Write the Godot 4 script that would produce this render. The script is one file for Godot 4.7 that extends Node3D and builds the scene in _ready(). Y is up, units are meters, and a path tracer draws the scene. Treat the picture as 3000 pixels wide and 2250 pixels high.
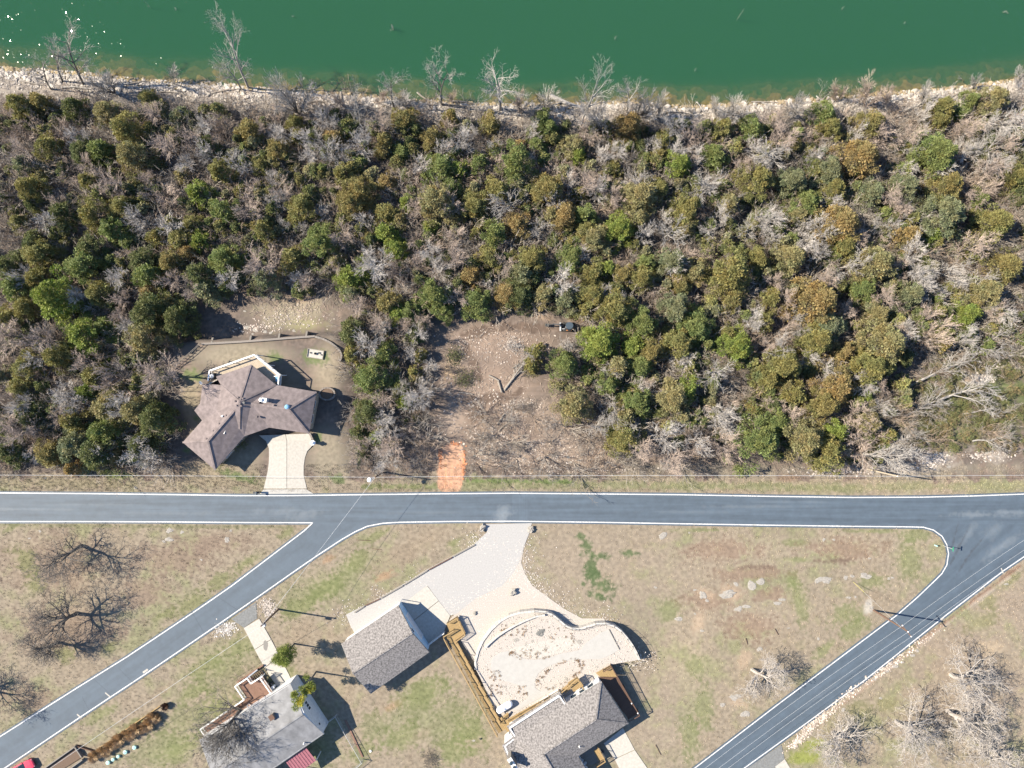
extends Node3D
# Lake shore seen straight down from a drone: wood, road with two branches, four buildings.
# H: height of the camera over the road, S: picture units of the survey per metre at road level.
const H := 120.0
const S := 17.25
const WATER := -10.0

class MB:
	var v := PackedVector3Array()
	var c := PackedColorArray()
	var col := Color.WHITE
	func tri(a: Vector3, b: Vector3, d: Vector3) -> void:
		v.append(a); v.append(b); v.append(d)
		c.append(col); c.append(col); c.append(col)
	func quad(a: Vector3, b: Vector3, d: Vector3, e: Vector3) -> void:
		tri(a, b, d); tri(a, d, e)
	func box(o: Vector3, s: Vector3, b := Basis()) -> void:
		var x := b.x * s.x * 0.5
		var y := b.y * s.y * 0.5
		var z := b.z * s.z * 0.5
		var p := [o - x - y - z, o + x - y - z, o + x - y + z, o - x - y + z, o - x + y - z, o + x + y - z, o + x + y + z, o - x + y + z]
		quad(p[4], p[5], p[6], p[7]); quad(p[3], p[2], p[1], p[0])
		quad(p[0], p[1], p[5], p[4]); quad(p[2], p[3], p[7], p[6])
		quad(p[1], p[2], p[6], p[5]); quad(p[3], p[0], p[4], p[7])
	func beam(a: Vector3, b: Vector3, w: float, h: float) -> void:
		var d := b - a
		var up := Vector3.UP if absf(d.normalized().y) < 0.95 else Vector3.RIGHT
		var side := d.cross(up).normalized()
		box((a + b) * 0.5, Vector3(d.length(), h, w), Basis(d.normalized(), side.cross(d).normalized(), side))
	func tube(a: Vector3, b: Vector3, r0: float, r1: float, n := 6, caps := true) -> void:
		var d := (b - a).normalized()
		var s := d.cross(Vector3(0.31, 0.2, 0.93)).normalized() if absf(d.z) < 0.9 else d.cross(Vector3.RIGHT).normalized()
		var t := d.cross(s)
		for i in n:
			var u := s * cos(TAU * i / n) + t * sin(TAU * i / n)
			var w := s * cos(TAU * (i + 1) / n) + t * sin(TAU * (i + 1) / n)
			if r1 > 0.0001:
				quad(a + u * r0, b + u * r1, b + w * r1, a + w * r0)
			else:
				tri(a + u * r0, b, a + w * r0)
			if caps:
				tri(a, a + u * r0, a + w * r0)
				if r1 > 0.0001:
					tri(b, b + w * r1, b + u * r1)
	func lathe(o: Vector3, ax: Vector3, prof: Array, n := 14) -> void:
		var s := ax.cross(Vector3(0.3, 0.2, 0.93)).normalized()
		var t := ax.cross(s)
		for k in prof.size() - 1:
			for i in n:
				var u := s * cos(TAU * i / n) + t * sin(TAU * i / n)
				var w := s * cos(TAU * (i + 1) / n) + t * sin(TAU * (i + 1) / n)
				var a: Vector2 = prof[k]
				var b: Vector2 = prof[k + 1]
				quad(o + ax * a.y + u * a.x, o + ax * b.y + u * b.x, o + ax * b.y + w * b.x, o + ax * a.y + w * a.x)
	# a sheet over the points (in order round the edge), th thick
	func poly(p: Array, th := 0.0) -> void:
		var flat := PackedVector2Array()
		for q: Vector3 in p:
			flat.append(Vector2(q.x, q.z))
		var ix := Geometry2D.triangulate_polygon(flat)
		for k in range(0, ix.size(), 3):
			tri(p[ix[k]], p[ix[k + 1]], p[ix[k + 2]])
			if th > 0.0:
				var dn := Vector3.DOWN * th
				tri(p[ix[k]] + dn, p[ix[k + 2]] + dn, p[ix[k + 1]] + dn)
		if th > 0.0:
			for k in p.size():
				var a: Vector3 = p[k]
				var b: Vector3 = p[(k + 1) % p.size()]
				quad(a, a + Vector3.DOWN * th, b + Vector3.DOWN * th, b)
	func mesh(off := Vector3.ZERO, planar := 0.0) -> ArrayMesh:
		var nn := PackedVector3Array()
		nn.resize(v.size())
		for k in range(0, v.size(), 3):
			var q := (v[k + 2] - v[k]).cross(v[k + 1] - v[k])
			q = q.normalized() if q.length_squared() > 1e-20 else Vector3.UP
			nn[k] = q; nn[k + 1] = q; nn[k + 2] = q
		var w := v
		if off != Vector3.ZERO:
			w = PackedVector3Array()
			w.resize(v.size())
			for k in v.size():
				w[k] = v[k] - off
		var a := []
		a.resize(Mesh.ARRAY_MAX)
		a[Mesh.ARRAY_VERTEX] = w
		a[Mesh.ARRAY_NORMAL] = nn
		a[Mesh.ARRAY_COLOR] = c
		if planar > 0.0:
			# plan coordinates of the place, for surfaces with a map of their own
			var uv := PackedVector2Array()
			var uv2 := PackedVector2Array()
			for q in v:
				uv.append(Vector2((q.x + 108.0) / 216.0, (q.z + 82.0) / 164.0))
				uv2.append(Vector2(q.x, q.z) / planar)
			a[Mesh.ARRAY_TEX_UV] = uv
			a[Mesh.ARRAY_TEX_UV2] = uv2
		var m := ArrayMesh.new()
		m.add_surface_from_arrays(Mesh.PRIMITIVE_TRIANGLES, a)
		return m

var rng := RandomNumberGenerator.new()
var counts := {}
var ranked := {}
var M := {}
var cover := FastNoiseLite.new()
var bumps := FastNoiseLite.new()
const SHORE := [[-400, 190], [0, 203], [200, 216], [400, 238], [600, 246], [800, 268], [1000, 278], [1150, 292], [1350, 308], [1500, 312], [1700, 306], [1850, 304], [2000, 318], [2150, 312], [2300, 302], [2450, 292], [2600, 278], [2750, 266], [2850, 256], [3000, 236], [3400, 190]]

# survey position at height h -> metres
func P(px: float, py: float, h := 0.0) -> Vector3:
	var k := (H - h) / (H * S)
	return Vector3((px - 1500.0) * k, h, (py - 1125.0) * k)
# the same on the ground
func G(px: float, py: float, up := 0.0) -> Vector3:
	var p := P(px, py, 0)
	for i in 4:
		p = P(px, py, gh(p.x, p.z))
	p.y = gh(p.x, p.z) + up
	return p
# readings off an enlargement (left, top, factor) -> survey positions
func Q(x0: float, y0: float, s: float, a: Array, h: float) -> Array:
	var r := []
	for k in range(0, a.size(), 2):
		r.append(P(x0 + a[k] / s, y0 + a[k + 1] / s, h))
	return r
func lerp_table(t: Array, x: float) -> float:
	for k in t.size() - 1:
		if x <= t[k + 1][0]:
			return lerpf(t[k][1], t[k + 1][1], clampf((x - t[k][0]) / (t[k + 1][0] - t[k][0]), 0, 1))
	return t[-1][1]
func shore_z(x: float) -> float:
	var k := S * H / (H - WATER)
	return (lerp_table(SHORE, 1500.0 + x * k) - 1125.0) / k
func gh(x: float, z: float) -> float:
	var zs := shore_z(x)
	var t := clampf((16.6 - z) / (16.6 - zs), -1.0, 1.6)
	if t <= 0.0:
		# a hollow below the curved garden wall
		var hollow := exp(-Vector2(x - 25.2, z - 44.5).length_squared() / 34.0)
		return -0.05 + bumps.get_noise_2d(x, z) * 0.035 - hollow
	var y := -10.0 * t - 0.02
	if t > 0.9 and t <= 1.0:
		y = lerpf(y, -9.0 - 10.0 * (t - 0.9), smoothstep(0.9, 0.93, t))
	if t > 1.0:
		y = -10.0 - (t - 1.0) * 68.0 * 0.10 - maxf(0.0, t - 1.06) * 26.0
	# the levelled plot of the brown house
	var wz := -7.9 + (x + 60.0) * 0.0 - 0.045 * (x + 45.0)
	var fx := smoothstep(-66.0, -63.0, x) * (1.0 - smoothstep(-30.5, -25.0, x))
	var fz := smoothstep(wz - 0.25, wz + 0.05, z)
	var f := fx * fz
	if f > 0.0:
		y = lerpf(y, -1.35 * clampf((12.0 - z) / 17.0, 0.0, 1.0) - 0.04, f)
	y += bumps.get_noise_2d(x, z) * (0.03 + 0.22 * clampf(t * 6.0, 0.0, 1.0) * (1.0 - 0.95 * f))
	if t > 0.85 and t < 1.1:
		y += bumps.get_noise_2d(x * 4.0, z * 4.0) * 0.18
	return y

func free_name(n: String) -> String:
	var k: int = counts.get(n, 0)
	counts[n] = k + 1
	return n if k == 0 else "%s_%03d" % [n, k]
func tag(o: Node, label: String, category: String, group := "", kind := "") -> Node:
	if label: o.set_meta("label", label)
	if category: o.set_meta("category", category)
	if group: o.set_meta("group", group)
	if kind: o.set_meta("kind", kind)
	return o
func thing(called: String, label: String, category: String, at: Vector3, group := "") -> Node3D:
	var o := Node3D.new()
	o.name = free_name(called)
	add_child(o)
	o.position = at
	tag(o, label, category, group)
	return o
# one named mesh; the builder works in metres of the place, the node sits at its thing's base
func part(called: String, mb: MB, m: Material, parent: Node3D, planar := 0.0) -> MeshInstance3D:
	var off := Vector3.ZERO
	var p: Node = parent
	while p != self and p.get_parent() != self:
		p = p.get_parent()
	if p != self:
		off = p.position
	var o := MeshInstance3D.new()
	o.name = called
	o.mesh = mb.mesh(off, planar)
	o.material_override = m
	parent.add_child(o, true)
	return o
func structure(called: String, mb: MB, m: Material, planar := 0.0) -> MeshInstance3D:
	var o := part(free_name(called), mb, m, self, planar)
	o.set_meta("kind", "structure")
	return o
func single(called: String, mb: MB, m: Material, at: Vector3, label: String, category: String, group := "") -> MeshInstance3D:
	var o := MeshInstance3D.new()
	o.name = free_name(called)
	o.mesh = mb.mesh(at)
	o.material_override = m
	add_child(o)
	o.position = at
	tag(o, label, category, group)
	return o
func copy_of(proto: Array, called: String, at: Vector3, turn: float, size: Vector3, tilt := 0.0) -> Node3D:
	var o := Node3D.new()
	o.name = free_name(called)
	add_child(o)
	o.transform = Transform3D(Basis(Vector3.UP, turn) * Basis(Vector3.RIGHT, tilt) * Basis.from_scale(size), at)
	for q in proto:
		var c := MeshInstance3D.new()
		c.name = q[0]
		c.mesh = q[1]
		c.material_override = q[2]
		o.add_child(c, true)
	return o
func rank(key: String, o: Node, x: float, one: String, many: String) -> void:
	if not ranked.has(key):
		ranked[key] = []
	ranked[key].append([x, o, one, many])
const NUM := ["zero", "one", "two", "three", "four", "five", "six", "seven", "eight", "nine", "ten", "eleven", "twelve"]
const ORD := ["", "", "second", "third", "fourth", "fifth", "sixth", "seventh", "eighth", "ninth", "tenth", "eleventh", "twelfth"]
func ordinal(k: int) -> String:
	if k < ORD.size(): return ORD[k]
	return "%d%s" % [k, "th" if (k / 10) % 10 == 1 else ["th", "st", "nd", "rd", "th", "th", "th", "th", "th", "th"][k % 10]]
func set_ranks() -> void:
	for key in ranked:
		var l: Array = ranked[key]
		l.sort_custom(func(a, b): return a[0] < b[0])
		for k in l.size():
			var n := l.size()
			var s: String = l[k][2]
			if n > 1:
				var pos := "leftmost" if k == 0 else ("rightmost" if k == n - 1 else ordinal(k + 1) + " from left")
				s = "%s of the %s %s" % [pos, NUM[n] if n < NUM.size() else str(n), l[k][3]]
			l[k][1].set_meta("label", s)

# ---------------------------------------------------------------- materials
func grain(seed_: int, freq: float, lo: float, hi: float, size := 512, mid := 1.0) -> NoiseTexture2D:
	var n := FastNoiseLite.new()
	n.seed = seed_
	n.frequency = freq
	n.fractal_octaves = 5
	n.fractal_gain = 0.6
	var g := Gradient.new()
	g.offsets = PackedFloat32Array([0.0, 0.5, 1.0])
	g.colors = PackedColorArray([Color(lo, lo, lo), Color(lerpf(lo, hi, 0.5) * mid, lerpf(lo, hi, 0.5) * mid, lerpf(lo, hi, 0.5) * mid), Color(hi, hi, hi)])
	var t := NoiseTexture2D.new()
	t.noise = n
	t.width = size
	t.height = size
	t.seamless = true
	t.color_ramp = g
	return t
# r, g, b: linear base colour
func paint(called: String, r: float, g: float, b: float, rough := 0.85, tex: Texture2D = null, metres := 4.0, bump := 0.0) -> StandardMaterial3D:
	var m := StandardMaterial3D.new()
	m.resource_name = called
	m.albedo_color = Color(r, g, b).linear_to_srgb()
	m.roughness = rough
	m.vertex_color_use_as_albedo = true
	m.cull_mode = BaseMaterial3D.CULL_DISABLED
	if tex:
		m.albedo_texture = tex
		m.uv1_triplanar = true
		m.uv1_world_triplanar = true
		m.uv1_scale = Vector3.ONE / metres
		if bump > 0.0:
			m.heightmap_enabled = true
			m.heightmap_texture = tex
			m.heightmap_scale = bump
	M[called] = m
	return m

func _ready() -> void:
	rng.seed = 20240311
	var cam := Camera3D.new()
	cam.name = "camera"
	add_child(cam)
	cam.position = Vector3(0, H, 0)
	cam.rotation_degrees = Vector3(-90, 0, 0)
	cam.fov = rad_to_deg(2.0 * atan(1125.0 / S / H))
	cam.near = 1.0
	cam.far = 2000.0
	cam.current = true
	var sm := ProceduralSkyMaterial.new()
	sm.sky_top_color = Color(0.31, 0.42, 0.58)
	sm.sky_horizon_color = Color(0.68, 0.75, 0.83)
	sm.sky_curve = 0.12
	sm.ground_bottom_color = Color(0.30, 0.29, 0.26)
	sm.ground_horizon_color = Color(0.55, 0.60, 0.64)
	sm.sun_angle_max = 0.0
	sm.energy_multiplier = 1.0
	var sky := Sky.new()
	sky.sky_material = sm
	var env := Environment.new()
	env.background_mode = Environment.BG_SKY
	env.sky = sky
	env.tonemap_mode = Environment.TONE_MAPPER_LINEAR
	env.tonemap_exposure = 2.85
	env.sdfgi_enabled = true
	env.ssao_enabled = true
	env.ssil_enabled = true
	var we := WorldEnvironment.new()
	we.name = "world"
	we.environment = env
	add_child(we)
	var sun := DirectionalLight3D.new()
	sun.name = "sun"
	add_child(sun)
	sun.basis = Basis.looking_at(Vector3(11.4, -9.9, 1.86))
	sun.light_energy = 1.6
	sun.light_color = Color(1.0, 0.955, 0.88)
	sun.light_angular_distance = 0.5
	sun.shadow_enabled = true
	sun.directional_shadow_max_distance = 260.0

	bumps.seed = 5
	bumps.frequency = 0.12
	bumps.fractal_octaves = 4
	cover.seed = 9
	cover.frequency = 0.02
	make_materials()
	make_ground()
	make_lake()
	make_roads()
	make_brown_house()
	make_garage()
	make_ramp_house()
	make_white_house()
	make_terrace()
	make_boulders()
	make_poles()
	make_clearing()
	make_small_things()
	make_field_trees()
	make_shore()
	make_wood()
	make_grass()
	set_ranks()

func make_materials() -> void:
	var g1 := grain(1, 0.02, 0.72, 1.0)
	var g2 := grain(2, 0.05, 0.55, 1.0)
	var g3 := grain(3, 0.012, 0.80, 1.0)
	paint("asphalt", 0.064, 0.083, 0.106, 0.62, g3, 7.0)
	paint("line_paint", 0.74, 0.74, 0.74, 0.6, grain(19, 0.03, 0.62, 1.0), 4.0)
	paint("concrete", 0.365, 0.345, 0.31, 0.9, grain(14, 0.02, 0.88, 1.0), 6.0)
	paint("concrete_grey", 0.315, 0.305, 0.285, 0.9, grain(15, 0.015, 0.94, 1.0), 8.0)
	paint("white_gravel", 0.305, 0.298, 0.29, 0.95, grain(16, 0.05, 0.90, 1.0), 9.0)
	paint("pink_gravel", 0.47, 0.428, 0.385, 0.95, grain(17, 0.05, 0.66, 1.0), 4.0)
	paint("old_asphalt", 0.16, 0.165, 0.165, 0.9, g3, 3.0)
	paint("roof_brown", 0.215, 0.176, 0.172, 0.9, grain(11, 0.012, 0.66, 1.0), 7.0)
	paint("roof_grey", 0.335, 0.312, 0.302, 0.9, grain(12, 0.05, 0.25, 1.0, 512, 1.12), 10.0)
	paint("roof_pale", 0.235, 0.237, 0.245, 0.85, grain(13, 0.008, 0.66, 1.0), 9.0)
	paint("wall_tan", 0.42, 0.36, 0.28, 0.85, g3)
	paint("wall_white", 0.62, 0.63, 0.64, 0.7, g3)
	paint("wall_blue", 0.40, 0.58, 0.72, 0.7, g3)
	paint("trim_white", 0.62, 0.62, 0.61, 0.6)
	paint("deck_tan", 0.40, 0.335, 0.26, 0.8, g3, 1.0)
	paint("wood_new", 0.345, 0.235, 0.105, 0.8, g1, 1.2)
	paint("wood_brown", 0.115, 0.062, 0.04, 0.75, g1, 1.0)
	paint("wood_grey", 0.22, 0.20, 0.175, 0.9, g1, 0.8)
	paint("wood_red", 0.22, 0.125, 0.09, 0.85, g1, 1.0)
	paint("bark", 0.16, 0.145, 0.13, 0.95, g2, 0.8)
	paint("bark_pale", 0.45, 0.42, 0.385, 0.95, g2, 0.8)
	paint("twigs", 0.35, 0.325, 0.30, 0.95)
	paint("twigs_brown", 0.33, 0.265, 0.22, 0.95)
	paint("twigs_grey", 0.29, 0.265, 0.24, 0.95)
	paint("block_pale", 0.50, 0.475, 0.435, 0.95, grain(20, 0.03, 0.8, 1.0), 1.5)
	paint("driftwood", 0.36, 0.315, 0.265, 0.95, g2, 0.9)
	paint("stone", 0.36, 0.335, 0.30, 0.95, grain(18, 0.02, 0.62, 1.0), 2.2)
	paint("stone_dark", 0.20, 0.20, 0.19, 0.95, g2, 0.9)
	paint("block", 0.31, 0.275, 0.245, 0.95, g2, 0.6)
	paint("black_metal", 0.02, 0.022, 0.026, 0.5)
	paint("grey_metal", 0.35, 0.36, 0.37, 0.45)
	paint("white_paint", 0.80, 0.80, 0.80, 0.35)
	paint("glass_dark", 0.03, 0.045, 0.06, 0.06)
	paint("sky_dome", 0.16, 0.30, 0.42, 0.12)
	paint("car_red", 0.55, 0.035, 0.07, 0.28)
	M.car_red.clearcoat_enabled = true
	M.car_red.clearcoat = 0.6
	paint("rubber", 0.02, 0.02, 0.02, 0.9)
	paint("red_metal", 0.31, 0.115, 0.135, 0.5, g3)
	paint("teal_plastic", 0.30, 0.50, 0.46, 0.5)
	paint("canvas_dark", 0.035, 0.055, 0.075, 0.6, g3, 0.7)
	paint("machine_orange", 0.40, 0.15, 0.04, 0.6)
	paint("pole_wood", 0.17, 0.105, 0.075, 0.9, g1, 0.8)
	paint("pole_pale", 0.46, 0.39, 0.29, 0.9, g1, 0.8)
	paint("wire", 0.42, 0.43, 0.44, 0.5)
	paint("sign_green", 0.02, 0.22, 0.12, 0.5)
	paint("dry_grass", 0.52, 0.39, 0.25, 0.95)
	paint("soil", 0.17, 0.115, 0.08, 0.95, g2, 0.7)
	paint("plain", 1, 1, 1, 0.95)
	for q in [["o", 0.204, 0.189, 0.068], ["d", 0.110, 0.123, 0.046], ["g", 0.160, 0.187, 0.062], ["b", 0.185, 0.220, 0.048], ["r", 0.215, 0.183, 0.070], ["t", 0.244, 0.218, 0.106], ["s", 0.182, 0.193, 0.110], ["n", 0.262, 0.196, 0.084], ["y", 0.396, 0.363, 0.033]]:
		var m := paint("leaf_" + q[0], q[1], q[2], q[3], 0.8)
		m.backlight_enabled = true
		var bl: float = 0.55 / maxf(q[1], q[2])
		m.backlight = Color(q[1] * bl, q[2] * bl, q[3] * bl).linear_to_srgb()

# ---------------------------------------------------------------- ground
const GX := 108.0
const GZ := 82.0
const TW := 1080
const TH := 820
var soil_r := PackedFloat32Array()
var soil_g := PackedFloat32Array()
var soil_b := PackedFloat32Array()
var fine := PackedByteArray()
var mid := PackedByteArray()
var broad := PackedByteArray()
func noise_bytes(seed_: int, freq: float, oct: int) -> PackedByteArray:
	var n := FastNoiseLite.new()
	n.seed = seed_
	n.frequency = freq
	n.fractal_octaves = oct
	n.fractal_gain = 0.6
	var im := n.get_image(TW, TH, false, false, true)
	im.convert(Image.FORMAT_L8)
	return im.get_data()
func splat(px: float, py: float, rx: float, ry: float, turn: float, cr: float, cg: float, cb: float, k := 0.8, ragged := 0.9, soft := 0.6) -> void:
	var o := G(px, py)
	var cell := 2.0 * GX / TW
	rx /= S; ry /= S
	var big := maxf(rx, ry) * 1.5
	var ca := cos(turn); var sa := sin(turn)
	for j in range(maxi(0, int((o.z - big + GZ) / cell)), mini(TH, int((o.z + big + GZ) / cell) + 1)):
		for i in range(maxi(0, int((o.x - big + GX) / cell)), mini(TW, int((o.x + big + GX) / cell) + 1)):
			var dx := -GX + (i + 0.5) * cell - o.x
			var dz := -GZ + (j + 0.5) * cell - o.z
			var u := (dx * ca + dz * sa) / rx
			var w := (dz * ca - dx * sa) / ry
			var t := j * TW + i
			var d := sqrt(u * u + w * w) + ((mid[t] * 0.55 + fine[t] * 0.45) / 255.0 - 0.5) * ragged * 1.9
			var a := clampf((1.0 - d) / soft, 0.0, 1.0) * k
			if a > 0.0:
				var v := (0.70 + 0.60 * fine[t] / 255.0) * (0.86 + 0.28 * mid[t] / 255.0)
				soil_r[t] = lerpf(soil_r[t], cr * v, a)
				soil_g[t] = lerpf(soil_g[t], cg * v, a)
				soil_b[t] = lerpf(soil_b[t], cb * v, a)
# a band of colour along a survey line
func streak(pts: Array, w: float, cr: float, cg: float, cb: float, k := 0.7, ragged := 1.0) -> void:
	for q in range(0, pts.size() - 2, 2):
		var a := Vector2(pts[q], pts[q + 1])
		var b := Vector2(pts[q + 2], pts[q + 3])
		var n := maxi(1, int(a.distance_to(b) / (w * 1.6)))
		for i in n:
			var m := a.lerp(b, (i + 0.5) / n)
			splat(m.x, m.y, a.distance_to(b) / n * 0.75, w, (b - a).angle(), cr, cg, cb, k, ragged)
func make_ground() -> void:
	fine = noise_bytes(21, 0.22, 3)
	mid = noise_bytes(22, 0.045, 4)
	broad = noise_bytes(23, 0.010, 4)
	soil_r.resize(TW * TH); soil_g.resize(TW * TH); soil_b.resize(TW * TH)
	var cell := 2.0 * GX / TW
	var zs := PackedFloat32Array()
	for i in TW:
		zs.append(shore_z(-GX + (i + 0.5) * cell))
	for j in TH:
		var z := -GZ + (j + 0.5) * cell
		for i in TW:
			var t := j * TW + i
			var f := fine[t] / 255.0
			var m := mid[t] / 255.0
			var b := broad[t] / 255.0
			var up := z - zs[i]
			var r: float; var g: float; var l: float
			var v := (0.62 + 0.76 * f) * (0.82 + 0.36 * m)
			if z > 15.6 + (m - 0.5) * 5.0:
				# dry winter turf with green showing through
				var gr := clampf((b * 0.6 + m * 0.5 - 0.53) * 4.0, 0.0, 1.0) * 0.6
				var br := clampf((m * 0.7 + (1.0 - b) * 0.4 - 0.55) * 3.0, 0.0, 1.0) * 0.7
				r = lerpf(lerpf(0.325, 0.235, br), 0.196, gr)
				g = lerpf(lerpf(0.270, 0.186, br), 0.216, gr)
				l = lerpf(lerpf(0.200, 0.132, br), 0.096, gr)
			elif up < 0.0:
				r = 0.155; g = 0.122; l = 0.034
				v = 0.5 + f
			elif up < 5.2 + (m - 0.5) * 5.0:
				r = 0.33; g = 0.285; l = 0.24
				v = 0.5 + f * 0.95
				if up < 1.3 + (m - 0.5) * 1.5:
					r = 0.26; g = 0.19; l = 0.085
			else:
				# leaf litter
				var w := clampf((m - 0.45) * 3.0, 0.0, 1.0)
				r = lerpf(0.15, 0.235, w); g = lerpf(0.120, 0.178, w); l = lerpf(0.100, 0.142, w)
				v = 0.6 + 0.8 * f
			soil_r[t] = r * v; soil_g[t] = g * v; soil_b[t] = l * v
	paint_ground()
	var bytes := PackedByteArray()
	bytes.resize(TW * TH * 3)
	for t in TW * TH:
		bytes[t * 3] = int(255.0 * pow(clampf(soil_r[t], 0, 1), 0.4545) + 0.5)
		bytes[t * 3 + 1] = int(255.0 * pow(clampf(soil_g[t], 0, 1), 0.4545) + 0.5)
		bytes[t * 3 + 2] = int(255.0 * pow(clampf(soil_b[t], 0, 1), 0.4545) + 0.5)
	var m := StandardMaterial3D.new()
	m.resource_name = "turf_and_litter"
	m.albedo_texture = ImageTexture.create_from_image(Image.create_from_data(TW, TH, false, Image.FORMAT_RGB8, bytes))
	m.texture_repeat = false
	m.roughness = 1.0
	m.detail_enabled = true
	m.detail_blend_mode = BaseMaterial3D.BLEND_MODE_MUL
	m.detail_uv_layer = BaseMaterial3D.DETAIL_UV_2
	m.detail_albedo = grain(31, 0.06, 0.62, 1.0)
	m.cull_mode = BaseMaterial3D.CULL_DISABLED
	# one sheet: fine in view, coarse out to the horizon
	var xs := [-900.0, -400.0, -200.0, -140.0]
	var zz := [-900.0, -400.0, -200.0, -120.0]
	for k in int(GX * 4) + 1:
		xs.append(-GX + k * 0.5)
	for k in int(GZ * 4) + 1:
		zz.append(-GZ + k * 0.5)
	xs.append_array([140.0, 200.0, 400.0, 900.0])
	zz.append_array([120.0, 200.0, 400.0, 900.0])
	var nx := xs.size()
	var nz := zz.size()
	var v := PackedVector3Array(); var n := PackedVector3Array(); var uv := PackedVector2Array(); var uv2 := PackedVector2Array(); var ix := PackedInt32Array()
	for j in nz:
		for i in nx:
			var x: float = xs[i]; var z: float = zz[j]
			v.append(Vector3(x, gh(x, z), z))
			uv.append(Vector2((x + GX) / (2.0 * GX), (z + GZ) / (2.0 * GZ)))
			uv2.append(Vector2(x, z) / 2.3)
	for j in nz:
		for i in nx:
			var l := v[j * nx + maxi(i - 1, 0)]; var r := v[j * nx + mini(i + 1, nx - 1)]
			var u := v[maxi(j - 1, 0) * nx + i]; var d := v[mini(j + 1, nz - 1) * nx + i]
			n.append((d - u).cross(r - l).normalized())
			if i < nx - 1 and j < nz - 1:
				var a := j * nx + i
				ix.append_array(PackedInt32Array([a, a + 1, a + nx + 1, a, a + nx + 1, a + nx]))
	var arr := []
	arr.resize(Mesh.ARRAY_MAX)
	arr[Mesh.ARRAY_VERTEX] = v; arr[Mesh.ARRAY_NORMAL] = n; arr[Mesh.ARRAY_TEX_UV] = uv; arr[Mesh.ARRAY_TEX_UV2] = uv2; arr[Mesh.ARRAY_INDEX] = ix
	var am := ArrayMesh.new()
	am.add_surface_from_arrays(Mesh.PRIMITIVE_TRIANGLES, arr)
	var o := MeshInstance3D.new()
	o.name = "ground"
	o.mesh = am
	o.material_override = m
	add_child(o)
	o.set_meta("kind", "structure")
func soil_at(x: float, z: float) -> Color:
	var i := clampi(int((x + GX) / (2.0 * GX) * TW), 0, TW - 1)
	var j := clampi(int((z + GZ) / (2.0 * GZ) * TH), 0, TH - 1)
	return Color(soil_r[j * TW + i], soil_g[j * TW + i], soil_b[j * TW + i])

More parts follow.
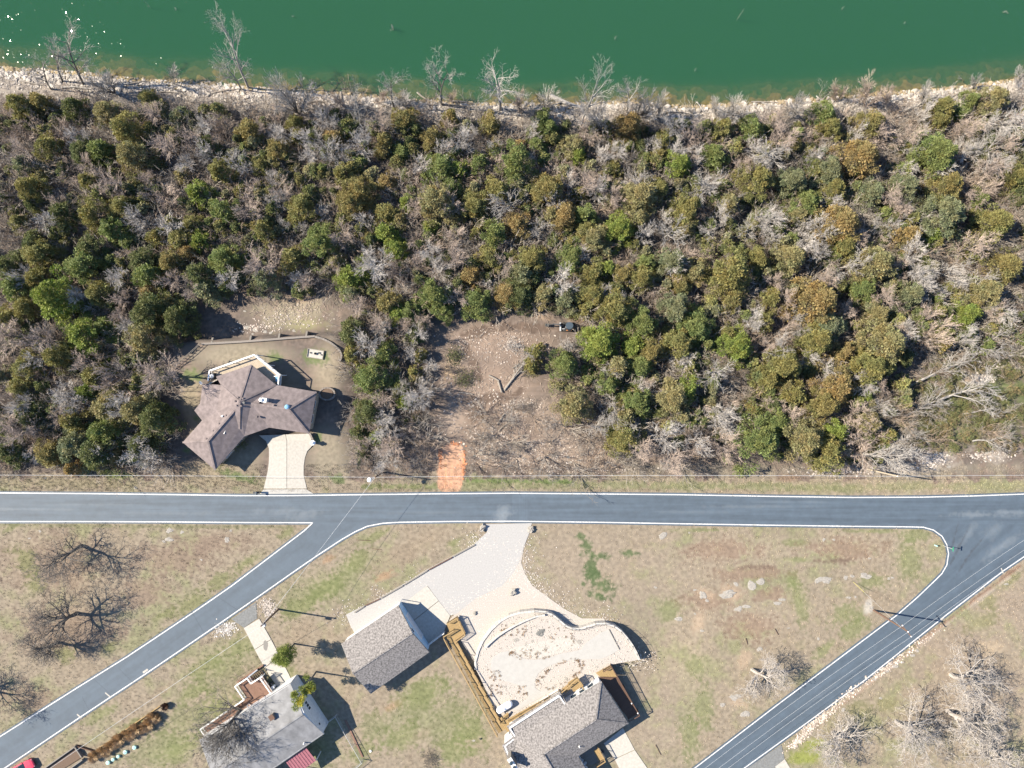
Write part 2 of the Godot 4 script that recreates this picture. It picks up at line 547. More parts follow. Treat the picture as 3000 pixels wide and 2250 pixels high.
func paint_ground() -> void:
	# verge north of the road: green strip beside the asphalt, bare rubble behind it
	streak([1060, 1425, 1280, 1425], 12, 0.19, 0.215, 0.085, 0.8)
	streak([1360, 1418, 1700, 1420, 2100, 1424, 2500, 1430], 17, 0.225, 0.235, 0.115, 0.75)
	streak([2500, 1428, 2800, 1424, 3000, 1420], 18, 0.25, 0.25, 0.13, 0.6)
	streak([1365, 1408, 1500, 1408, 1680, 1412], 8, 0.14, 0.20, 0.055, 0.8)
	streak([0, 1415, 200, 1417, 400, 1418], 20, 0.27, 0.235, 0.145, 0.7)
	streak([480, 1405, 760, 1410], 26, 0.31, 0.255, 0.175, 0.8)
	splat(350, 1393, 44, 14, 0, 0.15, 0.21, 0.05, 0.85)
	streak([1640, 1350, 1900, 1370, 2200, 1380, 2600, 1380, 3000, 1370], 24, 0.28, 0.245, 0.19, 0.6)
	splat(2310, 1400, 50, 14, 0, 0.24, 0.15, 0.10, 0.6)
	# yard of the brown house
	for q in [[700, 1040, 190, 50, 0.33, 0.285, 0.21], [960, 1080, 70, 90, 0.34, 0.285, 0.205], [640, 1380, 150, 40, 0.33, 0.275, 0.19], [960, 1330, 80, 110, 0.32, 0.275, 0.20], [560, 1150, 40, 110, 0.30, 0.25, 0.17], [720, 1330, 70, 60, 0.31, 0.26, 0.185], [800, 1150, 120, 110, 0.30, 0.25, 0.18], [600, 1240, 60, 90, 0.31, 0.26, 0.18]]:
		splat(q[0], q[1], q[2], q[3], 0, q[4], q[5], q[6], 0.9, 0.5)
	for q in [[812, 1050, 28, 20], [925, 1050, 42, 30], [555, 1098, 40, 22], [577, 1225, 14, 8], [930, 1283, 12, 16], [985, 1400, 30, 14], [690, 1392, 60, 14], [548, 1318, 14, 10]]:
		splat(q[0], q[1], q[2], q[3], 0.3, 0.13, 0.19, 0.055, 0.75, 1.2)
	splat(1040, 1075, 10, 60, 0.1, 0.42, 0.30, 0.20, 0.7)
	splat(1046, 1200, 16, 40, 0.3, 0.42, 0.29, 0.20, 0.7)
	splat(1048, 1330, 8, 50, -0.1, 0.14, 0.19, 0.06, 0.6)
	# slope below the retaining wall
	splat(860, 910, 130, 60, -0.1, 0.38, 0.33, 0.23, 0.85)
	splat(880, 870, 60, 26, -0.1, 0.36, 0.25, 0.18, 0.7)
	splat(900, 950, 70, 26, 0, 0.33, 0.31, 0.16, 0.7)
	splat(690, 860, 110, 26, 0.1, 0.25, 0.18, 0.14, 0.7)
	# the cleared plot
	for q in [[1450, 1000, 210, 70], [1420, 1120, 200, 90], [1400, 1230, 190, 90], [1520, 1320, 190, 80], [1740, 1330, 120, 60], [1250, 1340, 120, 50], [1620, 1230, 90, 50]]:
		splat(q[0], q[1], q[2], q[3], 0, 0.30, 0.222, 0.17, 0.9, 0.7)
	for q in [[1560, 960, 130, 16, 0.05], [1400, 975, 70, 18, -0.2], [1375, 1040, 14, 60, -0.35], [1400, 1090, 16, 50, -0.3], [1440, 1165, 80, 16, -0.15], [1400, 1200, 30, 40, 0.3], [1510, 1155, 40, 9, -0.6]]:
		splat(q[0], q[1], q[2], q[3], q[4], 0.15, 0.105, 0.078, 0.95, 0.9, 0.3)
	for q in [[1520, 1330, 100, 40], [1640, 1300, 90, 40], [1440, 1290, 60, 40], [1580, 1200, 60, 40], [1320, 1230, 40, 60]]:
		splat(q[0], q[1], q[2], q[3], 0, 0.40, 0.315, 0.25, 0.75, 1.5)
	splat(1590, 930, 46, 14, 0.2, 0.40, 0.29, 0.20, 0.7)
	splat(1690, 935, 36, 12, 0.3, 0.42, 0.28, 0.17, 0.7)
	# fresh clay tipped as a ramp from the road
	for q in [[1320, 1345, 40, 46, 0.0], [1319, 1380, 40, 52, 0.0], [1334, 1318, 24, 24, 0.0], [1346, 1350, 20, 38, 0.0], [1303, 1345, 20, 36, 0.2], [1318, 1415, 38, 34, 0.0], [1300, 1405, 18, 34, 0], [1338, 1405, 18, 34, 0]]:
		splat(q[0], q[1], q[2], q[3], q[4], 0.60, 0.36, 0.235, 0.98, 0.10, 0.10)
	for k in 6:
		streak([1298 + k * 9, 1330, 1296 + k * 9, 1420], 1.8, 0.54 + 0.12 * (k % 2), 0.315 + 0.075 * (k % 2), 0.20, 0.6, 0.5)
	splat(1320, 1436, 34, 6, 0, 0.36, 0.25, 0.16, 0.8)
	# scrub on the far right
	for q in [[2900, 1180, 190, 130], [2780, 1230, 150, 70], [2950, 1080, 130, 40], [2640, 1230, 80, 60]]:
		splat(q[0], q[1], q[2], q[3], 0, 0.145, 0.145, 0.065, 0.85, 1.0)
	for q in [[2850, 1210, 80, 36], [2960, 1150, 60, 50], [2760, 1260, 80, 26], [2790, 1060, 50, 24]]:
		splat(q[0], q[1], q[2], q[3], 0.1, 0.12, 0.16, 0.05, 0.7, 1.3)
	for q in [[2860, 1110, 50, 18, -0.4], [2760, 1340, 60, 30, 0.2], [2900, 1330, 60, 24, 0.3], [2970, 1070, 30, 14, -0.3], [2640, 1370, 120, 20, 0]]:
		splat(q[0], q[1], q[2], q[3], q[4], 0.44, 0.385, 0.325, 0.85, 1.4)
	# reddish duff showing between the trees
	for q in [[1730, 540], [1985, 560], [1420, 520], [1190, 510], [1480, 540], [2150, 700], [2240, 690], [2780, 470], [1180, 800], [1220, 815], [1340, 850], [520, 570], [880, 500], [400, 520], [1660, 690], [2180, 910], [2700, 820], [2660, 690], [600, 880]]:
		splat(q[0], q[1], 34, 16, 0.1, 0.33, 0.215, 0.155, 0.6, 1.3)
	# field left of the western branch road
	for q in [[150, 1650, 200, 100], [500, 1640, 160, 60], [620, 1590, 140, 40], [200, 1850, 200, 90], [100, 2050, 120, 60], [420, 1740, 110, 60]]:
		splat(q[0], q[1], q[2], q[3], 0, 0.265, 0.195, 0.145, 0.75, 0.9)
	for q in [[70, 1640, 40, 60], [100, 1715, 30, 30], [40, 1540, 40, 14], [840, 1560, 34, 22], [560, 1770, 70, 34], [640, 1700, 60, 24], [720, 1650, 50, 16], [480, 1800, 40, 14], [320, 1900, 30, 20], [190, 1915, 40, 30]]:
		splat(q[0], q[1], q[2], q[3], -0.5, 0.185, 0.205, 0.072, 0.65, 1.3)
	streak([880, 1575, 760, 1665, 560, 1805, 380, 1930], 11, 0.25, 0.225, 0.10, 0.6)
	streak([0, 1537, 300, 1541, 860, 1545], 7, 0.17, 0.175, 0.085, 0.6)
	# lawn between the western branch road and the garages
	for q in [[960, 1720, 60, 40], [880, 1780, 70, 30], [1040, 1650, 60, 30], [700, 1890, 90, 40], [600, 1950, 90, 30], [820, 2000, 60, 40], [560, 2030, 60, 26], [640, 2080, 70, 50], [520, 2200, 90, 40], [400, 2120, 50, 20], [1240, 2030, 90, 40], [1380, 2150, 60, 70], [1330, 2200, 70, 50], [1180, 2160, 60, 50], [1060, 2200, 60, 40], [1330, 1590, 26, 12], [1100, 1570, 60, 14], [300, 2090, 60, 20]]:
		splat(q[0], q[1], q[2], q[3], -0.5, 0.195, 0.225, 0.075, 0.62, 1.2)
	for q in [[1150, 1640, 100, 50], [1240, 1590, 100, 40], [1130, 2070, 50, 20], [1180, 2000, 40, 14], [480, 2020, 50, 16], [740, 1850, 40, 20], [880, 1850, 60, 40], [960, 1860, 40, 40], [1000, 2010, 40, 90], [1240, 2150, 40, 20], [1130, 1690, 50, 16]]:
		splat(q[0], q[1], q[2], q[3], -0.5, 0.32, 0.255, 0.18, 0.6, 1.2)
	for q in [[1120, 1690, 40, 14], [1150, 2070, 36, 14], [450, 2100, 30, 12], [960, 1640, 20, 10]]:
		splat(q[0], q[1], q[2], q[3], -0.5, 0.44, 0.27, 0.15, 0.5, 1.3)
	for q in [[560, 2100, 120, 50], [470, 2190, 120, 50], [650, 1960, 120, 40], [1330, 2120, 110, 90], [1220, 2060, 110, 60], [930, 2200, 70, 60], [1100, 2140, 70, 60], [900, 1740, 110, 50], [1000, 1690, 110, 40]]:
		splat(q[0], q[1], q[2], q[3], -0.5, 0.185, 0.212, 0.078, 0.5, 1.4)
	# lawn between the driveway and the eastern branch road
	for q in [[1700, 1640, 170, 120], [1850, 1850, 130, 130], [1950, 1650, 160, 100], [2250, 1620, 200, 70], [2000, 2000, 140, 100], [2250, 1800, 140, 80], [1900, 2150, 120, 80]]:
		splat(q[0], q[1], q[2], q[3], 0, 0.345, 0.283, 0.215, 0.6, 0.9)
	for q in [[1700, 1572, 18, 16], [1718, 1600, 24, 18], [1738, 1625, 42, 14], [1740, 1680, 26, 26], [1762, 1712, 40, 38], [1752, 1745, 22, 14], [1845, 1620, 26, 16], [1708, 1711, 8, 8], [1735, 1655, 20, 30]]:
		splat(q[0], q[1], q[2], q[3], 0.2, 0.085, 0.135, 0.045, 0.85, 1.4)
	for q in [[2340, 1760, 30, 80, -0.25], [2320, 1700, 22, 30, 0], [2330, 1640, 60, 9, 0], [2480, 1800, 60, 40, -0.5], [2660, 1640, 40, 70, 0], [2680, 1570, 50, 24, 0], [2560, 1700, 50, 30, 0], [2060, 2080, 40, 70, 0], [2020, 2160, 40, 80, 0], [2040, 1950, 40, 40, 0], [2500, 1850, 60, 30, -0.7], [2330, 1590, 40, 12, 0], [2560, 1556, 90, 7, 0], [2050, 1553, 90, 7, 0], [2420, 1900, 50, 16, -0.7], [1960, 1790, 40, 40, 0]]:
		splat(q[0], q[1], q[2], q[3], q[4], 0.19, 0.225, 0.08, 0.6, 1.2)
	for q in [[2120, 1610, 140, 40, 0], [2480, 1610, 130, 40, 0], [2190, 1680, 120, 24, 0], [2080, 1760, 90, 40, 0], [2260, 1740, 60, 24, 0], [2200, 1840, 90, 50, 0]]:
		splat(q[0], q[1], q[2], q[3], q[4], 0.275, 0.185, 0.13, 0.6, 1.2)
	for q in [[2450, 1643, 70, 9], [2200, 1660, 60, 8], [2400, 1640, 20, 8]]:
		splat(q[0], q[1], q[2], q[3], 0, 0.17, 0.115, 0.085, 0.7, 1.3)
	for q in [[2140, 1740, 40, 26], [2070, 1740, 36, 20], [2050, 1820, 20, 40], [2180, 1930, 22, 34], [2170, 2060, 40, 20]]:
		splat(q[0], q[1], q[2], q[3], 0.3, 0.50, 0.38, 0.27, 0.6, 1.2)
	splat(2545, 1775, 16, 30, 0.2, 0.56, 0.52, 0.46, 0.85, 0.8)
	# field right of the eastern branch road
	for q in [[2800, 1900, 150, 110], [2900, 2050, 150, 130], [2700, 2080, 150, 90], [2950, 1780, 100, 90]]:
		splat(q[0], q[1], q[2], q[3], 0, 0.33, 0.265, 0.205, 0.7, 0.9)
	for q in [[2880, 1820, 60, 30, -0.4], [2900, 1760, 40, 30, -0.4], [2520, 2090, 50, 40, 0], [2600, 2060, 40, 30, 0], [2960, 1700, 50, 16, -0.6]]:
		splat(q[0], q[1], q[2], q[3], q[4], 0.215, 0.22, 0.09, 0.6, 1.2)
	for q in [[2360, 2220, 60, 26, 0], [2390, 2180, 46, 20, 0]]:
		splat(q[0], q[1], q[2], q[3], q[4], 0.26, 0.30, 0.05, 0.8, 1.0)
	splat(2900, 1900, 50, 24, 0.1, 0.50, 0.40, 0.28, 0.6, 1.2)
	streak([2990, 1655, 2760, 1832, 2530, 2015, 2360, 2140], 8, 0.28, 0.165, 0.11, 0.65)
	streak([2960, 1690, 2720, 1870, 2600, 1960, 2400, 2110], 7, 0.52, 0.44, 0.36, 0.5, 1.5)

# ---------------------------------------------------------------- lake
func make_lake() -> void:
	var root := Node3D.new()
	root.name = "lake"
	add_child(root)
	root.set_meta("kind", "structure")
	root.position = Vector3(0, WATER, 0)
	var n := FastNoiseLite.new()
	n.seed = 77
	n.frequency = 0.03
	n.fractal_octaves = 4
	n.fractal_gain = 0.62
	var rip := NoiseTexture2D.new()
	rip.noise = n
	rip.width = 1024
	rip.height = 1024
	rip.seamless = true
	rip.as_normal_map = true
	rip.bump_strength = 8.0
	var top := StandardMaterial3D.new()
	top.resource_name = "lake_surface"
	top.albedo_color = Color(Color(0.022, 0.092, 0.037).linear_to_srgb(), 0.10)
	top.transparency = BaseMaterial3D.TRANSPARENCY_ALPHA
	top.roughness = 0.045
	top.normal_enabled = false
	top.normal_texture = rip
	top.normal_scale = 0.8
	top.uv1_triplanar = true
	top.uv1_world_triplanar = true
	top.uv1_scale = Vector3.ONE / 18.0
	top.cull_mode = BaseMaterial3D.CULL_DISABLED
	# silty water: what lies deeper is seen through more of it
	var silt := StandardMaterial3D.new()
	silt.resource_name = "silty_water"
	silt.albedo_color = Color(Color(0.022, 0.092, 0.037).linear_to_srgb(), 0.34)
	silt.transparency = BaseMaterial3D.TRANSPARENCY_ALPHA
	silt.roughness = 1.0
	silt.metallic_specular = 0.0
	silt.cull_mode = BaseMaterial3D.CULL_DISABLED
	for k in 9:
		var y: float = WATER - [0.0, 0.12, 0.28, 0.48, 0.72, 1.0, 1.35, 1.8, 2.4][k]
		var mb := MB.new()
		if k == 0:
			# wavelets near at hand, flat water beyond
			for q in [[-105.0, -30.0, 0.18], [-30.0, 105.0, 0.45]]:
				var cell: float = q[2]
				var nx := int((q[1] - q[0]) / cell) + 1
				var nz := int(45.0 / cell) + 1
				var wx: float = (q[1] - q[0]) / nx
				var wz := 45.0 / nz
				var wave := FastNoiseLite.new()
				wave.seed = 8
				wave.frequency = 0.35
				var wv := PackedFloat32Array()
				rng.seed = 3
				for j in nz + 1:
					for i in nx + 1:
						wv.append(0.052 * cell * rng.randfn() + 0.04 * wave.get_noise_2d(i * cell, j * cell) if i > 0 and i < nx else 0.0)
				for j in nz:
					for i in nx:
						var o := Vector3(q[0] + i * wx, y, -83.0 + j * wz)
						var t := j * (nx + 1) + i
						mb.quad(o + Vector3(0, wv[t], 0), o + Vector3(wx, wv[t + 1], 0), o + Vector3(wx, wv[t + nx + 2], wz), o + Vector3(0, wv[t + nx + 1], wz))
			mb.poly([Vector3(-900, y, -900), Vector3(900, y, -900), Vector3(900, y, -83), Vector3(-900, y, -83)])
			mb.poly([Vector3(-900, y, -83), Vector3(-105, y, -83), Vector3(-105, y, -38), Vector3(-900, y, -38)])
			mb.poly([Vector3(105, y, -83), Vector3(900, y, -83), Vector3(900, y, -38), Vector3(105, y, -38)])
		else:
			mb.poly([Vector3(-900, y, -900), Vector3(900, y, -900), Vector3(900, y, -38), Vector3(-900, y, -38)])
		part("water_surface" if k == 0 else "water_depth", mb, top if k == 0 else silt, root)

# ---------------------------------------------------------------- roads
# asphalt seen in plan: rolling streaks along each carriageway, stone dust at the junctions
func asphalt_map() -> StandardMaterial3D:
	var keep := [soil_r, soil_g, soil_b]
	var n := FastNoiseLite.new()
	n.seed = 61
	n.frequency = 1.0
	n.fractal_octaves = 4
	n.fractal_gain = 0.65
	var cell := 2.0 * GX / TW
	soil_r = PackedFloat32Array(); soil_g = PackedFloat32Array(); soil_b = PackedFloat32Array()
	soil_r.resize(TW * TH); soil_g.resize(TW * TH); soil_b.resize(TW * TH)
	for j in TH:
		var z := -GZ + (j + 0.5) * cell
		if z < 17.0: continue
		for i in TW:
			var x := -GX + (i + 0.5) * cell
			var d := Vector2(1, 0)
			if z > 23.8: d = Vector2(0.83, -0.56) if x < 10.0 else Vector2(0.79, -0.61)
			var u := x * d.x + z * d.y
			var w := z * d.x - x * d.y
			var s := 1.0 + (0.34 if z < 23.8 else 0.2) * n.get_noise_2d(u * 0.035, w * (1.1 if z < 23.8 else 0.6)) + 0.16 * n.get_noise_2d(u * 0.4 + 50.0, w * 0.5)
			s *= 0.93 + 0.14 * fine[j * TW + i] / 255.0
			var t := j * TW + i
			soil_r[t] = 0.068 * s; soil_g[t] = 0.095 * s; soil_b[t] = 0.126 * s
	for q in [[1478, 1508, 30, 26, 0.0, 0.9], [1470, 1530, 36, 12, 0.0, 0.9], [840, 1498, 120, 14, 0.0, 0.4], [880, 1512, 60, 18, -0.3, 0.4], [2880, 1508, 150, 9, 0.0, 0.75], [2960, 1500, 80, 7, 0.05, 0.6], [2840, 1560, 60, 14, -0.9, 0.55], [2930, 1605, 80, 14, -0.65, 0.7], [2900, 1560, 50, 22, -0.6, 0.5], [2220, 1484, 170, 5, 0.0, 0.45], [2320, 1470, 150, 4, 0.0, 0.35], [60, 1492, 170, 5, 0.0, 0.45], [250, 1478, 200, 5, 0.0, 0.3], [520, 1504, 200, 6, 0.0, 0.3], [1250, 1502, 150, 5, 0.0, 0.3], [2000, 1500, 200, 5, 0.0, 0.3], [700, 1640, 30, 8, -0.6, 0.3], [640, 1850, 40, 10, -0.55, 0.3], [2560, 1900, 60, 5, -0.65, 0.3], [2400, 2040, 90, 5, -0.65, 0.3]]:
		splat(q[0], q[1], q[2], q[3], q[4], 0.165, 0.195, 0.225, q[5], 1.6, 1.0)
	for q in [[2810, 1600, 60, 4, -1.1], [2830, 1640, 70, 4, -1.0], [2860, 1600, 70, 3, -0.9], [2800, 1560, 50, 3, -1.3]]:
		splat(q[0], q[1], q[2], q[3], q[4], 0.052, 0.064, 0.08, 0.7, 1.2)
	var bytes := PackedByteArray()
	bytes.resize(TW * TH * 3)
	for t in TW * TH:
		bytes[t * 3] = int(255.0 * pow(clampf(soil_r[t], 0, 1), 0.4545) + 0.5)
		bytes[t * 3 + 1] = int(255.0 * pow(clampf(soil_g[t], 0, 1), 0.4545) + 0.5)
		bytes[t * 3 + 2] = int(255.0 * pow(clampf(soil_b[t], 0, 1), 0.4545) + 0.5)
	soil_r = keep[0]; soil_g = keep[1]; soil_b = keep[2]
	var m := StandardMaterial3D.new()
	m.resource_name = "asphalt"
	m.albedo_texture = ImageTexture.create_from_image(Image.create_from_data(TW, TH, false, Image.FORMAT_RGB8, bytes))
	m.texture_repeat = false
	m.roughness = 0.7
	m.detail_enabled = true
	m.detail_blend_mode = BaseMaterial3D.BLEND_MODE_MUL
	m.detail_uv_layer = BaseMaterial3D.DETAIL_UV_2
	m.detail_albedo = grain(62, 0.08, 0.82, 1.0)
	m.cull_mode = BaseMaterial3D.CULL_DISABLED
	return m
const NORTH_LINE := [-300, 1443, 0, 1444, 250, 1446, 500, 1449, 700, 1452, 850, 1452, 1000, 1450, 1250, 1447, 1500, 1445, 1750, 1447, 2000, 1449.5, 2250, 1454, 2500, 1457.5, 2700, 1456.5, 2850, 1453, 3000, 1447.5, 3300, 1434]
const SOUTH_LEFT := [-300, 1527, 0, 1528, 250, 1528, 500, 1529, 750, 1531, 916, 1531.5]
const WEST_UPPER := [916, 1531.5, 890, 1556, 836, 1597, 760, 1655, 678, 1717, 580, 1785, 479, 1853, 371, 1925, 226, 2015, 0, 2158, -200, 2284]
const WEST_LOWER := [-200, 2390, 14, 2250, 235, 2101, 425, 1975, 533, 1902, 650, 1822, 768, 1740, 859, 1676, 930, 1627, 1000, 1581, 1040, 1558, 1075, 1542, 1120, 1533, 1170, 1530]
const SOUTH_MID := [1170, 1530, 1330, 1527.5, 1500, 1527, 1750, 1530, 2000, 1534.5, 2250, 1538.5, 2500, 1542, 2660, 1543.5, 2705, 1544.5, 2735, 1553, 2760, 1571, 2774, 1596, 2779, 1622, 2774, 1655, 2760, 1680, 2741, 1699, 2690, 1748, 2633, 1798, 2545, 1864, 2452, 1934, 2271, 2070, 2036, 2250, 1900, 2354]
const EAST_LOWER := [2050, 2354, 2181, 2250, 2362, 2119, 2533, 1993, 2759, 1812, 2940, 1672, 3000, 1631, 3150, 1540, 3300, 1470]
func line3(a: Array, h: float) -> Array:
	var r := []
	for k in range(0, a.size(), 2):
		r.append(P(a[k], a[k + 1], h))
	return r
func offset_line(l: Array, d: float) -> Array:
	var r := []
	for k in l.size():
		var a: Vector3 = l[maxi(k - 1, 0)]
		var b: Vector3 = l[mini(k + 1, l.size() - 1)]
		var t := (b - a).normalized()
		r.append(l[k] + Vector3(-t.z, 0, t.x) * d)
	return r
func stripe(l: Array, w: float, y: float, mb: MB) -> void:
	var a := offset_line(l, -w * 0.5)
	var b := offset_line(l, w * 0.5)
	for k in l.size() - 1:
		var e := Vector3(0, y, 0)
		mb.quad(a[k] + e, a[k + 1] + e, b[k + 1] + e, b[k] + e)
func make_roads() -> void:
	var edge := 0.34
	# main road with both mouths of the branch roads
	var out := offset_line(line3(NORTH_LINE, 0), -edge)
	var south := offset_line(line3(SOUTH_LEFT, 0), edge)
	var swest := offset_line(line3(WEST_UPPER, 0), edge)
	var wlow := offset_line(line3(WEST_LOWER, 0), edge)
	var smid := offset_line(line3(SOUTH_MID, 0), edge)
	var elow := offset_line(line3(EAST_LOWER, 0), edge)
	var ring := out.duplicate()
	elow.reverse()
	ring.append_array(elow)
	smid.reverse()
	smid.pop_back()
	ring.append_array(smid)
	wlow.reverse()
	ring.append_array(wlow)
	swest.reverse()
	swest.pop_back()
	ring.append_array(swest)
	south.reverse()
	ring.append_array(south)
	var mb := MB.new()
	mb.poly(ring, 0.2)
	var road := structure("road", mb, asphalt_map(), 2.6)
	for l in [NORTH_LINE, SOUTH_LEFT, WEST_UPPER, WEST_LOWER, SOUTH_MID, EAST_LOWER]:
		var st := MB.new()
		stripe(line3(l, 0), 0.17, 0.005, st)
		part("edge_line", st, M.line_paint, road)
	var tar := MB.new()
	for q in [[426, 1966, -0.6, 1.0, 0.35], [316, 2036, 0.7, 1.2, 0.2], [232, 2098, 0.7, 1.0, 0.22], [2936, 1672, 1.2, 0.9, 0.2], [2758, 1815, -0.7, 0.8, 0.25]]:
		var p := P(q[0], q[1], 0) + Vector3(0, 0.0045, 0)
		tar.box(p, Vector3(q[3], 0.004, q[4]), Basis(Vector3.UP, -q[2]))
	part("kerb_mark", tar, M.concrete, road)
	# seams where the new asphalt was laid in lengths
	var seam := MB.new()
	seam.col = Color(0.05, 0.058, 0.07)
	for q in [[350, 1960, 395, 2005], [270, 1985, 330, 2040], [555, 1780, 600, 1858], [640, 1750, 700, 1790], [240, 2040, 260, 2080]]:
		seam.beam(P(q[0], q[1], 0) + Vector3(0, 0.004, 0), P(q[2], q[3], 0) + Vector3(0, 0.004, 0), 0.03, 0.002)
	part("asphalt_seam", seam, M.plain, road)
	# concrete driveway of the brown house, cast in six bays
	var drive := Node3D.new()
	drive.name = "driveway"
	add_child(drive)
	drive.set_meta("kind", "structure")
	var z := [500.0, 980.0, 3.687]
	var ls := [[955, 1090], [1030, 1150], [1062, 1230], [1063, 1310], [1060, 1390], [1048, 1480], [1030, 1560], [1006, 1664]]
	var rs := [[1500, 1070], [1520, 1140], [1530, 1200], [1475, 1260], [1450, 1330], [1437, 1420], [1437, 1520], [1470, 1664]]
	for bay in [[0, 1], [1, 3], [3, 7]]:
		for side in 2:
			var a := []
			var b := []
			for k in range(bay[0], bay[1] + 1):
				var lx: float = ls[k][0]; var ly: float = ls[k][1]; var rx: float = rs[k][0]; var ry: float = rs[k][1]
				var mx := 1255.0 if k > 0 else 1240.0
				var my := lerpf(ly, ry, 0.5)
				var gap := 2.2
				if side == 0:
					a.append([lx, ly]); b.append([mx - gap, my])
				else:
					a.append([mx + gap, my]); b.append([rx, ry])
			b.reverse()
			a.append_array(b)
			var pts := []
			for q in a:
				var e := P(z[0] + q[0] / z[2], z[1] + q[1] / z[2], 0)
				pts.append(e + Vector3(0, 0.05 - 0.02 * (bay[0] % 2), 0))
			var sb := MB.new()
			sb.col = Color(1, 1, 1) * (0.94 + 0.06 * ((bay[0] + side) % 2))
			sb.poly(pts, 0.6)
			part("slab", sb, M.concrete, drive)
	var ap := MB.new()
	ap.poly([P(771, 1434, 0.02), P(896, 1433, 0.02), P(918, 1446, 0.02), P(762, 1447, 0.02)], 0.3)
	part("apron", ap, M.concrete_grey, drive)
	# white gravel drive of the garage
	var zz := [1000.0, 1500.0, 2.212]
	var gr := MB.new()
	gr.poly(Q(zz[0], zz[1], zz[2], [925, 80, 945, 130, 865, 205, 720, 285, 560, 370, 400, 468, 250, 555, 60, 650, 30, 665, 60, 740, 110, 830, 400, 640, 420, 610, 560, 480, 700, 670, 740, 665, 870, 560, 1040, 480, 1110, 400, 1150, 330, 1185, 220, 1220, 130, 1235, 72], 0.012), 0.2)
	structure("gravel_drive", gr, M.white_gravel)
	var pk := MB.new()
	pk.poly(Q(zz[0], zz[1], zz[2], [1185, 210, 1165, 330, 1190, 400, 1240, 480, 1330, 545, 1440, 625, 1560, 690, 1700, 690, 1760, 760, 1700, 800, 1500, 800, 1300, 740, 1000, 860, 880, 1000, 780, 840, 700, 700, 760, 640, 880, 545, 1040, 465, 1105, 395, 1140, 330], 0.004), 0.2)
	structure("gravel_bank", pk, M.pink_gravel)
	# concrete apron in front of the garage, two bays
	var pad := Node3D.new()
	pad.name = "garage_apron"
	add_child(pad)
	pad.set_meta("kind", "structure")
	for q in [[385, 608, 555, 478, 630, 575, 470, 700], [472, 703, 632, 578, 705, 672, 655, 800, 556, 868]]:
		var sb := MB.new()
		sb.poly(Q(zz[0], zz[1], zz[2], q, 0.05), 0.3)
		part("slab", sb, M.concrete, pad)
	# path to the white house
	var path := Node3D.new()
	path.name = "path"
	add_child(path)
	path.set_meta("kind", "structure")
	var w7 := [0.0, 1500.0, 2.212]
	var pa := MB.new()
	pa.poly(Q(w7[0], w7[1], w7[2], [1500, 695, 1660, 585, 1665, 690, 1580, 750], 0.02), 0.2)
	part("ramp_asphalt", pa, M.old_asphalt, path)
	for q in [[1580, 752, 1680, 692, 1755, 825, 1650, 890], [1651, 893, 1757, 828, 1800, 910, 1770, 960, 1715, 1010], [1716, 1013, 1775, 965, 1850, 1010, 1890, 1090, 1800, 1140]]:
		var sb := MB.new()
		sb.poly(Q(w7[0], w7[1], w7[2], q, 0.045), 0.3)
		part("slab", sb, M.concrete, path)
	# drive of the grey house, two bays, and the mouth of a drive off the eastern branch
	var dr := Node3D.new()
	dr.name = "side_drive"
	add_child(dr)
	dr.set_meta("kind", "structure")
	for q in [[1700, 1500, 1825, 1400, 1900, 1540, 1770, 1600], [1772, 1604, 1902, 1544, 2010, 1700, 1850, 1760]]:
		var sb := MB.new()
		sb.poly(Q(zz[0], zz[1], zz[2], q, 0.04), 0.3)
		part("slab", sb, M.concrete, dr)
	var z9 := [2000.0, 1500.0, 2.212]
	var ma := MB.new()
	ma.poly(Q(z9[0], z9[1], z9[2], [410, 1665, 640, 1510, 660, 1600, 560, 1700, 400, 1760], 0.015), 0.2)
	structure("drive_mouth", ma, M.old_asphalt)
	var mc := MB.new()
	mc.poly(Q(z9[0], z9[1], z9[2], [600, 1650, 662, 1603, 720, 1700, 640, 1760], 0.03), 0.2)
	structure("drive_slab", mc, M.concrete)

# ---------------------------------------------------------------- building helpers
func holder(called: String, parent: Node3D) -> Node3D:
	var o := Node3D.new()
	o.name = called
	parent.add_child(o, true)
	return o
func wall_to(mb: MB, a: Vector3, b: Vector3, y0: float, ya: float, yb: float, th := 0.2) -> void:
	var t := Vector3(b.x - a.x, 0, b.z - a.z).normalized()
	var n := Vector3(-t.z, 0, t.x) * th * 0.5
	var c := [Vector3(a.x, y0, a.z), Vector3(b.x, y0, b.z), Vector3(b.x, yb, b.z), Vector3(a.x, ya, a.z)]
	mb.quad(c[0] + n, c[1] + n, c[2] + n, c[3] + n)
	mb.quad(c[1] - n, c[0] - n, c[3] - n, c[2] - n)
	for k in 4:
		var e: Vector3 = c[k]
		var f: Vector3 = c[(k + 1) % 4]
		mb.quad(e + n, e - n, f - n, f + n)
func inset(p: Array, d: float) -> Array:
	var flat := PackedVector2Array()
	for q: Vector3 in p:
		flat.append(Vector2(q.x, q.z))
	var r := Geometry2D.offset_polygon(flat, -d, Geometry2D.JOIN_MITER)
	var o := []
	for q in r[0]:
		o.append(Vector3(q.x, 0, q.y))
	return o
func slopes(parent: Node3D, faces: Array, m: Material, th := 0.14) -> Node3D:
	var r := holder("roof", parent)
	for f in faces:
		var mb := MB.new()
		mb.poly(f, th)
		part("slope", mb, m, r)
	return r
func caps(roof: Node3D, lines: Array, m: Material, w := 0.28) -> void:
	for l in lines:
		var mb := MB.new()
		mb.beam(l[0] + Vector3(0, 0.03, 0), l[1] + Vector3(0, 0.03, 0), w, 0.06)
		part("ridge_cap", mb, m, roof)
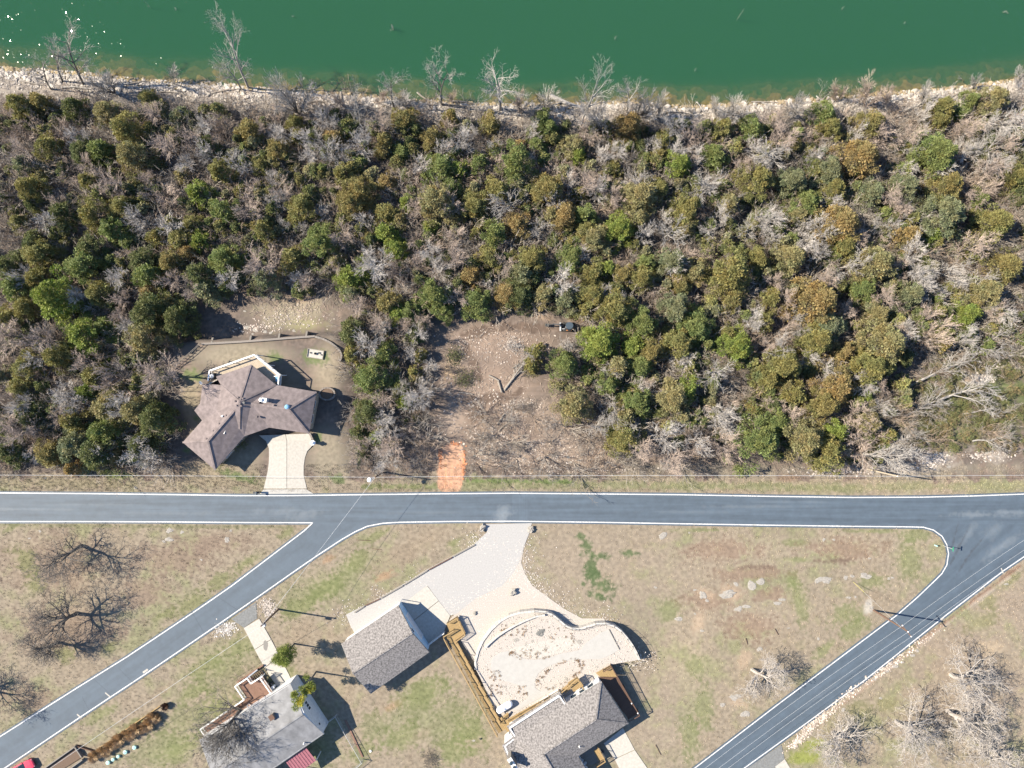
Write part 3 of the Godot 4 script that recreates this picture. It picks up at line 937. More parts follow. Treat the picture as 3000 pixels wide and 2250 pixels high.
func gutter(parent: Node3D, l: Array, m: Material, called := "gutter") -> void:
	for k in l.size() - 1:
		var mb := MB.new()
		var t: Vector3 = (l[k + 1] - l[k]).normalized()
		var n := Vector3(-t.z, 0, t.x) * -0.06
		mb.beam(l[k] + n + Vector3(0, -0.08, 0), l[k + 1] + n + Vector3(0, -0.08, 0), 0.11, 0.13)
		part(called, mb, m, parent)
# window or door in a wall: a frame standing proud and a pane behind it
func opening(parent: Node3D, called: String, a: Vector3, b: Vector3, at: float, y: float, w: float, h: float, fm: Material, gm: Material, side := 1.0, off := 0.12) -> void:
	var t := Vector3(b.x - a.x, 0, b.z - a.z).normalized()
	var n := Vector3(-t.z, 0, t.x) * side
	var o := Vector3(lerpf(a.x, b.x, at), y, lerpf(a.z, b.z, at)) + n * off
	var fb := MB.new()
	for s in [-1.0, 1.0]:
		fb.box(o + t * s * w * 0.5, Vector3(0.09, h, 0.07), Basis(t, Vector3.UP, n))
		fb.box(o + Vector3.UP * s * h * 0.5, Vector3(w + 0.09, 0.09, 0.068), Basis(t, Vector3.UP, n))
	var f := part(called, fb, fm, parent)
	var g := MB.new()
	g.box(o - n * 0.015, Vector3(w - 0.02, h - 0.02, 0.02), Basis(t, Vector3.UP, n))
	part("pane" if called == "window" else "panel", g, gm, f)
func vent_pipe(parent: Node3D, at: Vector3, r: float, h: float, m: Material, called := "roof_vent") -> void:
	var mb := MB.new()
	mb.lathe(at, Vector3.UP, [Vector2(r * 1.5, -0.2), Vector2(r * 1.5, 0.03), Vector2(r, 0.06), Vector2(r, h), Vector2(r * 1.25, h), Vector2(r * 1.1, h + 0.08), Vector2(0.001, h + 0.12)], 10)
	part(called, mb, m, parent)
# rail along points at floor level: posts one by one, top and bottom rail, thin balusters in one piece
func railing(parent: Node3D, l: Array, h: float, gap: float, pm: Material, bm: Material, rail_w := 0.12, bal := 0.14) -> Node3D:
	var r := holder("railing", parent)
	var bb := MB.new()
	for k in l.size() - 1:
		var a: Vector3 = l[k]
		var b: Vector3 = l[k + 1]
		var d := a.distance_to(b)
		var n := maxi(1, int(round(d / gap)))
		for i in n + (1 if k == l.size() - 2 else 0):
			var p := a.lerp(b, float(i) / n)
			var pb := MB.new()
			pb.box(p + Vector3(0, h * 0.5 - 0.1, 0), Vector3(0.1, h + 0.26, 0.1))
			part("post", pb, pm, r)
		var tb := MB.new()
		tb.beam(a + Vector3(0, h, 0), b + Vector3(0, h, 0), rail_w, 0.05)
		part("top_rail", tb, pm, r)
		var lb := MB.new()
		lb.beam(a + Vector3(0, 0.14, 0), b + Vector3(0, 0.14, 0), 0.05, 0.07)
		part("bottom_rail", lb, pm, r)
		if bal > 0.0:
			for i in int(d / bal):
				var p := a.lerp(b, (i + 0.5) * bal / d)
				bb.box(p + Vector3(0, h * 0.5 + 0.05, 0), Vector3(0.025, h - 0.2, 0.025))
	if bal > 0.0:
		var o := part("balusters", bb, bm, r)
		o.set_meta("kind", "stuff")
	return r
# floor of narrow boards laid across the line from a to b
func boards(parent: Node3D, pts: Array, dir: Vector3, m: Material, called := "board_floor", pitch := 0.15, th := 0.05) -> void:
	var flat := PackedVector2Array()
	for q: Vector3 in pts:
		flat.append(Vector2(q.x, q.z))
	var u := Vector2(dir.x, dir.z).normalized()
	var w := Vector2(-u.y, u.x)
	var lo := 1e9; var hi := -1e9
	for q in flat:
		lo = minf(lo, q.dot(u)); hi = maxf(hi, q.dot(u))
	var mb := MB.new()
	var k := lo
	while k < hi:
		var e := PackedVector2Array([u * k - w * 200.0 + w * 0, u * (k + pitch - 0.012) - w * 200.0, u * (k + pitch - 0.012) + w * 200.0, u * k + w * 200.0])
		for piece in Geometry2D.intersect_polygons(flat, e):
			var p3 := []
			for q in piece:
				p3.append(Vector3(q.x, pts[0].y, q.y))
			var s := rng.randf_range(0.86, 1.06)
			mb.col = Color(s, s, s * rng.randf_range(0.95, 1.0))
			mb.poly(p3, th)
		k += pitch
	var o := part(called, mb, m, parent)
	o.set_meta("kind", "stuff")

# ---------------------------------------------------------------- the brown hipped house
func make_brown_house() -> void:
	rng.seed = 11
	var e := 3.2
	var z := [500.0, 980.0, 3.687]
	var p := func(u: float, v: float, h: float) -> Vector3: return P(z[0] + u / z[2], z[1] + v / z[2], h)
	var home := thing("brown_house", "house with a brown many-sided hipped roof beside the wood", "house", P(700, 1190, 0))
	var A: Vector3 = p.call(870, 325, e)
	var B: Vector3 = p.call(1140, 545, e)
	var C: Vector3 = p.call(1575, 620, e)
	var D: Vector3 = p.call(1495, 1070, e)
	var E: Vector3 = p.call(1065, 1005, e)
	var F: Vector3 = p.call(795, 1100, e)
	var Gs: Vector3 = p.call(480, 1465, e)
	var W: Vector3 = p.call(130, 1165, e)
	var I: Vector3 = p.call(338, 928, e)
	var J: Vector3 = p.call(255, 820, e)
	var K: Vector3 = p.call(318, 742, e)
	var L: Vector3 = p.call(345, 530, e)
	var N: Vector3 = p.call(490, 455, e)
	var Mm: Vector3 = p.call(542, 545, e + 0.75)
	var Wv: Vector3 = p.call(496, 836, e + 0.75)
	var O: Vector3 = p.call(745, 725, e + 2.8)
	var R1: Vector3 = p.call(868, 745, e + 1.95)
	var R2: Vector3 = p.call(1275, 805, e + 1.95)
	var Q1: Vector3 = p.call(686, 825, e + 2.0)
	var Q2: Vector3 = p.call(405, 1150, e + 2.0)
	var Sx: Vector3 = p.call(742, 1022, e + 0.75)
	var roof := slopes(home, [[A, O, N], [B, O, A], [B, R1, O], [B, C, R2, R1], [C, D, R2], [D, E, R1, R2], [E, F, Sx, O, R1], [O, Sx, Q1], [F, Gs, Q2, Q1, Sx], [Gs, W, Q2], [W, I, Wv, Q1, Q2], [O, Q1, Wv, Mm, N], [Mm, Wv, I, J, K, L]], M.roof_brown)
	caps(roof, [[O, A], [O, Mm], [O, R1], [R1, R2], [R2, C], [R2, D], [O, Sx], [Q1, Q2], [Q2, W], [Q2, Gs], [O, B]], M.roof_brown)
	for l in [[A, B], [B, C], [C, D], [D, E], [E, F], [F, Gs]]:
		gutter(home, [l[1], l[0]], M.trim_white)
	for l in [[W, I], [I, J], [J, K], [K, L], [Gs, W]]:
		gutter(home, [l[1], l[0]], M.wall_tan, "fascia")
	# walls
	var ring := inset([N, A, B, C, D, E, F, Gs, W, I, J, K, L], 0.55)
	for k in ring.size():
		var a: Vector3 = ring[k]
		var b: Vector3 = ring[(k + 1) % ring.size()]
		var wb := MB.new()
		wall_to(wb, a, b, -2.2, e - 0.05 + 0.15, e + 0.1)
		part("wall", wb, M.wall_tan, home)
		if a.distance_to(b) > 5.0:
			for t in [0.3, 0.7]:
				for s in [-1.0, 1.0]:
					opening(home, "window", a, b, t, 1.6, 1.4, 1.3, M.trim_white, M.glass_dark, s, 0.11)
	# roof fittings
	for q in [[732, 680, 2.75], [784, 690, 2.75], [700, 720, 2.8], [716, 766, 2.75], [768, 771, 2.8], [958, 735, 2.2], [1115, 765, 2.15], [601, 873, 1.75], [528, 962, 1.75], [464, 1038, 1.75], [392, 1124, 1.8], [934, 888, 1.75]]:
		vent_pipe(roof, p.call(q[0], q[1], e + q[2] * 0.85), 0.13, 0.22, M.roof_brown)
	vent_pipe(roof, p.call(562, 882, e + 1.4), 0.13, 0.3, M.trim_white)
	vent_pipe(roof, p.call(797, 735, e + 2.35), 0.17, 0.25, M.stone_dark)
	var dome := MB.new()
	dome.lathe(p.call(1258, 782, e + 1.88), Vector3.UP, [Vector2(0.42, -0.2), Vector2(0.42, 0.08), Vector2(0.36, 0.2), Vector2(0.22, 0.3), Vector2(0.001, 0.34)], 16)
	part("skylight_dome", dome, M.sky_dome, roof)
	var ch := MB.new()
	var c0: Vector3 = p.call(1020, 705, e + 1.6)
	ch.box(c0 + Vector3(0, 0.3, 0), Vector3(1.1, 1.6, 0.62), Basis(Vector3.UP, -0.15))
	var chim := part("chimney", ch, M.grey_metal, roof)
	var cc := MB.new()
	cc.box(c0 + Vector3(0.25, 1.14, 0.04), Vector3(0.75, 0.1, 0.72), Basis(Vector3.UP, -0.15))
	cc.lathe(c0 + Vector3(-0.25, 1.0, 0), Vector3.UP, [Vector2(0.17, 0), Vector2(0.17, 0.4), Vector2(0.28, 0.42), Vector2(0.001, 0.55)], 12)
	part("chimney_cap", cc, M.trim_white, chim)
	var sk: Vector3 = p.call(563, 1036, e + 1.15)
	var sb := Basis(Vector3.UP, -0.42) * Basis(Vector3.FORWARD, -0.35)
	var fb := MB.new()
	fb.box(sk, Vector3(1.25, 0.28, 0.78), sb)
	var skl := part("skylight", fb, M.grey_metal, roof)
	var gb := MB.new()
	gb.box(sk + sb.y * 0.13, Vector3(1.02, 0.06, 0.56), sb)
	part("pane", gb, M.glass_dark, skl)
	var dish := MB.new()
	var d0: Vector3 = p.call(348, 520, e + 0.2)
	dish.tube(d0 + Vector3(0, -0.3, 0), d0 + Vector3(0, 0.7, 0), 0.03, 0.03)
	dish.lathe(d0 + Vector3(0, 0.75, 0), Vector3(-0.3, 0.8, 0.5).normalized(), [Vector2(0.001, -0.08), Vector2(0.22, -0.02), Vector2(0.34, 0.06)], 14)
	part("satellite_dish", dish, M.grey_metal, roof)
	# raised deck on the lake side
	var y := 1.75
	var deck := holder("deck", home)
	var dp := [p.call(432, 500, y), p.call(447, 392, y), p.call(925, 222, y), p.call(1190, 440, y), p.call(1182, 556, y), p.call(880, 660, y), p.call(600, 560, y)]
	boards(deck, dp, Vector3(0.94, 0, -0.33), M.deck_tan)
	railing(deck, [dp[0], dp[1], dp[2], dp[3], dp[4]], 1.05, 1.9, M.trim_white, M.black_metal, 0.2, 0.0)
	var rim := MB.new()
	for k in 4:
		rim.beam(dp[k] + Vector3(0, -0.2, 0), dp[k + 1] + Vector3(0, -0.2, 0), 0.12, 0.28)
	part("rim_joist", rim, M.trim_white, deck)
	for q in [dp[0], dp[1], dp[1].lerp(dp[2], 0.33), dp[1].lerp(dp[2], 0.66), dp[2], dp[2].lerp(dp[3], 0.5), dp[3]]:
		var pb := MB.new()
		var bt := gh(q.x, q.z) - 0.2
		pb.box(Vector3(q.x, (bt + y - 0.1) * 0.5, q.z), Vector3(0.16, y - 0.1 - bt, 0.16))
		part("support_post", pb, M.trim_white, deck)
	# things standing on the deck
	var gr := thing("grill", "black covered grill at the west end of the white-railed deck", "grill", p.call(470, 450, y))
	var gm := MB.new()
	gm.box(gr.position + Vector3(0, 0.45, 0), Vector3(0.6, 0.9, 1.0), Basis(Vector3.UP, 0.1))
	part("cover", gm, M.black_metal, gr)
	gm = MB.new()
	gm.lathe(gr.position + Vector3(0, 0.9, 0), Vector3.UP, [Vector2(0.38, 0), Vector2(0.34, 0.16), Vector2(0.001, 0.26)], 12)
	part("lid", gm, M.grey_metal, gr)
	var ls := thing("deck_chair", "pale blue cushioned chair at the deck's east corner by the roof", "chair", p.call(1160, 478, y))
	var cb := Basis(Vector3.UP, 0.08)
	gm = MB.new(); gm.box(ls.position + Vector3(0, 0.32, 0), Vector3(0.62, 0.14, 0.9), cb); part("seat", gm, M.sky_dome, ls)
	gm = MB.new(); gm.box(ls.position + cb * Vector3(0, 0.7, -0.42), Vector3(0.62, 0.7, 0.12), cb); part("backrest", gm, M.trim_white, ls)
	for s in [[-1, -1], [1, -1], [-1, 1], [1, 1]]:
		gm = MB.new(); gm.box(ls.position + cb * Vector3(0.27 * s[0], 0.13, 0.38 * s[1]), Vector3(0.05, 0.26, 0.05), cb); part("leg", gm, M.trim_white, ls)
	# long retaining wall on the lake side with buttresses, then a curved block wall
	var rw := thing("retaining_wall", "long straight timber retaining wall with buttresses behind the brown house", "wall", G(700, 1000))
	var zl := [500.0, 650.0, 3.687]
	var wl := [[335, 1318], [500, 1310], [750, 1296], [1000, 1278], [1250, 1258], [1450, 1243], [1560, 1236]]
	for k in wl.size() - 1:
		var a := P(zl[0] + wl[k][0] / zl[2], zl[1] + wl[k][1] / zl[2], -1.2)
		var b := P(zl[0] + wl[k + 1][0] / zl[2], zl[1] + wl[k + 1][1] / zl[2], -1.2)
		for c in 7:
			var wb := MB.new()
			var s := rng.randf_range(0.85, 1.1)
			wb.col = Color(s, s, s)
			wb.beam(a + Vector3(0, -c * 0.42, 0), b + Vector3(0, -c * 0.42, 0), 0.34, 0.4)
			part("timber", wb, M.wood_brown if c > 0 else M.block, rw)
	for q in [[440, 1310], [855, 1288], [1165, 1266], [1462, 1243]]:
		var a := P(zl[0] + q[0] / zl[2], zl[1] + q[1] / zl[2], -1.25)
		var wb := MB.new()
		wall_to(wb, a + Vector3(0, 0, -1.0), a, -4.6, -1.75, -1.2, 0.3)
		part("buttress", wb, M.wood_grey, rw)
	var cw := thing("block_wall", "curved grey block wall round the lawn beside the sandbox", "wall", G(985, 1030))
	var arc := [[1560, 1240], [1640, 1262], [1720, 1300], [1780, 1345], [1825, 1390], [1847, 1435], [1840, 1480], [1822, 1503]]
	for k in arc.size() - 1:
		var a := P(zl[0] + arc[k][0] / zl[2], zl[1] + arc[k][1] / zl[2], -1.1)
		var b := P(zl[0] + arc[k + 1][0] / zl[2], zl[1] + arc[k + 1][1] / zl[2], -1.1)
		for i in 3:
			for c in 5:
				var bb := MB.new()
				var s := rng.randf_range(0.8, 1.15)
				bb.col = Color(s, s, s)
				var o := a.lerp(b, (i + 0.5) / 3.0) + Vector3(0, -0.28 * c, 0)
				bb.box(o, Vector3(a.distance_to(b) / 3.0 - 0.02, 0.26, 0.34), Basis(Vector3.UP, -atan2(b.z - a.z, b.x - a.x)))
				part("block", bb, M.block, cw)
	# side fence running down-left from the wall
	var fe := thing("low_fence", "thin dark fence between the wood and the brown house lawn", "fence", G(560, 1040))
	var fl := [[335, 1320], [190, 1450], [60, 1560], [-60, 1650]]
	var tb := MB.new()
	for k in fl.size() - 1:
		var a := G(zl[0] + fl[k][0] / zl[2], zl[1] + fl[k][1] / zl[2], 0.9)
		var b := G(zl[0] + fl[k + 1][0] / zl[2], zl[1] + fl[k + 1][1] / zl[2], 0.9)
		tb.beam(a, b, 0.06, 0.06)
		tb.beam(a - Vector3(0, 0.5, 0), b - Vector3(0, 0.5, 0), 0.05, 0.05)
		for i in 4:
			var pb := MB.new()
			pb.box(a.lerp(b, i / 4.0) - Vector3(0, 0.5, 0), Vector3(0.09, 1.1, 0.09))
			part("post", pb, M.wood_grey, fe)
	part("rails", tb, M.wood_grey, fe)
	# sandbox
	var sbx := thing("sandbox", "rectangular timber sandbox filled with pale sand on the lawn", "sandbox", G(925, 1037))
	var o3 := sbx.position
	var br := Basis(Vector3.UP, -0.155)
	gm = MB.new(); gm.box(o3 + Vector3(0, 0.06, 0), Vector3(2.6, 0.16, 1.36), br); part("sand", gm, M.concrete, sbx)
	for s in [[0, 0.74, 2.86, 0.12], [0, -0.74, 2.86, 0.12], [1.36, 0, 0.12, 1.34], [-1.36, 0, 0.12, 1.34]]:
		gm = MB.new(); gm.box(o3 + br * Vector3(s[0], 0.12, s[1]), Vector3(s[2], 0.34, s[3]), br); part("board", gm, M.wood_grey, sbx)
	for q in [[1566, 1423, 0.22, "black_metal", "bucket", "dark square toy bin in the middle of the sandbox"], [1606, 1416, 0.16, "stone_dark", "toy_bowl", "round grey toy bowl at the right side of the sandbox"], [1628, 1436, 0.12, "stone_dark", "toy_bowl", "small grey toy bowl near the sandbox's right rim"], [1512, 1414, 0.14, "wood_grey", "toy_bowl", "pale toy bowl at the left side of the sandbox"]]:
		var mb := MB.new()
		var a := P(zl[0] + q[0] / zl[2], zl[1] + q[1] / zl[2], o3.y + 0.14)
		mb.lathe(a, Vector3.UP, [Vector2(0.001, 0), Vector2(q[2] * 0.8, 0), Vector2(q[2], q[2] * 1.2), Vector2(q[2] * 0.88, q[2] * 1.2), Vector2(q[2] * 0.6, 0.04), Vector2(0.001, 0.03)], 10)
		single(q[4], mb, M[q[3]], a, q[5], "toy")
	# round block planter at the east end
	var pl := thing("planter", "round block planter at the east wall of the brown house", "planter", G(965, 1148))
	var pc := p.call(1690, 640, -0.4) as Vector3
	for c in 3:
		for i in 17:
			var bb := MB.new()
			var s := rng.randf_range(0.8, 1.15)
			bb.col = Color(s, s * 0.97, s * 0.95)
			var an := TAU * (i + 0.5 * (c % 2)) / 17.0
			bb.box(Vector3(pc.x + cos(an) * 1.28, pl.position.y + 0.1 + c * 0.24, pc.z + sin(an) * 1.02), Vector3(0.44, 0.23, 0.28), Basis(Vector3.UP, -an - PI / 2))
			part("block", bb, M.block, pl)
	gm = MB.new()
	gm.lathe(Vector3(pc.x, pl.position.y, pc.z), Vector3.UP, [Vector2(1.0, 0), Vector2(1.0, 0.56), Vector2(0.5, 0.62), Vector2(0.001, 0.64)], 16)
	part("soil", gm, M.soil, pl)
	# low wall with a white lamp post by the drive
	var lw := thing("drive_wall", "low block wall along the top of the concrete driveway", "wall", P(912, 1280, 0))
	var wb2 := MB.new()
	for k in 5:
		wb2 = MB.new()
		wb2.beam(p.call(1505 + k * 10, 1065 + k * 22, 0.25), p.call(1514 + k * 10, 1085 + k * 22, 0.25), 0.3, 0.6)
		part("block", wb2, M.block, lw)
	var lp := thing("lamp_pillar", "white pillar lamp at the end of the driveway wall", "lamp", P(921, 1296, 0))
	gm = MB.new(); gm.box(lp.position + Vector3(0, 0.45, 0), Vector3(0.5, 0.9, 0.5)); part("pillar", gm, M.trim_white, lp)
	gm = MB.new(); gm.lathe(lp.position + Vector3(0, 0.9, 0), Vector3.UP, [Vector2(0.4, 0), Vector2(0.42, 0.08), Vector2(0.24, 0.14), Vector2(0.26, 0.5), Vector2(0.001, 0.7)], 12); part("lantern", gm, M.white_paint, lp)
	# mailbox by the road
	var mbx := thing("mailbox", "dark mailbox on a double post beside the concrete apron", "mailbox", P(757, 1441, 0))
	gm = MB.new(); gm.box(mbx.position + Vector3(-0.35, 0.5, 0), Vector3(0.12, 1.05, 0.12)); part("post", gm, M.black_metal, mbx)
	gm = MB.new(); gm.box(mbx.position + Vector3(0.35, 0.5, 0), Vector3(0.12, 1.05, 0.12)); part("post", gm, M.black_metal, mbx)
	gm = MB.new(); gm.box(mbx.position + Vector3(0, 1.0, -0.05), Vector3(1.1, 0.1, 0.3)); part("shelf", gm, M.black_metal, mbx)
	gm = MB.new(); gm.lathe(mbx.position + Vector3(0.1, 1.2, 0.35), Vector3(0, 0, -1), [Vector2(0.001, 0), Vector2(0.17, 0), Vector2(0.17, 0.55), Vector2(0.001, 0.55)], 12); part("box", gm, M.canvas_dark, mbx)
	# shrubs hugging the walls
	for q in [[648, 1357, 0.5], [652, 1340, 0.45], [703, 1300, 0.6], [690, 1312, 0.5], [716, 1298, 0.55]]:
		var s := copy_of(bush_proto(), "garden_shrub", G(q[0] + 8, q[1]), rng.randf() * TAU, Vector3.ONE * q[2])
		tag(s, "", "shrub", "shrubs under the brown roof's south-east eave")
		rank("gs", s, q[0], "dark shrub under the brown roof's south-east eave", "dark shrubs under the brown roof's south-east eave")

# ---------------------------------------------------------------- garage with the blue gable
func gable_building(home: Node3D, cs: Array, rs: Array, roof_m: Material, wall_m: Material, gable_m: Material, over: float, y0 := -0.1) -> Array:
	# cs: W, N, E, S eave corners; rs: ridge ends on the W-S and N-E gables
	var roof := slopes(home, [[cs[0], cs[1], rs[1], rs[0]], [rs[0], rs[1], cs[2], cs[3]]], roof_m)
	caps(roof, [[rs[0], rs[1]]], roof_m)
	gutter(home, [cs[1], cs[0]], M.trim_white)
	gutter(home, [cs[3], cs[2]], M.trim_white)
	for l in [[cs[1], rs[1]], [rs[1], cs[2]], [cs[3], rs[0]], [rs[0], cs[0]]]:
		var b := MB.new()
		b.beam(l[0] + Vector3(0, -0.13, 0), l[1] + Vector3(0, -0.13, 0), 0.05, 0.18)
		part("barge_board", b, wall_m if wall_m == M.wall_white and gable_m == M.wall_white else M.roof_grey, home)
	var wl := inset(cs, over)
	# order the inset corners like the eave corners
	var c2 := []
	for q: Vector3 in cs:
		var best: Vector3 = wl[0]
		for w: Vector3 in wl:
			if Vector2(w.x - q.x, w.z - q.z).length() < Vector2(best.x - q.x, best.z - q.z).length():
				best = w
		c2.append(best)
	var ey: float = cs[0].y
	var ry: float = rs[0].y
	for k in 4:
		var a: Vector3 = c2[k]
		var b: Vector3 = c2[(k + 1) % 4]
		var wb := MB.new()
		if k % 2 == 0:
			wall_to(wb, a, b, y0, ey + 0.05, ey + 0.05)
			part("wall", wb, wall_m, home)
		else:
			var m := a.lerp(b, 0.5)
			wall_to(wb, a, m, y0, ey, ry - 0.2)
			wall_to(wb, m, b, y0, ry - 0.2, ey)
			part("gable_wall", wb, gable_m, home)
	return [roof, c2]
func make_garage() -> void:
	var home := thing("garage", "detached garage with grey shingle roof and blue gable wall", "garage", P(1130, 1900, 0))
	var e := 3.0
	var cs := [P(1000, 1886.5, e), P(1167, 1773.5, e), P(1257.7, 1911, e), P(1086, 2033, e)]
	var rs := [P(1033, 1973, e + 2.0), P(1208, 1855, e + 2.0)]
	var r := gable_building(home, cs, rs, M.roof_grey, M.wall_white, M.wall_blue, 0.28)
	var a: Vector3 = r[1][1]
	var b: Vector3 = r[1][2]
	for s in [-1.0, 1.0]:
		opening(home, "garage_door", a, b, 0.5, 1.15, 4.6, 2.2, M.trim_white, M.wall_white, s)
		opening(home, "window", a, b, 0.5, 3.4, 0.9, 0.8, M.trim_white, M.glass_dark, s)
	# bent white downpipe at the north corner and the white fence panel at the east corner
	var dp := MB.new()
	dp.tube(P(1169, 1772, 2.9), P(1171, 1768, 2.3), 0.06, 0.06)
	dp.tube(P(1171, 1768, 2.3), P(1171, 1768, 2.3) * Vector3(1, 0, 1) + Vector3(0, 0.1, 0), 0.06, 0.06)
	part("downpipe", dp, M.trim_white, home)
	var wp := thing("white_fence", "short white panel fence between the garage and the timber ramp", "fence", P(1275, 1880, 0))
	for k in 3:
		var q := MB.new()
		var u := P(1253 + k * 17, 1890 - k * 13, 0.6)
		var w := P(1268 + k * 17, 1878.5 - k * 13, 0.6)
		q.beam(u, w, 0.07, 1.2)
		part("panel", q, M.trim_white, wp)

# ---------------------------------------------------------------- grey-roofed house with timber decks
const TERR := 1.0
func make_ramp_house() -> void:
	rng.seed = 12
	var z := [1280.0, 1750.0, 3.318]
	var p := func(u: float, v: float, h: float) -> Vector3: return P(z[0] + u / z[2], z[1] + v / z[2], h)
	var e := 3.6
	var home := thing("grey_house", "large house with mottled grey shingle roof and timber decks", "house", P(1680, 2130, 0))
	var NW: Vector3 = p.call(680, 1255, e - 0.45)
	var n1: Vector3 = p.call(1195, 920, e - 0.45)
	var n2: Vector3 = p.call(1260, 1025, e)
	var NE: Vector3 = p.call(1595, 815, e)
	var E: Vector3 = p.call(1860, 1225, e)
	var Sx: Vector3 = p.call(1375, 1545, e)
	var S2: Vector3 = p.call(1560, 1860, e)
	var S3: Vector3 = p.call(960, 2240, e)
	var W: Vector3 = p.call(635, 1440, e)
	var w1: Vector3 = p.call(740, 1360, e)
	var R1: Vector3 = p.call(1545, 1190, e + 2.3)
	var R2: Vector3 = p.call(1035, 1525, e + 2.3)
	var R3: Vector3 = p.call(1250, 1890, e + 2.3)
	var V: Vector3 = p.call(800, 1425, e + 1.0)
	var H1: Vector3 = p.call(1340, 1100, e + 0.55)
	var H0: Vector3 = p.call(1262, 1028, e)
	var roof := slopes(home, [[NW, n1, n2, w1], [w1, n2, NE, R1, R2], [NE, E, R1], [E, Sx, R2, R1], [Sx, S2, R3, R2], [W, w1, R2, R3, S3], [S2, S3, R3]], M.roof_grey)
	caps(roof, [[R1, R2], [R1, NE], [R1, E], [R2, R3]], M.roof_grey)
	for l in [[NW, n1], [n1, n2], [n2, NE], [NE, E], [E, Sx], [Sx, S2], [S2, S3], [S3, W], [W, w1], [w1, NW]]:
		gutter(home, [l[1], l[0]], M.trim_white)
	var ring := inset([NW, n1, n2, NE, E, Sx, S2, S3, W, w1], 0.35)
	for k in ring.size():
		var a: Vector3 = ring[k]
		var b: Vector3 = ring[(k + 1) % ring.size()]
		var wb := MB.new()
		wall_to(wb, a, b, -0.1, e + 0.02, e + 0.02)
		part("wall", wb, M.wall_white, home)
		if a.distance_to(b) > 4.0:
			for t in [0.25, 0.5, 0.75]:
				for s in [-1.0, 1.0]:
					opening(home, "window", a, b, t, 2.3, 1.1, 1.2, M.trim_white, M.glass_dark, s, 0.11)
	var ch := MB.new()
	var c0: Vector3 = p.call(735, 1580, e + 0.9)
	var cb := Basis(Vector3.UP, 0.56 + PI / 2)
	ch.box(c0 + Vector3(0, -0.6, 0), Vector3(1.9, 3.6, 0.6), cb)
	var chim := part("chimney", ch, M.wood_grey, roof)
	ch = MB.new(); ch.box(c0 + Vector3(0, 1.25, 0), Vector3(2.05, 0.1, 0.75), cb)
	part("chimney_cap", ch, M.trim_white, chim)
	ch = MB.new()
	for s in [-0.5, 0.4]:
		ch.lathe(c0 + Vector3(0, 1.3, 0) + cb.x * s, Vector3.UP, [Vector2(0.2, 0), Vector2(0.2, 0.45), Vector2(0.3, 0.48), Vector2(0.001, 0.62)], 12)
	part("flue", ch, M.glass_dark, chim)
	vent_pipe(roof, p.call(1385, 1448, e + 0.9), 0.09, 0.3, M.trim_white)
	# long porch on the north-west side, under the eave
	var y := 1.75
	var porch := holder("porch", home)
	boards(porch, [p.call(612, 1225, y), p.call(1190, 905, y), p.call(1260, 1010, y), p.call(690, 1310, y)], Vector3(0.86, 0, -0.5), M.wood_new)
	railing(porch, [p.call(700, 1190, y), p.call(1185, 900, y)], 1.0, 2.0, M.wood_new, M.black_metal, 0.14, 0.14)
	# gallery in the roof notch with its stair
	var gal := holder("stair_landing", home)
	boards(gal, [p.call(1365, 770, 2.3), p.call(1425, 860, 2.3), p.call(1330, 920, 2.3), p.call(1270, 830, 2.3)], Vector3(0.86, 0, -0.5), M.wood_new)
	railing(gal, [p.call(1205, 905, 2.0), p.call(1360, 770, 2.4), p.call(1420, 870, 2.4)], 1.0, 1.6, M.wood_new, M.wood_new, 0.15, 0.18)
	for k in 6:
		var tb := MB.new()
		tb.beam(p.call(1225 + k * 14, 880 - k * 11, 1.3 + k * 0.17), p.call(1255 + k * 14, 925 - k * 11, 1.3 + k * 0.17), 0.26, 0.05)
		part("tread", tb, M.wood_new, gal)
	# high deck on the north-east side, dark weathered boards
	var y2 := 1.3
	var deck := holder("side_deck", home)
	var dk := [p.call(1545, 735, y2), p.call(1690, 655, y2), p.call(1960, 1125, y2), p.call(1860, 1180, y2), p.call(1590, 800, y2)]
	boards(deck, [dk[0], dk[1], p.call(1760, 775, y2), p.call(1580, 770, y2)], Vector3(0.86, 0, -0.5), M.wood_new, "new_boards")
	boards(deck, [p.call(1570, 775, y2), p.call(1762, 778, y2), dk[2], dk[3]], Vector3(0.5, 0, 0.86), M.wood_brown)
	railing(deck, [p.call(1615, 700, y2), dk[1], dk[2], dk[3]], 1.0, 1.8, M.wood_brown, M.wood_brown, 0.13, 0.16)
	for q in [dk[1], dk[2], dk[1].lerp(dk[2], 0.5)]:
		var pb := MB.new()
		pb.box(Vector3(q.x, y2 * 0.5 - 0.1, q.z), Vector3(0.16, y2, 0.16))
		part("support_post", pb, M.wood_brown, deck)
	for q in [[1893, 1030], [1953, 1125]]:
		var kb := MB.new()
		kb.lathe(p.call(q[0], q[1], y2 + 1.05), Vector3.UP, [Vector2(0.09, 0), Vector2(0.12, 0.1), Vector2(0.001, 0.2)], 10)
		part("post_lamp", kb, M.trim_white, deck)
	# back porch under the south eave
	var bp := holder("back_porch", home)
	boards(bp, [p.call(1375, 1545, 1.0), p.call(1560, 1425, 1.0), p.call(1640, 1560, 1.0), p.call(1540, 1620, 1.0), p.call(1440, 1640, 1.0)], Vector3(0.5, 0, 0.86), M.wood_grey)
	boards(bp, [p.call(1520, 1490, 1.01), p.call(1570, 1465, 1.01), p.call(1625, 1570, 1.01), p.call(1575, 1595, 1.01)], Vector3(0.86, 0, -0.5), M.wood_new, "new_boards")
	railing(bp, [p.call(1560, 1440, 1.0), p.call(1630, 1570, 1.0), p.call(1545, 1625, 1.0)], 0.95, 1.2, M.wood_new, M.wood_new, 0.14, 0.18)
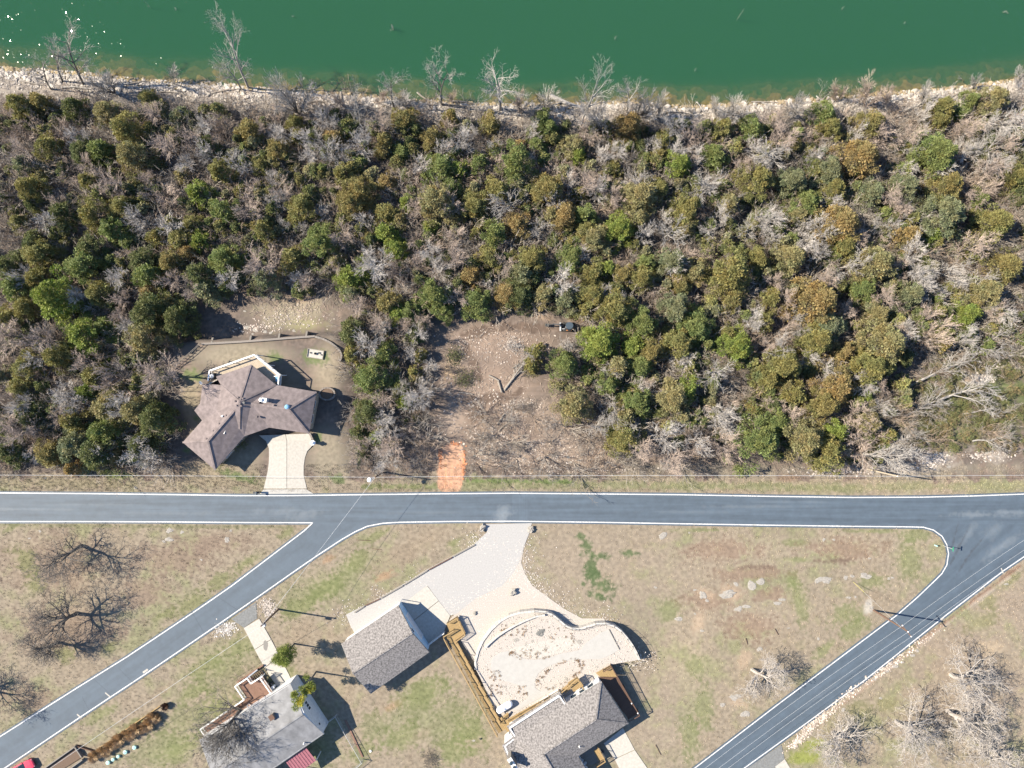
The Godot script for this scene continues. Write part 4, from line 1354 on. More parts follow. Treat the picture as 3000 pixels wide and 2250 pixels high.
	for q in [[1410, 1575, "left", "leftmost"], [1440, 1600, "right", "rightmost"]]:
		var a: Vector3 = p.call(q[0], q[1], 1.0)
		var jar := MB.new()
		jar.lathe(a, Vector3.UP, [Vector2(0.18, 0), Vector2(0.26, 0.25), Vector2(0.22, 0.5), Vector2(0.16, 0.5), Vector2(0.001, 0.42)], 12)
		single("flower_pot", jar, M.grey_metal, a, "grey pot on the shaded back porch, %s of two" % q[3], "pot", "pots on the back porch")
	var ca: Vector3 = p.call(1605, 1490, 0.0)
	var chair := thing("garden_chair", "dark folding chair beside the back porch rail on the drive", "chair", ca)
	var qb := Basis(Vector3.UP, -0.5)
	var mb := MB.new(); mb.box(ca + Vector3(0, 0.43, 0), Vector3(0.5, 0.05, 0.5), qb); part("seat", mb, M.black_metal, chair)
	mb = MB.new(); mb.box(ca + qb * Vector3(-0.24, 0.75, 0), Vector3(0.05, 0.55, 0.5), qb); part("backrest", mb, M.black_metal, chair)
	for s in [[-1, -1], [1, -1], [-1, 1], [1, 1]]:
		mb = MB.new(); mb.box(ca + qb * Vector3(0.22 * s[0], 0.2, 0.22 * s[1]), Vector3(0.04, 0.42, 0.04), qb); part("leg", mb, M.black_metal, chair)
	# timber ramp from the garage down to the porch
	var zr := [1280.0, 1760.0, 2.164]
	var q2 := func(u: float, v: float, h: float) -> Vector3: return P(zr[0] + u / zr[2], zr[1] + v / zr[2], h)
	var ramp := thing("timber_ramp", "long new timber ramp with black railing panels beside the lawn", "ramp", q2.call(220, 480, 0.0))
	boards(ramp, [q2.call(60, 142, 0.55), q2.call(130, 96, 0.55), q2.call(182, 205, 0.55), q2.call(118, 252, 0.55), q2.call(92, 268, 0.55), q2.call(46, 222, 0.55), q2.call(80, 195, 0.55)], Vector3(0.5, 0, 0.86), M.wood_new, "landing")
	var n := 8
	for k in n:
		var t0 := k / float(n)
		var t1 := (k + 1) / float(n)
		var y0 := lerpf(0.55, 1.7, (t0 + t1) * 0.5)
		var l0: Vector3 = q2.call(lerpf(82, 392, t0), lerpf(265, 842, t0), y0)
		var l1: Vector3 = q2.call(lerpf(82, 392, t1), lerpf(265, 842, t1), y0)
		var r0: Vector3 = q2.call(lerpf(122, 432, t0), lerpf(248, 815, t0), y0)
		var r1: Vector3 = q2.call(lerpf(122, 432, t1), lerpf(248, 815, t1), y0)
		boards(ramp, [l0, r0, r1, l1], Vector3(0.5, 0, 0.86), M.wood_new, "ramp_floor")
		for s in [l0, r0]:
			var sb := MB.new()
			sb.box(Vector3(s.x, y0 * 0.5, s.z), Vector3(0.14, y0, 0.14))
			part("support_post", sb, M.wood_new, ramp)
	railing(ramp, [q2.call(46, 226, 0.55), q2.call(66, 266, 0.6), q2.call(384, 846, 1.7)], 1.0, 2.5, M.wood_new, M.black_metal, 0.15, 0.12)
	railing(ramp, [q2.call(128, 262, 0.6), q2.call(402, 770, 1.6)], 1.0, 2.5, M.wood_new, M.black_metal, 0.15, 0.0)
	railing(ramp, [q2.call(66, 138, 0.55), q2.call(128, 98, 0.55), q2.call(180, 205, 0.55), q2.call(122, 248, 0.55)], 1.0, 1.6, M.wood_new, M.black_metal, 0.16, 0.12)
	railing(ramp, [q2.call(44, 218, 0.55), q2.call(108, 178, 0.55)], 1.0, 1.6, M.wood_new, M.black_metal, 0.16, 0.12)
	var st := thing("timber_step", "small timber steps between the ramp foot and the porch", "steps", q2.call(430, 745, 1.2))
	for k in 3:
		mb = MB.new()
		mb.beam(q2.call(404, 766 - k * 8, 1.3 + k * 0.18), q2.call(452, 728 - k * 8, 1.3 + k * 0.18), 0.32, 0.08)
		part("tread", mb, M.wood_new, st)
	# rubble and odds and ends at the west corner
	var bx := MB.new()
	var ba := P(1498, 2158, 0.0)
	bx.box(ba + Vector3(0, 0.45, 0), Vector3(0.9, 0.9, 0.9), Basis(Vector3.UP, 0.56))
	bx.box(ba + Vector3(0, 0.93, 0), Vector3(0.75, 0.06, 0.75), Basis(Vector3.UP, 0.56))
	single("air_conditioner", bx, M.trim_white, ba, "white air conditioner box in the house's west notch", "appliance")

# ---------------------------------------------------------------- terraced garden
func plan(p: Array) -> PackedVector2Array:
	var f := PackedVector2Array()
	for q: Vector3 in p:
		f.append(Vector2(q.x, q.z))
	return f
func make_terrace() -> void:
	rng.seed = 13
	var z := [1280.0, 1750.0, 3.318]
	var wall := [378, 700, 372, 620, 400, 520, 445, 420, 525, 312, 620, 225, 705, 178, 810, 147, 950, 132, 1060, 142, 1122, 168, 1182, 217, 1242, 270, 1312, 301, 1382, 306, 1452, 286, 1542, 257, 1640, 252, 1722, 278, 1792, 332, 1852, 402, 1902, 472, 1942, 547, 1966, 606]
	var top := Q(z[0], z[1], z[2], wall, TERR)
	var ground := top.duplicate()
	ground.append_array(Q(z[0], z[1], z[2], [1690, 655, 1600, 800, 1250, 1020, 690, 1270, 600, 1180, 500, 960, 420, 780], TERR))
	var mb := MB.new()
	mb.poly(ground, TERR + 0.3)
	structure("terrace", mb, M.pink_gravel)
	var rw := thing("curved_wall", "long curved block wall holding up the pale gravel garden", "wall", P(1600, 1800, 0))
	var rail := thing("garden_fence", "low black wire fence on top of the curved block wall", "fence", P(1600, 1800, TERR))
	for k in top.size() - 1:
		var a: Vector3 = top[k]
		var b: Vector3 = top[k + 1]
		var n := maxi(1, int(round(a.distance_to(b) / 0.62)))
		for i in n:
			for c in 5:
				var bb := MB.new()
				var s := rng.randf_range(0.85, 1.12)
				bb.col = Color(s, s, s)
				bb.box(a.lerp(b, (i + 0.5) / n) + Vector3(0, 0.05 - 0.29 * c, 0), Vector3(a.distance_to(b) / n - 0.02, 0.275, 0.36), Basis(Vector3.UP, -atan2(b.z - a.z, b.x - a.x)))
				part("block", bb, M.block_pale, rw)
		if k >= 8:
			var fb := MB.new()
			fb.beam(a + Vector3(0, 1.05, 0), b + Vector3(0, 1.05, 0), 0.025, 0.025)
			fb.beam(a + Vector3(0, 0.65, 0), b + Vector3(0, 0.65, 0), 0.02, 0.02)
			part("wire", fb, M.black_metal, rail)
			fb = MB.new()
			fb.box(a + Vector3(0, 0.6, 0), Vector3(0.06, 1.0, 0.06))
			part("post", fb, M.black_metal, rail)
	var up := thing("upper_wall", "low inner block wall curving above the gravel bed", "wall", P(1500, 1820, TERR))
	var tier := Q(z[0], z[1], z[2], [470, 480, 510, 440, 580, 378, 660, 322, 760, 265, 860, 218, 960, 180, 1050, 166], TERR)
	for k in tier.size() - 1:
		var a: Vector3 = tier[k]
		var b: Vector3 = tier[k + 1]
		for i in 3:
			for c in 2:
				var bb := MB.new()
				var s := rng.randf_range(0.85, 1.12)
				bb.col = Color(s, s, s)
				bb.box(a.lerp(b, (i + 0.5) / 3.0) + Vector3(0, 0.12 + 0.22 * c, 0), Vector3(a.distance_to(b) / 3.0 - 0.02, 0.21, 0.3), Basis(Vector3.UP, -atan2(b.z - a.z, b.x - a.x)))
				part("block", bb, M.block_pale, up)
	# poured concrete paths
	mb = MB.new()
	var walk := Q(z[0], z[1], z[2], [525, 690, 525, 620, 560, 570, 620, 535, 690, 522, 760, 545, 830, 590, 900, 606, 960, 606, 1080, 590, 1200, 548, 1300, 530, 1400, 508, 1440, 450, 1520, 390, 1600, 340, 1668, 310, 1772, 508, 1690, 560, 1600, 598, 1500, 602, 1400, 602, 1300, 612, 1180, 632, 1060, 680, 985, 740, 950, 820, 955, 880, 1010, 915, 1135, 845, 1160, 885, 800, 1095, 735, 1090, 890, 975, 880, 920, 840, 870, 720, 830, 620, 800, 550, 750], TERR + 0.04)
	mb.poly(walk, 0.15)
	structure("garden_path", mb, M.concrete_grey)
	mb = MB.new()
	mb.beam(P(z[0] + 1672 / z[2], z[1] + 312 / z[2], TERR + 0.1), P(z[0] + 1774 / z[2], z[1] + 508 / z[2], TERR + 0.1), 0.08, 0.12)
	single("edge_board", mb, M.wood_grey, P(1800, 1874, TERR), "dark edging board across the end of the garden path", "board")
	mb = MB.new()
	mb.poly(Q(z[0], z[1], z[2], [700, 510, 800, 470, 960, 440, 1200, 390, 1330, 400, 1400, 480, 1200, 535, 1080, 578, 960, 594, 880, 590, 800, 560, 740, 525], TERR + 0.03), 0.1)
	structure("earth_bed", mb, M.concrete)
	# dry plants in the beds
	var pos := []
	for k in 46:
		pos.append([rng.randf_range(700, 1100), rng.randf_range(500, 600)])
	for k in 60:
		var an := rng.randf_range(0, TAU)
		pos.append([1200 + cos(an) * 240 * rng.randf_range(0.75, 1.0), 740 - cos(an) * 90 + sin(an) * 120 * rng.randf_range(0.75, 1.0)])
	for k in 34:
		pos.append([rng.randf_range(490, 640), rng.randf_range(700, 960)])
	for k in 26:
		pos.append([rng.randf_range(620, 880), rng.randf_range(250, 380)])
	for k in 22:
		pos.append([rng.randf_range(1060, 1340), rng.randf_range(290, 470)])
	for k in 14:
		pos.append([rng.randf_range(790, 900), rng.randf_range(860, 980)])
	var mm := tuft_mesh(3, 22, 0.16, 0.22)
	var tr := []
	var cols := []
	for q in pos:
		tr.append(Transform3D(Basis(Vector3.UP, rng.randf() * TAU).scaled(Vector3.ONE * rng.randf_range(0.7, 1.5)), P(z[0] + q[0] / z[2], z[1] + q[1] / z[2], TERR + 0.03)))
		cols.append(Color(0.24, 0.155, 0.085) * rng.randf_range(0.6, 1.4))
	scatter("bed_plants", mm, tr, cols, M.plain, "small dry brown plants dotted over the gravel garden beds", "plants")
	# gravel spilt over the edges of the drive and bank
	var gtr := []
	var gcol := []
	var edge := [[1430, 1590], [1392, 1592], [1240, 1700], [1110, 1755], [1015, 1800], [1535, 1600], [1520, 1650], [1540, 1690], [1560, 1717], [1600, 1746], [1650, 1782], [1705, 1812], [1770, 1815], [1500, 1690], [1440, 1720], [1400, 1750], [1370, 1800], [1400, 1850], [1870, 1930], [1840, 1935], [1330, 1770]]
	for k in 2600:
		var q: Array = edge[rng.randi() % edge.size()]
		var a := P(q[0] + rng.randfn() * 26.0, q[1] + rng.randfn() * 20.0, 0.0)
		a.y = maxf(gh(a.x, a.z), -0.02)
		var s := rng.randf_range(0.03, 0.10)
		gtr.append(Transform3D(Basis(Vector3.UP, rng.randf() * TAU).scaled(Vector3(s, s, s)), a))
		var b := rng.randf_range(0.7, 1.15)
		gcol.append(Color(0.45 * b, 0.41 * b, 0.37 * b))
	scatter("gravel_spill", stone_mesh(55, 0.7), gtr, gcol, M.plain, "loose gravel spilt along the edges of the white drive", "gravel")
	gtr = []
	gcol = []
	for k in 2200:
		var a := P(z[0] + rng.randf_range(380, 1900) / z[2], z[1] + rng.randf_range(150, 1150) / z[2], TERR + 0.03)
		if not Geometry2D.is_point_in_polygon(Vector2(a.x, a.z), plan(ground)) or Geometry2D.is_point_in_polygon(Vector2(a.x, a.z), plan(walk)): continue
		var s := rng.randf_range(0.03, 0.11)
		gtr.append(Transform3D(Basis(Vector3.UP, rng.randf() * TAU).scaled(Vector3(s, s, s)), a))
		var b := rng.randf_range(0.55, 1.15)
		gcol.append(Color(0.46 * b, 0.41 * b, 0.36 * b))
	scatter("garden_stones", stone_mesh(56, 0.7), gtr, gcol, M.plain, "loose stones strewn over the gravel garden", "stones")
	# propane tank
	var t := thing("propane_tank", "white horizontal propane tank in the gravel by the ramp", "tank", P(1478, 2066, TERR))
	var ax := (P(1504, 2049, TERR + 0.7) - P(1454, 2079, TERR + 0.7)).normalized()
	var o := t.position + Vector3(0, 0.72, 0)
	mb = MB.new()
	var prof := []
	for k in 7:
		prof.append(Vector2(maxf(0.001, 0.56 * sin(k * PI / 12.0)), -0.95 - 0.56 * cos(k * PI / 12.0)))
	for k in 7:
		prof.append(Vector2(maxf(0.001, 0.56 * cos(k * PI / 12.0)), 0.95 + 0.56 * sin(k * PI / 12.0)))
	mb.lathe(o, ax, prof, 20)
	part("tank_body", mb, M.white_paint, t)
	mb = MB.new()
	mb.lathe(o + Vector3(0, 0.5, 0) - ax * 0.05, Vector3.UP, [Vector2(0.16, 0), Vector2(0.17, 0.2), Vector2(0.001, 0.27)], 12)
	part("valve_cover", mb, M.grey_metal, t)
	for s in [-0.7, 0.7]:
		mb = MB.new()
		mb.box(o + ax * s + Vector3(0, -0.55, 0), Vector3(0.2, 0.4, 0.8), Basis(ax, Vector3.UP, ax.cross(Vector3.UP)))
		part("foot", mb, M.concrete_grey, t)

# ---------------------------------------------------------------- white house at the bottom
func make_white_house() -> void:
	rng.seed = 14
	var z := [560.0, 1800.0, 3.686]
	var p := func(u: float, v: float, h: float) -> Vector3: return P(z[0] + u / z[2], z[1] + v / z[2], h)
	var e := 3.9
	var home := thing("white_house", "white house with pale grey gabled roof under a bare tree", "house", P(760, 2140, 0))
	var cs := [p.call(90, 1355, e), p.call(1070, 738, e), p.call(1435, 1292, e), p.call(455, 1968, e)]
	var rs := [p.call(224, 1738, e + 1.5), p.call(1205, 1078, e + 1.5)]
	var r := gable_building(home, cs, rs, M.roof_pale, M.wall_white, M.wall_white, 0.25, -0.4)
	var a: Vector3 = r[1][1]
	var b: Vector3 = r[1][2]
	for q in [0.43, 0.485, 0.54]:
		for s in [-1.0, 1.0]:
			opening(home, "window", a, b, q, 2.9, 0.5, 1.05, M.trim_white, M.glass_dark, s)
	for s in [-1.0, 1.0]:
		opening(home, "vent", a, b, 0.86, 3.0, 0.25, 0.25, M.black_metal, M.black_metal, s)
	var ch := MB.new()
	ch.box(p.call(885, 1090, e + 0.7), Vector3(0.75, 1.5, 0.75), Basis(Vector3.UP, 0.56))
	var chim := part("chimney", ch, M.wood_grey, r[0])
	ch = MB.new(); ch.box(p.call(885, 1090, e + 0.7) + Vector3(0, 0.78, 0), Vector3(0.85, 0.08, 0.85), Basis(Vector3.UP, 0.56))
	part("chimney_cap", ch, M.wood_brown, chim)
	vent_pipe(r[0], p.call(1218, 1392, e + 0.55), 0.08, 0.25, M.trim_white)
	# red metal roof over the south-east door
	var red := holder("red_awning", home)
	var a0: Vector3 = p.call(1022, 1590, 3.3)
	var a1: Vector3 = p.call(1240, 1436, 3.3)
	var a2: Vector3 = p.call(1350, 1577, 2.9)
	var a3: Vector3 = p.call(1130, 1735, 2.9)
	for k in 17:
		var rb := MB.new()
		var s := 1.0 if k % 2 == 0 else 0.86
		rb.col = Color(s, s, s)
		var u0 := a0.lerp(a1, k / 17.0); var u1 := a0.lerp(a1, (k + 1) / 17.0)
		var w0 := a3.lerp(a2, k / 17.0); var w1 := a3.lerp(a2, (k + 1) / 17.0)
		var lift := Vector3(0, 0.05, 0) if k % 2 == 0 else Vector3.ZERO
		rb.poly([u0 + lift, u1 + lift, w1 + lift, w0 + lift], 0.05)
		part("metal_rib", rb, M.red_metal, red)
	for q in [a2, a3]:
		var pb := MB.new()
		pb.box(Vector3(q.x, 1.4, q.z), Vector3(0.12, 2.9, 0.12))
		part("post", pb, M.trim_white, red)
	# front deck with white rails and a stair
	var y := 1.3
	var deck := holder("deck", home)
	boards(deck, [p.call(505, 755, y), p.call(640, 665, y), p.call(690, 730, y), p.call(770, 660, y), p.call(890, 845, y), p.call(660, 995, y), p.call(595, 890, y)], Vector3(0.86, 0, -0.5), M.wood_red)
	boards(deck, [p.call(130, 1225, y), p.call(595, 895, y), p.call(665, 1000, y), p.call(190, 1290, y)], Vector3(0.86, 0, -0.5), M.wood_red, "porch_floor")
	railing(deck, [p.call(175, 1280, y), p.call(125, 1215, y), p.call(595, 895, y), p.call(497, 752, y), p.call(628, 665, y), p.call(668, 722, y), p.call(790, 645, y)], 1.0, 1.6, M.trim_white, M.trim_white, 0.18, 0.14)
	railing(deck, [p.call(760, 655, y), p.call(890, 840, y)], 1.0, 1.6, M.trim_white, M.trim_white, 0.18, 0.14)
	railing(deck, [p.call(625, 960, y), p.call(670, 1000, y)], 1.0, 1.0, M.trim_white, M.trim_white, 0.16, 0.0)
	var st := holder("stair", home)
	for k in 6:
		var tb := MB.new()
		tb.beam(p.call(652 + k * 18, 668 - k * 13, 1.25 - k * 0.2), p.call(688 + k * 18, 716 - k * 13, 1.25 - k * 0.2), 0.24, 0.05)
		part("tread", tb, M.wood_brown, st)
	railing(st, [p.call(628, 660, 1.2), p.call(735, 575, 0.1)], 1.0, 1.8, M.trim_white, M.trim_white, 0.18, 0.0)
	railing(st, [p.call(735, 575, 0.1), p.call(815, 600, 0.1)], 0.9, 1.2, M.black_metal, M.black_metal, 0.06, 0.0)
	var wl := MB.new()
	wl.beam(p.call(500, 730, 0.2), p.call(780, 545, 0.2), 0.18, 0.5)
	single("border_wall", wl, M.wood_red, p.call(640, 640, 0.0), "reddish border along the white-railed deck's outer side", "border")
	# cans beside the deck
	for q in [[898, 770, 0.3, "white_paint", "white bin beside the white-railed deck and the path"], [878, 735, 0.26, "black_metal", "dark bin next to the white bin beside the deck"]]:
		var cb := MB.new()
		var ca: Vector3 = p.call(q[0], q[1], 0.05)
		cb.lathe(ca, Vector3.UP, [Vector2(q[2] * 0.85, 0), Vector2(q[2], 0.8), Vector2(q[2] * 1.08, 0.82), Vector2(q[2] * 0.9, 0.9), Vector2(0.001, 0.93)], 14)
		single("bin", cb, M[q[3]], ca, q[4], "bin")
	# chain fence east of the house
	var fe := thing("chain_fence", "chain-link fence with red edging east of the white house", "fence", p.call(1650, 1200, 0.0))
	var fl := [p.call(1400, 1200, 0.0), p.call(1575, 1075, 0.0), p.call(1662, 1235, 0.0), p.call(1850, 1560, 0.0), P(1065, 2225, 0), P(1035, 2250, 0)]
	for k in fl.size() - 1:
		var u: Vector3 = fl[k]
		var w: Vector3 = fl[k + 1]
		var fb := MB.new()
		fb.beam(u + Vector3(0, 1.2, 0), w + Vector3(0, 1.2, 0), 0.05, 0.05)
		part("top_rail", fb, M.grey_metal, fe)
		var ml := MB.new()
		var n := int(u.distance_to(w) / 0.14)
		for i in n:
			var s := u.lerp(w, float(i) / n)
			var s2 := u.lerp(w, (i + 6.0) / n if i + 6 <= n else 1.0)
			ml.tube(s + Vector3(0, 0.05, 0), s2 + Vector3(0, 1.18, 0), 0.004, 0.004, 3, false)
			ml.tube(s + Vector3(0, 1.18, 0), s2 + Vector3(0, 0.05, 0), 0.004, 0.004, 3, false)
		part("wire_mesh", ml, M.grey_metal, fe).set_meta("kind", "stuff")
		for i in maxi(1, int(u.distance_to(w) / 2.5)):
			var pb := MB.new()
			var s := u.lerp(w, i / maxf(1.0, floorf(u.distance_to(w) / 2.5)))
			pb.tube(s, s + Vector3(0, 1.3, 0), 0.04, 0.04)
			part("post", pb, M.grey_metal, fe)
	for l in [[P(1012, 2110, 0.05), P(1062, 2218, 0.05)]]:
		var eb := MB.new()
		eb.beam(l[0], l[1], 0.3, 0.1)
		part("edging", eb, M.wood_red, fe)

# ---------------------------------------------------------------- plants and stones: shapes
var hard := []
func reg(pts: Array) -> void:
	var f := PackedVector2Array()
	for q: Vector3 in pts:
		f.append(Vector2(q.x, q.z))
	hard.append(f)
func paved(x: float, z: float) -> bool:
	for f in hard:
		if Geometry2D.is_point_in_polygon(Vector2(x, z), f):
			return true
	return false
func ball() -> Vector3:
	var v := Vector3(rng.randfn(), rng.randfn(), rng.randfn())
	return v.normalized() if v.length() > 0.001 else Vector3.UP
func scatter(called: String, m: Mesh, tr: Array, cols: Array, mat: Material, label: String, category: String) -> void:
	var mm := MultiMesh.new()
	mm.transform_format = MultiMesh.TRANSFORM_3D
	mm.use_colors = true
	mm.mesh = m
	mm.instance_count = tr.size()
	for k in tr.size():
		mm.set_instance_transform(k, tr[k])
		mm.set_instance_color(k, cols[k])
	var o := MultiMeshInstance3D.new()
	o.name = free_name(called)
	o.multimesh = mm
	o.material_override = mat
	add_child(o)
	tag(o, label, category, "", "stuff")
func tuft_mesh(seed_: int, n: int, r: float, h: float) -> ArrayMesh:
	var g := RandomNumberGenerator.new()
	g.seed = seed_
	var mb := MB.new()
	for k in n:
		var a := g.randf() * TAU
		var b := Vector3(cos(a), 0, sin(a)) * r * sqrt(g.randf()) * 0.6
		var t := b + Vector3(cos(a), 0, sin(a)) * r * g.randf_range(0.2, 1.0) + Vector3(0, h * g.randf_range(0.5, 1.0), 0)
		var s := Vector3(-sin(a), 0, cos(a)) * g.randf_range(0.012, 0.025)
		mb.tri(b - s + Vector3(0, -0.04, 0), t, b + s + Vector3(0, -0.04, 0))
	return mb.mesh()
func stone_mesh(seed_: int, flat: float) -> ArrayMesh:
	var n := FastNoiseLite.new()
	n.seed = seed_
	n.frequency = 0.9
	var mb := MB.new()
	var rows := 6
	var cols := 11
	var pt := func(i: int, j: int) -> Vector3:
		var th := PI * j / rows
		var v := Vector3(sin(th) * cos(TAU * i / cols), cos(th), sin(th) * sin(TAU * i / cols))
		var k := 1.0 + 0.9 * n.get_noise_3d(v.x * 1.3, v.y * 1.3, v.z * 1.3) + 0.5 * n.get_noise_3d(v.x * 3.7, v.y * 3.7, v.z * 3.7)
		return Vector3(v.x * k, clampf(v.y * k, -0.6, 0.72) * flat, v.z * k * 0.8)
	for j in rows:
		for i in cols:
			var a: Vector3 = pt.call(i, j); var b: Vector3 = pt.call((i + 1) % cols, j)
			var c: Vector3 = pt.call((i + 1) % cols, j + 1); var d: Vector3 = pt.call(i, j + 1)
			if j > 0: mb.tri(a, b, c)
			if j < rows - 1: mb.tri(a, c, d)
	return mb.mesh()
# juniper: sprays of scale leaves on bough clusters round a straight trunk
func cedar_proto(seed_: int, R: float, n: int) -> Array:
	var keep := rng.state
	rng.seed = seed_
	var h := R * 2.0 + 1.3
	var tk := MB.new()
	tk.tube(Vector3(0, -0.4, 0), Vector3(0.05, h * 0.5, 0.03), 0.07 * R, 0.045 * R, 6, false)
	tk.tube(Vector3(0.05, h * 0.5, 0.03), Vector3(0, h * 0.93, 0), 0.045 * R, 0.01, 5, false)
	var cr := MB.new()
	var nl := 26 + int(R * 9.0)
	var ell := Vector2(rng.randf_range(0.8, 1.2), rng.randf_range(0.8, 1.2))
	var lop := rng.randf_range(0, TAU)
	for i in nl:
		var t := (i + rng.randf_range(0.1, 0.9)) / nl
		var az := i * 2.4 + rng.randf_range(-0.5, 0.5)
		var env := R * pow(1.0 - pow(t, 1.7), 0.75) * (1.0 + 0.22 * cos(az - lop)) * rng.randf_range(0.4, 1.42)
		var out := Vector3(cos(az), 0, sin(az))
		var c := Vector3(out.x * ell.x, 0, out.z * ell.y) * env * 0.74 + Vector3(0, h * (0.15 + 0.8 * t) + rng.randf_range(-0.15, 0.15) * R, 0)
		var lr := R * rng.randf_range(0.13, 0.36) * (1.0 - 0.3 * t)
		tk.tube(Vector3(0, c.y - 0.12 * h, 0), c, 0.025 * R, 0.01, 3, false)
		var warm := pow(rng.randf(), 1.6)
		var base := Color(0.86, 1.0, 0.95).lerp(Color(1.28, 1.05, 0.84), warm) * rng.randf_range(0.8, 1.18)
		for k in n / nl:
			var d := (ball() + out * 0.55 + Vector3(0, 0.3, 0)).normalized()
			var b := c + Vector3(d.x, d.y * 0.8, d.z) * lr * rng.randf_range(0.5, 1.2)
			var g := (d * 0.6 + ball() * 0.65 + out * 0.35).normalized()
			var l := rng.randf_range(0.08, 0.19) if rng.randf() < 0.88 else rng.randf_range(0.22, 0.42)
			var w := g.cross(ball()).normalized() * l * rng.randf_range(0.2, 0.34)
			var s := rng.randf_range(0.65, 1.3)
			cr.col = Color(base.r * s, base.g * s, base.b * s)
			var m := b + g * l * 0.45
			cr.tri(b, m + w, b + g * l)
			cr.tri(b, b + g * l, m - w)
	rng.state = keep
	return [["trunk", tk.mesh(), M.bark], ["crown", cr.mesh(), M.leaf_o]]
func grow(trunk: MB, twigs: MB, p: Vector3, d: Vector3, l: float, r: float, level: int, last: int, sp: Dictionary) -> void:
	var steps: int = [5, 4, 3, 2, 1, 1][level]
	var mb := trunk if level <= 1 else twigs
	var kids: int = sp.kids[level]
	for k in steps:
		var r1 := r * (1.0 - 0.75 * (k + 1.0) / steps) + r * 0.06
		var r0 := r * (1.0 - 0.75 * float(k) / steps) + r * 0.06
		var q := p + d * l / steps
		mb.tube(p, q, r0, r1 if (k < steps - 1 or level < last) else 0.0, 6 if level == 0 else (4 if level == 1 else 3), false)
		if level < last and (level > 0 or k >= sp.first):
			for c in kids:
				var s := d.cross(ball()).normalized()
				var ang: float = sp.angle * rng.randf_range(0.65, 1.25)
				var nd: Vector3 = (d * cos(ang) + s * sin(ang) + Vector3.UP * sp.up * rng.randf()).normalized()
				grow(trunk, twigs, q, nd, l * sp.ratio * rng.randf_range(0.65, 1.15) * (1.0 - 0.35 * k / steps), maxf(r1 * rng.randf_range(0.55, 0.8), sp.thin), level + 1, last, sp)
		d = (d + ball() * sp.bend + Vector3.UP * sp.up * 0.4).normalized()
		p = q
func bare_proto(seed_: int, h: float, r: float, sp: Dictionary, tm: Material, bm: Material, last := 4) -> Array:
	var keep := rng.state
	rng.seed = seed_
	var a := MB.new()
	var b := MB.new()
	for s in sp.get("stems", 1):
		var o: Vector3 = ball() * 0.15 if sp.get("stems", 1) > 1 else Vector3.ZERO
		var d := (Vector3.UP + ball() * (0.5 if sp.get("stems", 1) > 1 else 0.08)).normalized()
		grow(a, b, Vector3(o.x, -0.3, o.z), d, h * sp.get("trunk", 0.62), r, 0, last, sp)
	rng.state = keep
	return [["trunk", a.mesh(), tm], ["branches", b.mesh(), bm]]
var bush_ := []
func bush_proto() -> Array:
	if bush_.is_empty():
		bush_ = cedar_proto(501, 1.3, 700)
		bush_[0][0] = "stem"
		bush_[1][0] = "foliage"
		bush_[1][2] = M.leaf_d
	return bush_
# a thing whose axis runs from base to top
func stand(proto: Array, called: String, base: Vector3, top: Vector3, unit_h: float, wide: float) -> Node3D:
	var o := copy_of(proto, called, base, 0, Vector3.ONE)
	var y := top - base
	var x := y.cross(Vector3(0.2, 0.1, 1.0)).normalized()
	var zz := x.cross(y).normalized()
	var a := rng.randf() * TAU
	var x2 := x * cos(a) + zz * sin(a)
	var z2 := zz * cos(a) - x * sin(a)
	o.transform = Transform3D(Basis(x2 * wide, y / unit_h, z2 * wide), base)
	return o

